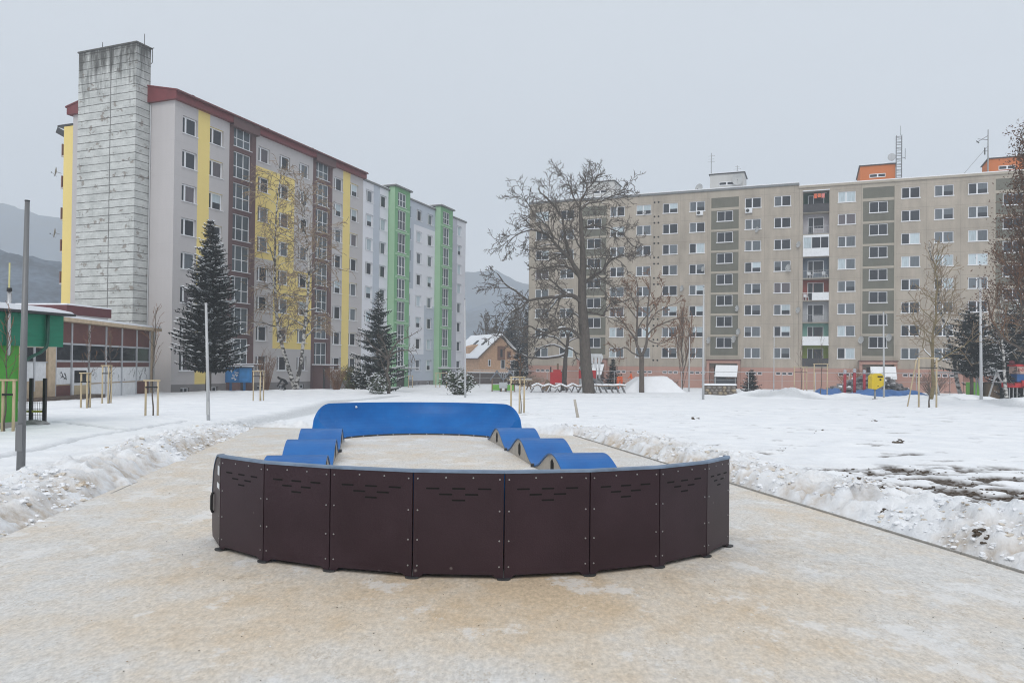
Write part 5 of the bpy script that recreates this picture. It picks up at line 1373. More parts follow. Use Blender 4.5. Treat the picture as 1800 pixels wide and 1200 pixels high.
# ================================================================ TREES
class Tree:
    def __init__(s, seed, twig_min=.012, snow=.6):
        s.r = random.Random(seed); s.limb = MB(); s.twig = MB(); s.snow = MB(); s.tips = []; s.tmin = twig_min; s.sn = snow
    def add(s, pts, rad, level):
        rad = rad if level < 4 else [x * .85 for x in rad]; (s.limb if level < 2 else s.twig).tube(pts, rad, 8 if level == 0 else (5 if level == 1 else 3), 0, level < 2)
        if s.sn > 0:                                       # snow lying along the top of gently sloping wood
            run, rr = [], []
            for k in range(len(pts)):
                a, b = pts[max(k - 1, 0)], pts[min(k + 1, len(pts) - 1)]; d = (b - a).normalized()
                ok = abs(d.z) < .80 and rad[k] > s.tmin * 1.25 and s.r.random() < s.sn
                if ok: run.append(pts[k] + Vector((0, 0, rad[k] * .85 + .008))); rr.append(rad[k] * .78 + .006)
                if (not ok or k == len(pts) - 1):
                    if len(run) > 1: rr[0] *= .5; rr[-1] *= .5; s.snow.tube(run, rr, 4)
                    run, rr = [], []
    def branch(s, p, d, L, r0, level, maxlev, up=.15, wob=.28, spread=55, dens=1.0, ratio=.55, droop=0.0, nmin=3):
        R_ = s.r; n = max(nmin, min(9, int(L / .45) + 2)) if level < 2 else nmin
        pts, rad = [p.copy()], [r0]; d = d.normalized()
        for k in range(n):
            t = (k + 1) / n
            d = (d + Vector((R_.uniform(-wob, wob), R_.uniform(-wob, wob), R_.uniform(-wob, wob) + up - droop * t))).normalized()
            pts.append(pts[-1] + d * (L / n)); rad.append(max(s.tmin, r0 * (1 - .72 * t)))
        s.add(pts, rad, level)
        s.kids(pts, rad, L, level, maxlev, up, wob, spread, dens, ratio, droop)
    def kids(s, pts, rad, L, level, maxlev, up, wob, spread, dens, ratio, droop, t0=.22):
        R_ = s.r
        if level >= maxlev: s.tips.append(pts[-1]); return
        nk = max(2, int(round(dens * (3.2 if level else 5) * max(.6, min(2.6, L / 2.2)))))
        for i in range(nk):
            t = t0 + (1 - t0) * (i + R_.random()) / nk; t = min(t, .999)
            k = t * (len(pts) - 1); j = int(k); f = k - j
            p = pts[j].lerp(pts[j + 1], f); dd = (pts[j + 1] - pts[j]).normalized()
            az = R_.uniform(0, 6.283); ax_ = dd.orthogonal().normalized(); ax_.rotate(Matrix.Rotation(az, 3, dd))
            nd = dd.copy(); nd.rotate(Matrix.Rotation(R(R_.uniform(spread * .6, spread * 1.25)), 3, ax_))
            l2 = L * ratio * R_.uniform(.6, 1.15) * (1 - .35 * t); r2 = max(s.tmin, (rad[j] * (1 - f) + rad[j + 1] * f) * R_.uniform(.45, .62))
            s.branch(p, nd, max(l2, .25), r2, level + 1, maxlev, up, wob * 1.15, spread, dens, ratio, droop, 3)
        s.tips.append(pts[-1])
    def path(s, pts, r0, r1, level=1, jitter=.0, pw=.8):
        """a limb laid out by hand, smoothed"""
        out = []
        for i in range(len(pts) - 1):
            p0, p1, p2, p3 = pts[max(i - 1, 0)], pts[i], pts[i + 1], pts[min(i + 2, len(pts) - 1)]
            for k in range(3):
                t = k / 3; t2, t3 = t * t, t * t * t
                q = .5 * ((2 * p1) + (p2 - p0) * t + (2 * p0 - 5 * p1 + 4 * p2 - p3) * t2 + (3 * p1 - p0 - 3 * p2 + p3) * t3)
                out.append(q + Vector((s.r.uniform(-jitter, jitter), s.r.uniform(-jitter, jitter), s.r.uniform(-jitter, jitter))))
        out.append(pts[-1]); n = len(out)
        rad = [r0 + (r1 - r0) * (k / (n - 1)) ** pw for k in range(n)]
        s.add(out, rad, level); return out, rad
    def build(s, name, label, cat, origin, bark, twigm, group=None, leaves=None):
        t = empty(name, label, cat, origin, 0, group); o = Vector(origin)
        for mb, nm, m in ((s.limb, 'trunk', bark), (s.twig, 'crown', twigm), (s.snow, 'branch_snow', snow_cap)):
            if mb.f:
                mb.v = [(a - o.x, b - o.y, c - o.z) for a, b, c in mb.v]; mb.build(nm, m, t, nm == 'trunk')
        if leaves:
            mb = leaves[0]; mb.v = [(a - o.x, b - o.y, c - o.z) for a, b, c in mb.v]; mb.build('leaves', leaves[1], t)
        return t

def px_path(pts, Y, rng=None, dy=0.0):
    out = []
    for i, (x, y) in enumerate(pts):
        f = i / max(1, len(pts) - 1); out.append(P(x, y, Y + dy * f))
    return out

def big_tree():
    Y = 76.0; T = Tree(21, .026, .5)
    base = P(1035, 691, Y); base.z = gz(base.x, Y) - .2
    trunk = [base] + px_path([(1033, 670), (1029, 630), (1027, 580), (1024, 540), (1023, 505), (1025, 470), (1024, 440), (1022, 405), (1020, 372)], Y)
    tp, tr = T.path(trunk, .62, .15, 0, .03, 1.25)
    tr2 = [.66, .60, .56, .52, .48]
    L = [  # (points, depth change, r0, r1, child length)
        ([(1024, 500), (1012, 474), (999, 452), (985, 439), (972, 424), (960, 412), (948, 398)], -2, .30, .07, 3.0),
        ([(1000, 452), (996, 430), (991, 402), (988, 384), (979, 369), (969, 354), (955, 344), (946, 330)], -1, .17, .05, 2.6),
        ([(972, 424), (968, 408), (958, 392), (943, 380), (930, 362), (921, 345)], 1.5, .12, .04, 2.6),
        ([(960, 412), (940, 405), (920, 408), (902, 418), (888, 436)], -1.5, .10, .035, 2.4),
        ([(1018, 486), (1004, 473), (986, 467), (966, 470), (948, 474), (934, 484)], -3, .13, .04, 2.4),
        ([(1021, 374), (1016, 360), (1006, 342), (1002, 326), (996, 310)], 1, .12, .04, 2.6),
        ([(1020, 368), (1023, 348), (1034, 332), (1046, 318), (1052, 306)], 2, .12, .04, 2.6),
        ([(1021, 368), (1036, 357), (1056, 354), (1076, 345), (1094, 340), (1106, 334)], -1, .12, .035, 2.4),
        ([(1024, 402), (1040, 396), (1058, 399), (1074, 402), (1092, 410), (1106, 424), (1114, 434)], 2, .11, .035, 2.4),
        ([(1027, 498), (1044, 486), (1060, 474), (1074, 458), (1090, 450), (1104, 446)], -2, .20, .05, 2.6),
        ([(1024, 440), (1012, 420), (1004, 400), (1008, 380)], 2, .10, .04, 2.0),
        ([(1024, 534), (1008, 520), (994, 519), (976, 522), (953, 524), (927, 527), (904, 510), (886, 497), (874, 480)], -4, .26, .05, 2.8),
        ([(985, 521), (974, 534), (960, 550), (952, 562)], -2, .12, .05, 1.8),
        ([(930, 527), (916, 540), (900, 548), (884, 566), (876, 584)], -1, .10, .035, 2.2),
        ([(1026, 600), (1013, 586), (1000, 578), (980, 578), (962, 584), (946, 580), (930, 572), (915, 578)], -4, .22, .05, 2.2),
        ([(962, 584), (948, 590), (934, 593), (920, 602)], -2, .10, .05, 1.6),
        ([(1028, 548), (1044, 550), (1060, 555), (1064, 546), (1073, 534), (1092, 531), (1110, 524)], -3, .13, .035, 2.0),
        ([(1022, 560), (1008, 552), (996, 560), (984, 572)], 2, .10, .04, 1.8),
        ([(1030, 466), (1042, 474), (1052, 492), (1058, 512)], -2, .10, .04, 1.8)]
    for pts, dy, r0, r1, cl in L:
        pp, rr = T.path(px_path(pts, Y, None, dy), r0, r1, 1, .06)
        T.kids(pp, rr, cl * 1.75, 1, 4, .05, .30, 50, 1.9, .66, .03, .10)
    T.build('bare_tree', 'biggest bare tree with a snow-lined spreading crown before the concrete blocks', 'tree', base, bark_dark, twig_dark)
big_tree()
def arch_tree():
    Y = 82.0; T = Tree(5, .032, .8); base = P(992, 684, Y); base.z = gz(base.x, Y) - .2
    T.path([base] + px_path([(992, 660), (994, 635), (996, 612), (998, 590)], Y), .34, .14, 0, .05)
    for pts, dy, r0 in (([(994, 622), (974, 628), (944, 629), (918, 624), (900, 612), (886, 596), (876, 590)], -3, .17), ([(995, 616), (980, 608), (966, 606), (950, 612), (938, 622)], 2, .10),
                        ([(996, 610), (1008, 616), (1014, 630), (1024, 634)], -1, .11), ([(997, 605), (1008, 596), (1022, 594)], 1, .1), ([(998, 592), (990, 574), (978, 560), (966, 552)], 0, .1), ([(998, 592), (1004, 575), (1006, 556)], 1, .1), ([(996, 610), (980, 596), (962, 590), (948, 596)], -2, .1)):
        pp, rr = T.path(px_path(pts, Y, None, dy), r0, .05, 1, .05); T.kids(pp, rr, 3.0, 1, 4, .0, .4, 52, 1.2, .56, .05)
    T.build('bare_tree', 'low bare tree with long arching snowy boughs left of the biggest tree', 'tree', base, bark_dark, twig_dark)
arch_tree()

def leaf_cloud(tips, rng, per, size, spread, droop=.2):
    mb = MB()
    for p in tips:
        for _ in range(per):
            c = p + Vector((rng.gauss(0, spread), rng.gauss(0, spread), rng.gauss(-droop, spread))); s = size * rng.uniform(.6, 1.3)
            u = Vector((rng.uniform(-1, 1), rng.uniform(-1, 1), rng.uniform(-1, 1))).normalized(); v = u.orthogonal().normalized(); v.rotate(Matrix.Rotation(rng.uniform(0, 6.28), 3, u))
            mb.quad(c - u * s, c + v * s * .5, c + u * s, c - v * s * .5)
    return mb

def generic_tree(name, label, cat, basepx, Y, H, r0, crown0, limbs, seed, bark, twigm, up=.15, spread=45, limb_len=.4, maxlev=3, dens=1.0, droop=0, lean=(0, 0), snow=.5, tmin=.014, group=None, leafargs=None, ratio=.55, wob=.28, leafm=None, limb_r=.55):
    T = Tree(seed, tmin, snow); b = P(basepx[0], basepx[1], Y); b.z = gz(b.x, Y) - .15; rg = T.r
    n = 9; pts = []
    for k in range(n + 1):
        t = k / n; pts.append(b + Vector((lean[0] * t + rg.uniform(-.012, .012) * H * (k > 0), lean[1] * t + rg.uniform(-.012, .012) * H * (k > 0), (H + .15) * t)))
    tp, tr = T.path(pts, r0, max(tmin * 1.5, r0 * .12), 0)
    for i in range(limbs):
        t = crown0 + (1 - crown0) * (i / limbs) ** .9; k = t * (len(tp) - 1); j = min(int(k), len(tp) - 2); p = tp[j].lerp(tp[j + 1], k - j)
        az = i * 2.4 + rg.uniform(-.5, .5); el = R(90 - spread * rg.uniform(.8, 1.2) * (1 - .45 * (t - crown0) / (1 - crown0)))
        d = Vector((math.cos(az) * math.cos(el), math.sin(az) * math.cos(el), math.sin(el)))
        L = H * limb_len * rg.uniform(.75, 1.1) * (1.05 - .75 * (t - crown0) / (1 - crown0)); T.branch(p, d, L, max(tmin, tr[j] * limb_r), 1, maxlev, up, wob, spread, dens, ratio, droop)
    lv = None
    if leafargs: lv = (leaf_cloud(T.tips, rg, *leafargs), leafm)
    return T.build(name, label, cat, b, bark, twigm, group, lv)

# brown-twigged maple right of the big tree: two uprights from a low fork
def maple():
    Y = 78.0; T = Tree(9, .030, .25); base = P(1128, 689, Y); base.z = gz(base.x, Y) - .2
    T.path([base] + px_path([(1128, 665), (1128, 640), (1128, 626)], Y), .27, .24, 0)
    for pts, dy, r0 in (([(1128, 626), (1119, 606), (1119, 590), (1120, 560), (1121, 530), (1121, 505), (1117, 488)], .5, .18), ([(1128, 626), (1136, 606), (1137, 588), (1138, 560), (1140, 530), (1143, 505), (1142, 480)], -.5, .18),
                        ([(1118, 598), (1104, 578), (1090, 562), (1074, 552)], -2, .10), ([(1126, 628), (1112, 620), (1098, 610), (1086, 616), (1072, 604)], 2, .09), ([(1137, 590), (1154, 574), (1176, 564), (1200, 558), (1212, 566)], -2, .10),
                        ([(1138, 572), (1152, 552), (1170, 540), (1192, 532)], 2, .08), ([(1119, 580), (1132, 560), (1150, 540), (1162, 520), (1168, 500)], 2, .08), ([(1138, 596), (1156, 604), (1174, 598), (1196, 590)], 1, .07), ([(1120, 560), (1104, 540), (1092, 528), (1080, 530)], 1, .07), ([(1120, 545), (1110, 520), (1106, 504)], -1, .06)):
        pp, rr = T.path(px_path(pts, Y, None, dy), r0, .03, 1, .03); T.kids(pp, rr, 3.0, 1, 4, .06, .25, 42, 1.5, .58, .02, .2)
    lv = leaf_cloud(T.tips, T.r, 1, .07, .25, .1)
    T.build('maple_tree', 'brown-twigged tree with a low fork right of the biggest bare tree', 'tree', base, bark_mid, twig_red, None, (lv, twig_red))
maple()

# birches before the yellow striped facade
def birches():
    Y = 67.5; T = Tree(31, .020, .30); base = P(521, 691, Y); base.z = gz(base.x, Y) - .2
    a, ra = T.path([base] + px_path([(515, 672), (505, 640), (494, 600), (487, 560), (484, 520), (483, 470), (484, 420), (486, 370), (490, 330), (494, 306)], Y, None, .8), .24, .03, 0)
    b, rb = T.path([base + Vector((.1, 0, 0))] + px_path([(522, 672), (529, 640), (533, 600), (537, 560), (541, 520), (543, 480), (541, 440), (536, 400), (534, 360), (533, 330)], Y, None, -.8), .22, .03, 0)
    for pts, dy in (([(485, 525), (470, 512), (450, 506), (428, 498)], -1), ([(541, 490), (556, 478), (570, 466), (592, 452)], 1), ([(542, 480), (560, 470), (578, 460)], -1), ([(535, 590), (552, 584), (572, 582)], -1)):
        pp, rr = T.path(px_path(pts, Y, None, dy), .075, .02, 1, .02); T.kids(pp, rr, 1.6, 1, 3, .0, .25, 45, .9, .6, .16)
    for tp, tr in ((a, ra), (b, rb)):
        n = len(tp)
        for i in range(44):
            t = .30 + .69 * i / 44; k = t * (n - 1); j = min(int(k), n - 2); p = tp[j].lerp(tp[j + 1], k - j); az = i * 2.4 + T.r.uniform(-.4, .4); el = R(T.r.uniform(25, 60))
            d = Vector((math.cos(az) * math.cos(el), math.sin(az) * math.cos(el), math.sin(el))); L = (2.9 * (1 - .55 * abs(t - .55))) * T.r.uniform(.7, 1.1)
            T.branch(p, d, L * 1.1, max(.026, tr[j] * .42), 1, 3, .02, .24, 45, 1.6, .66, .26)
    T.build('birch_tree', 'twin-stemmed white birch with drooping twigs before the yellow striped facade', 'tree', base, birch_m, twig_tan)
birches()
generic_tree('young_tree', 'bare young tree with upright snowy branches behind the tall stake frame on the right', 'tree', (1636, 699), 55, 10.6, .15, .24, 26, 44, mat('olive_bark', (.20, .16, .085), .9, .25, 6, .4, 20), twig_tan, .07, 60, .36, 3, 1.3, 0, (.5, 0), .5, .018, None, None, .55, .3)
generic_tree('birch_tree', 'leaning white birch between the young tree and the pine', 'tree', (1692, 691), 68, 13.5, .20, .35, 22, 45, birch_m, twig_tan, .06, 42, .26, 3, 1.3, .05, (-3.0, 0), .3, .020, None, None, .6, .28, None, .26)
generic_tree('birch_tree', 'white birch in front of the dark conifers at the right edge', 'tree', (1770, 692), 64, 9.0, .17, .40, 20, 46, birch_m, twig_tan, .05, 50, .32, 3, 1.5, .06, (-.6, 0), .5, .019, None, None, .6, .28, None, .28)
generic_tree('copper_beech', 'tall tree keeping dry reddish brown leaves at the right edge', 'tree', (1815, 720), 44, 15.4, .22, .18, 46, 47, bark_dark, twig_red, .14, 46, .25, 3, 1.35, .02, (-.5, 0), .3, .015, None, (10, .07, .28, .12), .55, .28, leaf_dry)
generic_tree('multi_stem_shrub', 'tall grey broom-shaped bare shrub before the pink plinth', 'shrub', (1199, 692), 88, 8.2, .07, .06, 26, 48, bark_mid, twig_red, .20, 19, .72, 3, .9, 0, (0, 0), .1, .020, None, None, .5, .14)
for i, (px, Y, H, s, lab) in enumerate(((852, 138, 11.5, 51, 'bare tree with a fan of fine branches right behind the ochre house'), (872, 142, 11.0, 52, 'bare tree behind the ridge of the ochre house, darker of two'), (905, 150, 15.0, 56, 'taller hazy bare tree between the house and the concrete block'))):
    generic_tree('bare_tree', lab, 'tree', (px, 655), Y, H, .22, .15, 20, s, bark_mid, twig_dark, .14, 32, .42, 3, 1.4, 0, (0, 0), .15, .042, 'bare trees behind the house')

# ---------------------------------------------------------------- conifers
def conifer(label, basepx, Y, H, Rm, seed, zl=.10, snow=.35, m=needle, name='spruce_tree', lev=.42, cat='tree', group=None, droop=.5, size=1.0, power=.85, trunk_r=None, nb=8, snow_size=1.0, open_=0.0):
    rg = random.Random(seed); b = P(basepx[0], basepx[1], Y); b.z = gz(b.x, Y) - .12
    t = empty(name, label, cat, b, 0, group)
    q = MB(); r = trunk_r or H * .016; q.tube([(0, 0, -.2), (0, 0, H * .5), (0, 0, H * .99)], [r, r * .6, .02], 8); wood = q
    cr, sn = MB(), MB(); z = H * zl
    while z < H * .985:
        f = (z / H - zl) / (1 - zl); L0 = Rm * (1 - f) ** power + .10
        if f < .12: L0 *= .72 + 2.3 * f
        n = nb if f < .8 else 5; a0 = rg.uniform(0, 6.28)
        for k in range(n):
            if rg.random() < open_: continue
            az = a0 + 6.283 * k / n + rg.uniform(-.3, .3); L = L0 * rg.choice((rg.uniform(.5, .8), rg.uniform(.75, 1.2), rg.uniform(.85, 1.15))); zz = z + rg.uniform(-.5, .5) * lev
            dirv = Vector((math.cos(az), math.sin(az), 0)); side = Vector((-dirv.y, dirv.x, 0)); segs = max(3, int(L / (.26 * size)) + 1)
            pts = []
            for s in range(segs + 1):
                u = s / segs; pts.append(dirv * (L * u) + Vector((0, 0, zz - droop * L * (u - .55 * u * u) * .8 + .18 * L * u * u + (.10 if f > .8 else 0) * L * u)))
            wood.tube(pts, [max(.008, r * .16 * (1 - s / segs)) for s in range(segs + 1)], 3, 0, False)
            for s in range(1, segs + 1):
                p = pts[s]; d = (pts[s] - pts[s - 1]).normalized(); w = (.20 + .34 * (1 - s / segs)) * min(1.2, .55 + L * .35) * size
                for sg in (-1, 1):
                    for q_ in range(2):
                        tip = p + (d * rg.uniform(.25, .7) + side * sg * rg.uniform(.5, 1.0)).normalized() * w * rg.uniform(.7, 1.25) + Vector((0, 0, -w * rg.uniform(.05, .55)))
                        up = Vector((0, 0, 1)); c = (p + tip) / 2; e1 = (tip - p).cross(up); e1 = e1.normalized() * w * .27 if e1.length > 1e-6 else side * .05
                        e1.z += rg.uniform(-.08, .08) * w
                        cr.quad(p, c - e1, tip, c + e1)
                tip = p + d * w * .9; cr.quad(p, (p + tip) / 2 + side * w * .22, tip, (p + tip) / 2 - side * w * .22)
                hang = p + Vector((rg.uniform(-.1, .1), rg.uniform(-.1, .1), -w * rg.uniform(.5, 1.0))); cr.quad(p, (p + hang) / 2 + d * w * .2, hang, (p + hang) / 2 - d * w * .2)
                if rg.random() < snow * (.35 + .65 * s / segs):
                    ss = w * rg.uniform(.3, .75) * snow_size; c = p + Vector((0, 0, .05 * size)); h_ = Vector((0, 0, .05 * size)); a_, b_ = d * ss, side * ss * rg.uniform(.3, .7); drop = Vector((0, 0, -.10 * ss))
                    mid = c + h_
                    for e0, e1 in ((a_, b_), (b_, -a_), (-a_, -b_), (-b_, a_)): sn.tri(c + e0 + drop, c + e1 + drop, mid)
        z += lev * (.55 + .45 * (1 - f)) * rg.uniform(.8, 1.2)
    wood.build('trunk', bark_dark, t, True); cr.build('crown', m, t)
    if sn.f: sn.build('crown_snow', snow_cap, t, True)
    return t
conifer('tall dark spruce with snowy boughs before the first brown stair strip', (366, 691), 57, 12.9, 2.6, 61, .155, .40, needle, nb=14, droop=.46, power=.74, lev=.29, trunk_r=.24, snow_size=1.7)
conifer('bluish spruce with snow-dusted tips before the green stair tower', (664, 688), 70, 9.4, 3.0, 62, .06, .55, mat('blue_spruce_needles', (.036, .052, .046), .85, .5, 1.2), nb=9, droop=.25, power=.78, snow_size=.9, open_=.15)
conifer('pine with a bare lower trunk left of the right-hand tall lamp post', (1708, 693), 66, 8.3, 2.9, 63, .30, .45, needle_pine, 'pine_tree', nb=9, droop=.15, power=.50, snow_size=.7, open_=.1, trunk_r=.17)
conifer('dark snowy spruce filling the right edge behind the birch', (1786, 690), 72, 9.0, 3.9, 64, .08, .5, needle, nb=9, droop=.4, power=.6, snow_size=.9)
conifer('dark spruce half hidden between the pine and the right edge', (1748, 690), 74, 7.2, 2.6, 65, .08, .5, needle, nb=8, droop=.4, power=.7)
conifer('small snowless spruce in front of the pink plinth right of the big tree', (1077, 679), 90, 3.6, 1.35, 66, .03, .06, needle, droop=.3, nb=9, lev=.3, group='small spruces')
conifer('small dark spruce left of the snow piles by the middle entrance', (1320, 685), 84, 2.6, 1.25, 67, .03, .15, needle, droop=.3, nb=9, lev=.26, group='small spruces')
conifer('small dark spruce at the left corner of the concrete block under arching boughs', (912, 670), 108, 6.0, 2.4, 68, .05, .35, needle, droop=.35)
conifer('tall hazy conifer behind the ochre house, left of the concrete block', (896, 660), 146, 12.5, 3.6, 69, .10, .25, needle, droop=.4, lev=.6, size=1.5)
conifer('second hazy conifer touching the corner of the concrete block', (925, 660), 150, 14.0, 3.4, 70, .10, .25, needle, droop=.4, lev=.6, size=1.5)

def shrub(label, basepx, Y, W, D, H, seed, n, leaf, m, snow=.3, stems=20, group=None, stem_m=twig_dark, name='shrub', pointy=.3):
    rg = random.Random(seed); b = P(basepx[0], basepx[1], Y); b.z = gz(b.x, Y) - .05; t = empty(name, label, 'shrub', b, 0, group)
    st = MB(); tips = []
    for _ in range(stems):
        a = rg.uniform(0, 6.28); q = math.sqrt(rg.random()); h = H * (1 - pointy * q) * rg.uniform(.7, 1.1); e_ = Vector((W * q * math.cos(a), D * q * math.sin(a), h)); s = Vector((e_.x * .15, e_.y * .15, -.1)); mid = s.lerp(e_, .5) + Vector((rg.uniform(-.1, .1), rg.uniform(-.1, .1), .1 * h)) * 1.0
        st.tube([s, mid, e_], [.022, .016, .008], 4); tips.append((s, mid, e_))
        for _k in range(4):
            u = rg.uniform(.4, 1); p = mid.lerp(e_, u); st.tube([p, p + Vector((rg.uniform(-.4, .4), rg.uniform(-.4, .4), rg.uniform(.05, .45))) * min(1, H / 1.6)], [.009, .006], 3)
    st.build('stems', stem_m, t)
    lf, sn = MB(), MB()
    for _ in range(n):
        s, mid, e_ = rg.choice(tips); u = rg.random() ** .6; p = s.lerp(mid, u * 2) if u < .5 else mid.lerp(e_, u * 2 - 1); c = p + Vector((rg.gauss(0, .16), rg.gauss(0, .16), rg.gauss(0, .13)))
        if c.z < .02: continue
        u_ = Vector((rg.uniform(-1, 1), rg.uniform(-1, 1), rg.uniform(-.4, 1))).normalized(); v_ = u_.orthogonal().normalized(); v_.rotate(Matrix.Rotation(rg.uniform(0, 6.28), 3, u_)); s_ = leaf * rg.uniform(.6, 1.4)
        lf.quad(c - u_ * s_, c + v_ * s_ * .45, c + u_ * s_, c - v_ * s_ * .45)
        if rg.random() < snow * .22: sn.lump((c.x, c.y, c.z + .05), leaf * rg.uniform(.5, 1.1), leaf * .8, leaf * .35, rg)
    if lf.f: lf.build('leaves', m, t)
    if sn.f: sn.build('leaf_snow', snow_cap, t)
    return t
shrub('rounded dark evergreen bush dotted with snow by the slim lamp post', (806, 692), 64, 1.5, 1.2, 2.3, 71, 3000, .10, leaf_green, .8, 34, pointy=.45)
shrub('low dark evergreen bush dotted with snow at the foot of the bluish spruce', (662, 692), 62, .85, .7, 1.9, 72, 1300, .085, leaf_green, 1.0, 20, pointy=.6)
shrub('olive green bush left of the bluish spruce', (617, 688), 71, 1.5, 1.0, 2.5, 73, 2600, .075, leaf_olive, .05, 34, stem_m=twig_red)
shrub('brown leafless bush beside the porch of the second brown stair strip', (593, 690), 69, 1.3, 1.0, 2.5, 74, 350, .05, twig_red, .05, 60, stem_m=twig_red)
shrub('thin bare bush between the birch and the stake frame', (468, 690), 65, 1.0, .8, 3.6, 75, 200, .05, twig_red, .05, 34, stem_m=twig_red)
shrub('dark spreading juniper under the bluish spruce', (650, 690), 68, 2.0, 1.2, 2.0, 76, 2200, .12, needle, .5, 36)
shrub('bare brown bush behind the green play hut', (925, 676), 100, 3.6, 1.5, 1.7, 77, 500, .08, twig_tan, .1, 60, stem_m=twig_tan)
shrub('bare bush at the rubble heap below the right-hand porch', (1500, 676), 86, 2.4, 1.4, 3.0, 78, 300, .06, twig_red, .1, 50, stem_m=twig_red)
shrub('bare brown thicket before the right end of the pink plinth', (1640, 684), 80, 2.4, 1.4, 2.6, 79, 300, .06, twig_red, .1, 60, stem_m=twig_dark)
shrub('snow-dusted low bush beside the broom-shaped shrub', (1180, 690), 86, 1.0, .8, 1.5, 80, 200, .07, twig_dark, .5, 30)
def snowy_bare():                                          # snow-lined boughs before the bluish spruce
    Y = 63; T = Tree(83, .019, .45); b = P(683, 690, Y); b.z = gz(b.x, Y) - .2
    T.path([b] + px_path([(684, 672), (680, 658), (683, 640), (682, 630)], Y), .15, .10, 0)
    for pts, dy in (([(682, 632), (670, 618), (655, 608), (642, 590), (635, 584)], -1), ([(683, 630), (694, 620), (706, 616), (718, 616), (726, 624), (730, 636)], -1), ([(682, 634), (672, 626), (664, 622)], 1), ([(683, 630), (690, 612), (704, 598), (722, 590), (734, 582)], 1), ([(681, 660), (672, 640), (668, 626)], -1), ([(683, 632), (676, 606), (668, 592)], 0)):
        pp, rr = T.path(px_path(pts, Y, None, dy), .075, .025, 1, .02); T.kids(pp, rr, 2.0, 1, 3, .05, .3, 50, 1.4, .6, .02)
    T.build('fruit_tree', 'small bare fruit tree with snow on its crooked boughs before the bluish spruce', 'tree', b, bark_dark, twig_dark)
snowy_bare()

# ---------------------------------------------------------------- saplings and stake frames
def stake_frame(posts, Y, ytop, ybot, label, bar_y=None, dy=(0, 0, .5, 0), r=.035, strap=None, bars=1):
    ps = [P(x, ybot, Y + dy[i % len(dy)]) for i, x in enumerate(posts)]; o = ps[0].copy(); o.z = gz(o.x, o.y)
    t = empty('stake_frame', label, 'stake frame', o, 0, 'wooden stake frames round young trees'); tops = []
    for i, p in enumerate(ps):
        z = gz(p.x, p.y); tz = P(posts[i], ytop, p.y).z; a = Vector((p.x, p.y, z)) - o; tops.append(Vector((p.x, p.y, tz)) - o)
        q = MB(); q.tube([a - Vector((0, 0, .15)), tops[-1]], [r * 1.05, r], 8); q.build('post', wood_pale, t, True)
    q = MB(); tl = [v + Vector((0, 0, -r)) for v in tops]
    for a, b in zip(tl[:-1], tl[1:]):
        d = (b - a).normalized() * r * 2; q.bar(a - d + Vector((0, -r * .3, r * .7)), b + d + Vector((0, -r * .3, r * .7)), r * 2, r * 1.3)
    q.build('crossbar', wood_pale, t)
    if strap:
        q = MB(); zs = P(posts[0], strap, Y).z - o.z
        for a, b in zip(tops[:-1], tops[1:]): q.bar((a.x, a.y - r * 1.2, zs), (b.x, b.y - r * 1.2, zs), .012, .05)
        q.build('strap', black_pl, t)
    return t
def sapling(px, ybot, Y, H, label, seed, r=.022):
    return generic_tree('sapling', label, 'sapling', (px, ybot), Y, H, r, .45, 12, seed, bark_mid, twig_red, .16, 34, .24, 2, .9, 0, (0, 0), .1, .006, 'saplings tied to stakes')
stake_frame((142, 152.5, 158), 31.0, 655, 722, 'stake frame before the brown door of the low shop', strap=671)
stake_frame((179.5, 190, 195), 36.0, 642, 703, 'stake frame before the white graffiti boards of the low shop', strap=656)
stake_frame((255.5, 277), 26.5, 668, 737, 'two-post stake frame nearest the shop corner pillar', dy=(0, 0), strap=680)
stake_frame((445, 457, 463), 44.0, 652, 707, 'stake frame just right of the blue notice boards', strap=661)
stake_frame((898, 913, 921), 31.5, 662, 731, 'stake frame behind the far blue berm', strap=675)
stake_frame((1396, 1412, 1418), 72.0, 644, 695, 'stake frame left of the loggia column, lower of a pair', strap=654, r=.045)
stake_frame((1431, 1454), 70.0, 639, 693, 'square-topped stake frame below the loggia column', dy=(0, .3), strap=651, r=.05)
stake_frame((1615, 1646), 45.5, 629, 718, 'tall two-post stake frame on the right with a wide crossbar', dy=(0, .2), strap=646, r=.05)
stake_frame((4, 23), 19.0, 667, 767, 'stake frame in front of the green kiosk', dy=(0, 0), strap=693)
stake_frame((766, 773, 785), 92.0, 655, 689, 'pale stake frame beside the last green entrance door', r=.05)
stake_frame((718, 725), 90.0, 660, 687, 'slight stake frame before the grey-blue wall of the green-towered block', r=.045, strap=668)
sapling(155, 722, 31.2, 3.1, 'thin sapling tied in the frame before the shop door', 91)
sapling(192, 703, 36.2, 3.3, 'thin sapling tied in the frame before the graffiti boards', 92)
sapling(269, 737, 26.6, 3.7, 'thin sapling at the shop corner pillar', 93, .03)
sapling(459, 707, 44.2, 2.6, 'thin sapling right of the blue notice boards', 94)
sapling(915, 731, 31.6, 2.2, 'thin crooked sapling behind the far blue berm', 95)
sapling(1408, 695, 72.2, 5.2, 'slim sapling left of the loggia column', 96, .05)
sapling(1443, 693, 70.2, 5.6, 'slim sapling in front of the lime green loggia', 97, .05)
sapling(1633, 718, 45.6, 2.0, 'dark cut sapling stem between the tall stake posts', 98, .06)
sapling(9, 768, 19.0, 2.9, 'thin sapling against the green kiosk wall', 99)
sapling(722, 687, 90.3, 3.8, 'thin sapling before the grey-blue wall', 100, .03)
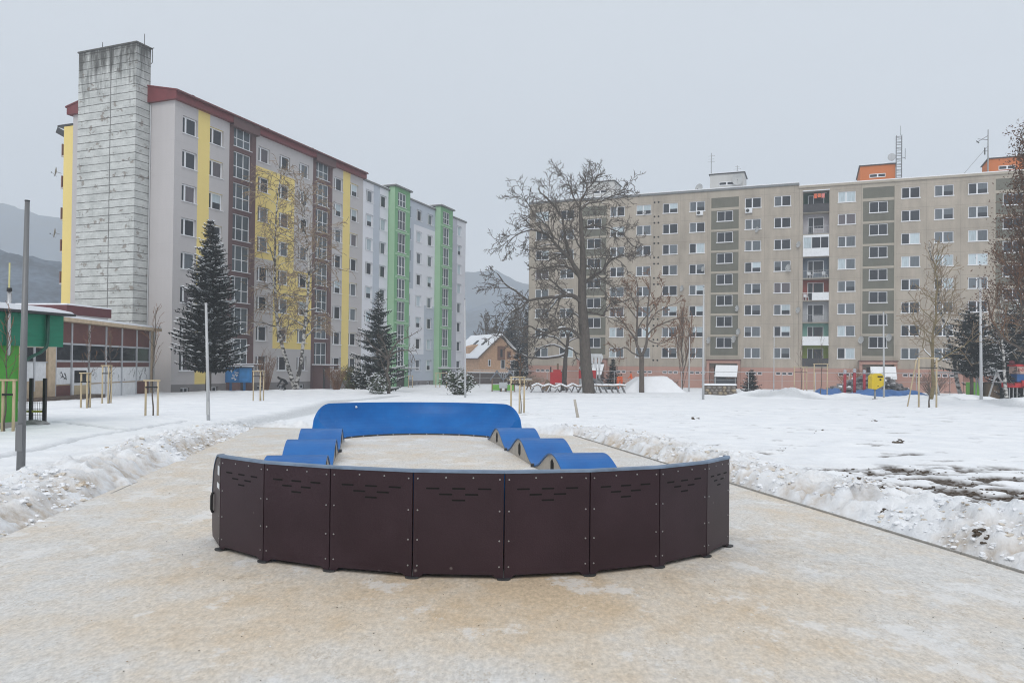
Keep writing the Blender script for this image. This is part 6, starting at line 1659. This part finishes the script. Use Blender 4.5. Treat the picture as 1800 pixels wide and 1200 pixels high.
q = MB(); a, b = P(1595, 690, 46.5), P(1611, 632, 46.2); a.z = gz(a.x, a.y) - .05; q.tube([a, b], .04, 8); o = q.build('leaning_stake', wood_pale, smooth=True); tag(o, 'pale pole leaning against the tall stake frame on the right', 'stake')
q = MB(); a, b = P(1016, 740, 27.2), P(1010, 702, 27.1); a.z = gz(a.x, a.y) - .05; q.tube([a, a.lerp(b, .5), b], [.055, .05, .045], 7); o = q.build('wooden_stake', mat('grey_stake', (.42, .39, .34), .85, .2, 6)); tag(o, 'lone pale wooden stake standing in the snow beyond the pavement', 'stake')

# ================================================================ NOTICE BOARD, PLAYGROUND, HEAPS
def notice_board():
    Y = 60; p0, p1 = P(395, 690, Y), P(440, 690, Y); t = empty('notice_board', 'blue twin notice cabinet with a snowy roof before the spruce', 'notice board', (p0.x, Y, gz(p0.x, Y)), R(4)); w = p1.x - p0.x; z0 = t.location.z
    zt, zb = P(395, 646, Y).z - z0, P(395, 672, Y).z - z0; bl = mat('notice_blue', (.045, .22, .50), .55, .12, 3)
    for x in (w * .20, w * .72): q = MB(); q.box(x - .08, x + .08, .1, .25, -.2, zb); q.build('leg', mat('blue_leg', (.04, .14, .30), .6), t)
    for k in range(2):
        a = w * .5 * k + .02; b = w * .5 * (k + 1) - .02; q = MB(); q.box(a, b, 0, .34, zb, zt); q.build('cabinet', bl, t)
        q = MB(); q.box(a + .1, b - .1, -.03, -.003, zb + .12, zt - .12); q.build('door', mat('notice_door', (.055, .27, .60), .3, .2, 2), t)
    q = MB(); q.box(-.12, w + .1, -.2, .5, zt + .003, zt + .08, 0); q.box(-.10, w + .08, -.18, .48, zt + .083, zt + .2, 1); q.build('roof', [dark_metal, snow_cap], t)
    q = MB(); rg = random.Random(6)
    for _ in range(16): x, z = w * .33 + rg.gauss(0, .16), (zb + zt) / 2 + rg.gauss(-.05, .2); q.box(x, x + rg.uniform(.06, .16), -.036, -.031, z, z + rg.uniform(.05, .12))
    q.build('torn_posters', white_paint, t)
notice_board()

def fence_line():
    Y0, Y1 = 92.0, 74.0; a, b = P(832, 650, Y0), P(1835, 650, Y1)
    t = empty('site_fence', 'long light metal fence with one top rail running before the concrete blocks', 'fence', (a.x, a.y, 0)); N = 17
    def top(f): return P(832 + (1835 - 832) * f, 650.5 + 7 * f, Y0 + (Y1 - Y0) * f) - Vector((a.x, a.y, 0))
    q = MB(); pts = [top(k / 40) for k in range(41)]; q.tube(pts, .028, 5); q.build('top_rail', steel_pale, t)
    for k in range(N):
        p = top((k + .2) / N); q = MB(); q.tube([(p.x, p.y, gz(p.x + a.x, p.y + a.y) - .1), tuple(p)], .035, 6); q.build('post', steel_pale, t)
    q = MB()
    for dz in (.9, 1.8):
        q.tube([p - Vector((0, 0, dz)) for p in pts], .010, 4)
    q.build('wire', steel_pale, t)
fence_line()

def snow_heap():
    Y = 82; pts = [P(x, y, Y) for x, y in ((1088, 690), (1107, 673), (1121, 663), (1167, 661), (1176, 668), (1186, 679), (1197, 690))]
    cx = (pts[0].x + pts[-1].x) / 2; z0 = gz(cx, Y) - .15; mb = MB(); NXX, NYY = 40, 24; x0, x1 = pts[0].x - .5, pts[-1].x + .5; V = []
    for j in range(NYY + 1):
        for i in range(NXX + 1):
            x = x0 + (x1 - x0) * i / NXX; u = j / NYY; prof = np.interp(x, [p.x for p in pts], [max(0, p.z - z0) for p in pts]); side = min(1, 2.6 * u, 2.6 * (1 - u)); side = side * side * (3 - 2 * side)
            h = min(prof, 2.1 * side + .0) if prof > 0 else 0
            V.append((x - cx, -3.5 + 7 * u, h + .05 * float(fbm(x * 1.5, u * 9, 4))))
    mb.v = V
    for j in range(NYY):
        for i in range(NXX): k = j * (NXX + 1) + i; mb.f.append((k, k + 1, k + NXX + 2, k + NXX + 1)); mb.m.append(0)
    o = mb.build('snow_heap', snow_m, None, True, (cx, Y, z0)); tag(o, 'smooth flat-topped snow-covered heap beside the brown-twigged tree', 'snow heap')
snow_heap()

def stone_wall():
    Y = 73; p0, p1 = P(1239, 692, Y), P(1293, 692, Y); z0 = gz(p0.x, Y); t = empty('stone_block_wall', 'short wall of round stones with thick snow on top by the lamp post', 'wall', (p0.x, Y, z0), R(-3)); w = p1.x - p0.x; zt = P(1239, 677, Y).z - z0
    q = MB(); q.box(0, w, .1, .9, -.3, zt); q.build('core', mat('wall_mortar', (.14, .115, .09), .9, .3, 5), t); rg = random.Random(8); q = MB(); x = 0
    for row in range(3):
        x = -.05 + .1 * row
        while x < w - .1: r = rg.uniform(.14, .27); q.lump((x + r, .1, .13 + zt * .30 * row), r, .14, min(r * .8, zt * .2), rg, rg.choice((0, 1)), .12); x += 2 * r + .02
    q.build('stones', [mat('field_stone_tan', (.34, .28, .20), .85, .25, 3), mat('field_stone_grey', (.21, .19, .17), .85, .3, 3)], t, True)
    q = MB(); q.box(-.1, w + .05, .0, 1.0, zt + .003, zt + .16); q.build('snow_cap', snow_cap, t)
stone_wall()

def litter_bin():
    Y = 61; c = P(1538, 704, Y); z0 = gz(c.x, Y); t = empty('litter_bin', 'yellow angular litter bin on a short post with snow on its lid', 'litter bin', (c.x, Y, z0)); k = Y / 1350
    q = MB(); q.tube([(0, 0, -.2), (0, 0, 1.0)], .07, 10); q.tube([(0, 0, -.02), (0, 0, .06)], .2, 10); q.build('post', steel, t, True)
    ye = mat('bin_yellow', (.68, .49, .012), .5, .08, 3); F = lambda x, y: ((x - 1538) * k, (704 - y) * k - (z0 - P(1538, 704, Y).z))
    poly = [F(1529, 683), F(1537, 684), F(1550, 677), F(1550, 661), F(1546, 656.5), F(1534, 656.5), F(1529, 661)]
    q = MB(); q.prism(poly, -.32, .32, 'y'); q.build('body', ye, t)
    q = MB(); a, b = F(1539, 663), F(1548, 660.5); q.box(a[0], b[0], -.335, -.322, a[1], b[1]); q.disc((F(1544, 667)[0], -.33, F(1544, 667)[1]), (0, 1, 0), .075, 10, .02); q.disc((F(1540, 678)[0], -.33, F(1540, 678)[1]), (0, 1, 0), .04, 8, .02); q.build('slot', slot_m, t)
    q = MB(); a = F(1540, 656.4); q.lump((a[0], 0, a[1] + .05), .42, .34, .13, random.Random(2), 0, .08); q.build('snow_cap', snow_cap, t, True)
litter_bin()

def P0(px, Y): p = P(px, 690, Y); p.z = gz(p.x, Y); return p
def play_hut(px, Y, label, w, h, left, cols, rz=0):
    p = P0(px, Y); t = empty('play_hut', label, 'play hut', p, rz, 'play huts')
    for x in (-w / 2, w / 2):
        for y in (0, .8): q = MB(); q.box(x - .05, x + .05, y - .05, y + .05, -.2, h * .62); q.build('post', wood_brown, t)
    q = MB(); q.prism([(-w / 2 - .18, h * .58), (0, h), (w / 2 + .18, h * .58), (w / 2 + .18, h * .50), (0, h * .9), (-w / 2 - .18, h * .50)], -.2, 1.0, 'y'); q.build('roof', cols[0], t)
    q = MB(); q.box(-w / 2 + .06, w / 2 - .06, -.06, -.005, h * .06, h * .32); q.build('panel', cols[1], t)
    return t
hut_grey = mat('hut_grey_roof', (.16, .18, .21), .6, .15); hut_green = mat('hut_green', (.13, .36, .05), .55, .12); red_p = mat('play_red', (.50, .025, .03), .45, .1, 3); blue_p = mat('play_blue', (.02, .10, .30), .5, .1, 3)
play_hut(873, 78, 'left grey-roofed play hut with a lime green panel', .95, 2.2, True, (hut_grey, hut_green))
play_hut(896, 78, 'right grey-roofed play hut with a lime green panel', .95, 2.2, False, (hut_grey, hut_green))
def link_bridge():
    p = P0(884.5, 78); t = empty('play_counter', 'pale grey counter between the two grey-roofed play huts', 'play counter', p)
    q = MB(); q.box(-.42, .42, -.15, .1, .35, .95); q.build('front_panel', mat('counter_grey', (.42, .44, .46), .5), t)
    for x in (-.3, .3): q = MB(); q.box(x - .06, x + .06, -.1, .0, -.2, .345); q.build('leg', dark_metal, t)
    for x in (-.2, .0, .2): q = MB(); q.box(x - .03, x + .03, -.05, .05, .953, 2.0); q.build('pole', steel, t)
link_bridge()
def bench_table():
    p = P0(915, 84); t = empty('picnic_table', 'weathered wooden picnic table right of the grey-roofed play huts', 'table', p)
    q = MB(); q.box(-1.3, 1.3, -.4, .4, .95, 1.06, 0); q.box(-1.25, 1.2, -.36, .36, 1.063, 1.14, 1); q.build('table_top', [wood_pale, snow_cap], t)
    for x in (-.9, .9): q = MB(); q.bar((x - .3, 0, -.1), (x + .15, 0, .95), .12); q.bar((x + .3, 0, -.1), (x - .15, 0, .95), .12); q.build('leg', wood_brown, t)
bench_table()
def red_tower():
    p = P0(977, 80); t = empty('play_tower', 'red play tower with a dark ladder behind the low arching tree', 'play tower', p)
    for x in (-.55, .55): q = MB(); q.box(x - .06, x + .06, -.06, .06, -.2, 2.1 + .45 * (x < 0)); q.build('post', black_pl, t)
    q = MB(); q.box(-.60, .60, -.12, -.065, .75, 2.0, 0); q.box(-.3, .5, -.12, -.065, 2.003, 2.25, 0); q.build('red_panel', red_p, t); q = MB(); q.box(-.1, .5, -.135, -.122, .78, .88); q.build('white_strip', white_paint, t)
    q = MB(); q.bar((-1.3, 0, 0), (-.7, 0, 1.1), .12, .6); q.build('ladder', wood_brown, t)
    q = MB(); q.box(-.5, .5, -.05, .8, .65, .745); q.build('deck', wood_brown, t)
    q = MB(); q.bar((.2, .3, 2.25), (.2, .3, 2.9), .18); q.build('chimney', wood_brown, t)
red_tower()
def slide_tower():
    p = P0(1036, 84); t = empty('play_tower', 'play tower with torn white awning and a metal slide behind the biggest tree', 'play tower', p); k = 84 / 1350
    for x in (-1.0, .0, .75, 1.05): q = MB(); q.box(x - .06, x + .06, -.06, .06, -.2, 2.6); q.build('post', steel_pale, t)
    for a, b in ((-1.2, -.45), (.12, .70)): q = MB(); q.box(a, b, -.12, -.065, 1.25, 2.15); q.build('red_panel', red_p, t)
    q = MB(); q.box(-1.1, -.6, -.1, -.065, .2, 1.2); q.build('grey_panel', steel_pale, t)
    q = MB()
    for a, b in ((.1, .38), (.48, .78), (.88, 1.15)): q = MB(); q.box(a, b, -.3, -.27, 2.4, 3.595); q.build('awning_strip', white_paint, t)
    q = MB()
    q.prism([(.0, 3.6), (1.45, 3.6), (1.3, 3.95), (.1, 3.95)], -.32, .7, 'y'); q.build('awning', white_paint, t); q = MB(); q.prism([(-1.2, 2.35), (-.75, 3.1), (-.75, 2.35)], -.3, -.2, 'y'); q.build('awning_flap', white_paint, t); q = MB(); q.prism([(1.2, 2.9), (1.45, 3.595), (1.2, 3.595)], -.3, -.2, 'y'); q.build('awning_flap', white_paint, t)
    q = MB(); q.bar((.6, -.1, 1.15), (1.5, -1.6, .15), .55, .06); q.bar((.35, -.1, 1.3), (1.25, -1.6, .3), .05, .2); q.bar((.88, -.1, 1.3), (1.78, -1.6, .3), .05, .2); q.build('slide', steel, t)
slide_tower()
def log_course():
    a, b = P0(934, 77), P0(1099, 77); t = empty('climbing_course', 'row of snow-covered zigzag beams on slanted grey legs at the foot of the biggest tree', 'climbing course', (a.x, 77, gz(a.x, 77))); w = b.x - a.x; rg = random.Random(12); n = 16; zig = [.62 + (.16 if k % 2 else -.08) * (k < 9) + rg.uniform(-.05, .05) + (.12 if k > 8 else 0) for k in range(n + 1)]
    for k in range(n):
        x0, x1 = w * k / n, w * (k + 1) / n
        q = MB(); q.bar((x0, 0, zig[k]), (x1, 0, zig[k + 1]), .9, .10); q.build('beam', wood_brown, t)
        q = MB(); q.bar((x0 + .02, -.02, zig[k] + .12), (x1 - .02, -.02, zig[k + 1] + .12), .95, .15); q.build('beam_snow', snow_cap, t)
        for y in (-.4, .4): q = MB(); sl = .38 if k >= 9 else rg.choice((-.4, .4)); q.bar((x0 + .25, y, zig[k] - .06), (x0 + .25 + sl, y, -.15), .10); q.build('leg', mat('grey_timber', (.20, .20, .205), .8, .2, 4), t)
log_course()
def climbing_posts():
    for px, lab in ((1485, 'red play post with a snow cap, leftmost of three by the rubble heap'), (1502, 'red play post with a snow cap, middle of three by the rubble heap'), (1519, 'red play post with a snow cap, next to the yellow bin')):
        p = P0(px, 70); h = P(px, 657 if px != 1502 else 655, 70).z - p.z; t = empty('play_post', lab, 'play post', p, 0, 'red play posts')
        q = MB(); q.tube([(0, 0, -.2), (0, 0, h)], .13, 10); q.build('post', mat('dull_red_post', (.30, .02, .035), .5, .15, 3), t, True)
        q = MB(); q.tube([(0, 0, h + .003), (0, 0, h + .22)], .14, 10); q.lump((0, 0, h + .27), .17, .17, .12, random.Random(1)); q.build('cap', mat('post_cap_grey', (.40, .42, .46), .6), t, True)
climbing_posts()
def rubble():
    rg = random.Random(14); p = P0(1520, 78); mb = MB()
    for _ in range(520):
        x = rg.uniform(-4.6, 5.4); hm = 2.15 * max(0, 1 - abs((x - .7) / (5.3 if x < .7 else 4.7)) ** 1.4); z = hm * rg.random(); y = rg.uniform(-1, 1) * (1.3 - .5 * z)
        s = rg.uniform(.10, .32); mb.lump((x, y, z), s * rg.uniform(.8, 1.7), s, s * .6, rg, 1 if rg.random() < .16 else 0, .35)
    o = mb.build('rubble_heap', [mat('rubble_grey', (.17, .165, .17), .9, .35, 2), snow_cap], None, False, tuple(p)); tag(o, 'heap of broken grey paving slabs behind the red play posts', 'rubble heap')
rubble()
def tarp(px0, px1, Y, h, label, seed):
    a, b = P0(px0, Y), P0(px1, Y); w = b.x - a.x; mb = MB(); n, mN = 36, 8; V = []
    for j in range(mN + 1):
        for i in range(n + 1):
            x = w * i / n; y = -.9 + 1.8 * j / mN; e = min(1, 5 * i / n, 5 * (1 - i / n)) * (1 - (abs(y) / .9) ** 3)
            V.append((x, y, h * e * (.45 + .9 * float(fbm(x * .8, y * 1.2, seed))) + .03))
    N_ = len(V); mb.v = V + [(x, y, z - .02) for x, y, z in V]
    for j in range(mN):
        for i in range(n): k = j * (n + 1) + i; mb.f += [(k, k + 1, k + n + 2, k + n + 1), (N_ + k + n + 1, N_ + k + n + 2, N_ + k + 1, N_ + k)]; mb.m += [0, 0]
    o = mb.build('tarpaulin', mat('blue_tarpaulin', (.045, .13, .33), .5, .3, 1.5, .3, 4), None, True, (a.x, Y, a.z)); tag(o, label, 'tarpaulin', 'blue tarpaulins')
tarp(1351, 1375, 72, .6, 'small blue tarpaulin showing between snow piles left of the stake frames', 1)
tarp(1428, 1484, 73, .85, 'blue tarpaulin left of the red play posts', 2)
tarp(1486, 1632, 70, .75, 'long blue tarpaulin behind the yellow bin', 3)
def swing():
    a = P0(1655, 66); t = empty('swing_frame', 'grey A-frame swing between the young tree and the pine', 'swing', a); h = 2.3; w = 3.0
    for x in (-.6, w):
        q = MB()
        for y in (-.9, .9): q.bar((x + (.5 if y > 0 else 0), y, -.1), (x, 0, h), .10)
        q.build('a_frame', steel, t)
    q = MB(); q.bar((-.7, 0, h), (w + .1, 0, h), .11); q.build('top_beam', steel, t)
    for x in (.5, 1.7): q = MB(); q.bar((x - .2, 0, h), (x - .2, 0, .6), .02); q.bar((x + .2, 0, h), (x + .2, 0, .6), .02); q.box(x - .25, x + .25, -.12, .12, .55, .6); q.build('swing_seat', black_pl, t)
swing()
def house_hut():
    p = P0(1724, 72); t = empty('play_house', 'pink-walled play house with a white slatted gable behind the lamp post', 'play house', p); k = 72 / 1350
    z = lambda y: P(1724, y, 72).z - p.z
    q = MB(); q.box(-.7, 1.5, 0, 1.5, z(671), z(659)); q.build('wall', mat('hut_pink', (.45, .22, .17), .7, .15), t)
    q = MB(); q.box(-.7, .1, -.03, 1.2, -.2, z(672)); q.build('green_panel', hut_green, t); q = MB(); q.box(.55, 1.6, -.3, .9, -.2, z(673)); q.build('log_front', wood_brown, t)
    q = MB(); ap = (.4, z(641)); q.prism([(-.85, z(658)), ap, (1.75, z(658)), (1.75, z(655)), (.4, z(638)), (-.85, z(655))], -.2, 1.8, 'y')
    for x in (-.55, -.25, .05, .35, .65, .95, 1.25): q.bar((x - .1, -.05, z(658)), (x + .12, -.05, z(658) + (z(641) - z(658)) * (1 - abs(x - .4) / 1.35) * .95), .11, .04)
    q.box(-.85, 1.75, -.1, -.02, z(660), z(658)); q.build('roof', white_paint, t)
    q = MB()
    for s in (-1, 1): q.bar((1.05, -.7, z(652)), (1.05 + s * .95, -.9, -.1), .11); q.bar((1.05, -.75, z(660)), (1.05 + s * .5, -.8, z(671)), .09)
    q.bar((.5, -.85, z(671)), (1.6, -.85, z(671)), .09); q.build('a_frame', steel_pale, t)
    q = MB(); q.box(.7, 1.4, -1.1, -.3, z(652), z(650)); q.build('snow_cap', snow_cap, t)
house_hut()
def grey_hut():
    p = P0(1757, 73); t = empty('play_house', 'grey play cabin with a window hole beside the right-hand birch', 'play house', p)
    g = mat('cabin_grey_blue', (.20, .235, .26), .6, .12); q = MB(); w = .72
    q.box(-w, -w + .2, 0, 1, -.2, 2.35); q.box(w - .2, w, 0, 1, -.2, 2.35); q.box(-w + .2, w - .2, 0, 1, -.2, 1.2); q.box(-w + .2, w - .2, 0, 1, 2.0, 2.35); q.build('wall', g, t)
    q = MB(); q.box(-w + .2, w - .2, .6, .65, 1.2, 2.0); q.build('dark_back', dark_metal, t); q = MB(); q.box(-w - .1, w + .1, -.1, 1.1, 2.353, 2.48); q.build('snow_cap', snow_cap, t)
grey_hut()
def play_train():
    p = P0(1789, 70); t = empty('play_train', 'red and blue wooden play train with a black dome at the right edge', 'play train', p); z = lambda y: P(1789, y, 70).z - p.z; k = 70 / 1350
    q = MB(); q.box(-.85, .35, 0, 1.0, z(681), z(673)); q.build('red_wagon', red_p, t); q = MB(); q.box(.356, 1.6, -.1, 1.0, z(682), z(668)); q.build('red_engine', red_p, t)
    q = MB(); q.box(.0, 1.4, .1, 1.0, z(671), z(657)); q.build('blue_cab', blue_p, t)
    q = MB(); q.box(-.1, 1.5, .0, 1.1, z(656.8), z(644)); q.build('sign_board', mat('pale_pink_board', (.62, .42, .36), .6), t)
    q = MB(); q.box(-.2, 1.6, -.1, 1.2, z(643.8), z(640)); q.build('roof', red_p, t)
    q = MB(); i0 = 0
    for kx in range(9):
        a0 = math.pi * kx / 9; a1 = math.pi * (kx + 1) / 9; q.quad((.1 + .02, -.02, z(652)), (.1 + .02, -.02, z(652)), (.1 + .02, -.02, z(652)), (.1 + .02, -.02, z(652))) if False else None
    for x in (.15, .45, .75): q.tube([(x + .11 * math.cos(a_ / 12 * 6.283), -.012, z(650.5) + .10 * math.sin(a_ / 12 * 6.283)) for a_ in range(11)], .028, 5)
    q.build('lettering', red_p, t)
    q = MB(); q.lump((.55, .5, z(636)), .55, .5, .36, random.Random(3), 0, .02); q.build('dome', black_pl, t, True); q = MB(); q.lump((-.25, .45, z(637)), .28, .28, .24, random.Random(4), 0, .02); q.build('red_ball', mat('maroon', (.16, .02, .03), .5), t, True)
    for x in (-.7, -.35, .0, .6, 1.2): q = MB(); q.bar((x, .1, z(681)), (x, .1, -.1), .06); q.build('leg', steel_pale, t)
play_train()
def sign_plate():
    x, zz = FR_.hit(1572, 664, -3); t = empty('white_sign', 'small blank white board by the right-hand porch', 'sign', FR_.world(x, -3, zz), FR_.a); q = MB(); q.box(-.3, .3, -.02, .02, -.2, .2); q.build('board', white_paint, t); q = MB(); q.bar((0, .03, -.2), (0, .03, -2.2), .05); q.build('post', steel, t)
sign_plate()

# ---------------------------------------------------------------- people
def person(label, loc, rz, J, jacket, trousers, skin, hat, group=None, hunched=False):
    """one continuous skinned body; J gives the joints in metres, x forward"""
    t = empty('person', label, 'person', loc, rz, group)
    V, E, Rd = [], [], []
    def add(p, r, par=None):
        V.append(p); Rd.append(r); i = len(V) - 1
        if par is not None: E.append((par, i))
        return i
    pel = add(J['pelvis'], .15); sp = add(J['belly'], .15, pel); ch = add(J['chest'], .17, sp); nk = add(J['neck'], .065, ch); hd = add(J['head'], .085, nk); add(J['crown'], .075, hd); add(tuple(Vector(J['head']).lerp(Vector(J['crown']), .1) + Vector(J['face']) * .095), .03, hd)
    for s in ('l', 'r'):
        sh = add(J['sh' + s], .075, ch); el = add(J['el' + s], .055, sh); wr = add(J['wr' + s], .036, el); pm = add(J['hand' + s], .034, wr); d = (Vector(J['hand' + s]) - Vector(J['wr' + s])).normalized(); sd = d.orthogonal().normalized()
        for k in range(4): f1 = add(tuple(Vector(J['hand' + s]) + d * .045 + sd * (.016 * (k - 1.5))), .010, pm); add(tuple(Vector(J['hand' + s]) + d * (.085 + .008 * (k in (1, 2))) + sd * (.018 * (k - 1.5))), .008, f1)
        add(tuple(Vector(J['hand' + s]) + sd * .05 + d * .02), .010, pm)
        hp = add(J['hip' + s], .10, pel); kn = add(J['kn' + s], .07, hp); an = add(J['an' + s], .048, kn); add(J['toe' + s], .04, an)
    me = bpy.data.meshes.new('body'); me.from_pydata(V, E, []); o = bpy.data.objects.new('body', me); link(o, t)
    md = o.modifiers.new('skin', 'SKIN'); md.use_smooth_shade = True
    if not me.skin_vertices: me.attributes
    for i, sv in enumerate(me.skin_vertices[0].data): sv.radius = (Rd[i], Rd[i]); sv.use_root = (i == 0)
    o.modifiers.new('sub', 'SUBSURF').render_levels = 1
    m, n, l, b = nodes_of('clothed_body'); tcn = n.new('ShaderNodeTexCoord'); spx = n.new('ShaderNodeSeparateXYZ'); l.new(tcn.outputs['Object'], spx.inputs[0]); rp = n.new('ShaderNodeValToRGB'); l.new(math_node(n, 'DIVIDE', spx.outputs['Z'], 2.0), rp.inputs[0]); rp.color_ramp.interpolation = 'CONSTANT'
    el_ = rp.color_ramp.elements; el_[0].position, el_[0].color = 0, (.03, .03, .03, 1); el_[1].position, el_[1].color = .05, trousers + (1,)
    q_ = el_.new(J['waist'] / 2); q_.color = jacket + (1,); q_ = el_.new(J['collar'] / 2); q_.color = skin + (1,)
    l.new(rp.outputs[0], b.inputs['Base Color']); b.inputs['Roughness'].default_value = .85; me.materials.append(m)
    q = MB(); c = Vector(J['head']).lerp(Vector(J['crown']), .75) - Vector(J['face']) * .012; q.lump(tuple(c), .105, .105, .10, random.Random(1), 0, .04); q.build('hat', hat, t, True)
    q = MB(); f = Vector(J['face']); c = Vector(J['head']) + f * .088 + (Vector(J['crown']) - Vector(J['head'])) * .35
    sdv = f.orthogonal().normalized()
    for s in (-1, 1): q.lump(tuple(c + sdv * .03 * s), .010, .010, .008, random.Random(1), 0, 0)
    q.build('eyes', black_pl, t)
    return t
def standing(lean=.0, arm=.3):
    return dict(pelvis=(0, 0, .95), belly=(lean * .1, 0, 1.12), chest=(lean * .25, 0, 1.33), neck=(lean * .35, 0, 1.52), head=(lean * .45, 0, 1.62), crown=(lean * .5, 0, 1.74), face=(1, 0, 0), shl=(lean * .28, .19, 1.42), shr=(lean * .28, -.19, 1.42), ell=(.10 + lean * .25, .25, 1.15), elr=(.12 + lean * .25, -.25, 1.16), wrl=(.30 + lean * .2, .18, 1.02), wrr=(.30, -.18, 1.05), handl=(.37, .15, 1.0), handr=(.37, -.14, 1.02), hipl=(0, .10, .88), hipr=(0, -.10, .88), knl=(.05, .11, .48), knr=(.02, -.12, .48), anl=(-.02, .12, .08), anr=(-.05, -.13, .08), toel=(.14, .13, .04), toer=(.11, -.15, .04), waist=.92, collar=1.50)
hi = (.85, .14, .02); sk = (.42, .26, .19)
dark_hat = mat('dark_hat', (.03, .022, .02), .9)
for px, Y, rz, lab, J in ((1086, 88, .6, 'worker in orange clothes standing left of another before the small spruce', standing(.3)), (1092.5, 88.5, 2.6, 'worker in orange clothes with dark cap at the left foot of the snow heap', standing(.1)), (1110, 87.5, 3.0, 'worker in orange jacket and dark cap half hidden behind the snow heap', standing(.25))):
    p = P0(px, Y); p.z = max(p.z, P(px, 690, Y).z); 
    if px == 1110: p.z += .35
    person(lab, p, rz, J, hi, (.70, .11, .02), sk, dark_hat, 'workers in orange')
crouch = dict(pelvis=(-.18, 0, .62), belly=(.0, 0, .80), chest=(.22, 0, .93), neck=(.40, 0, .98), head=(.50, 0, 1.02), crown=(.58, 0, 1.10), face=(.8, 0, -.6), shl=(.28, .19, .92), shr=(.28, -.19, .92), ell=(.42, .24, .66), elr=(.42, -.24, .66), wrl=(.55, .18, .45), wrr=(.55, -.18, .45), handl=(.59, .16, .39), handr=(.59, -.16, .39), hipl=(-.17, .11, .58), hipr=(-.17, -.11, .58), knl=(.18, .14, .46), knr=(.14, -.14, .44), anl=(-.02, .14, .08), anr=(-.06, -.14, .08), toel=(.14, .15, .04), toer=(.10, -.15, .04), waist=.5, collar=1.9)
p = P0(501, 64.5); person('person in black bending down at the foot of the birch', p, R(190), crouch, (.012, .012, .014), (.012, .012, .014), sk, dark_hat)

# ================================================================ AIR
def haze():
    me = MB(); me.box(-1150, 1150, -60, 1350, -14, 260)
    m = bpy.data.materials.new('haze'); m.use_nodes = True; n, l = m.node_tree.nodes, m.node_tree.links; n.clear()
    out = n.new('ShaderNodeOutputMaterial'); v = n.new('ShaderNodeVolumePrincipled'); v.inputs['Color'].default_value = (.88, .94, 1.0, 1); v.inputs['Density'].default_value = .00105; v.inputs['Anisotropy'].default_value = .0
    l.new(v.outputs[0], out.inputs['Volume'])
    o = me.build('haze', m); tag(o, kind='stuff'); o.display_type = 'WIRE'
haze()
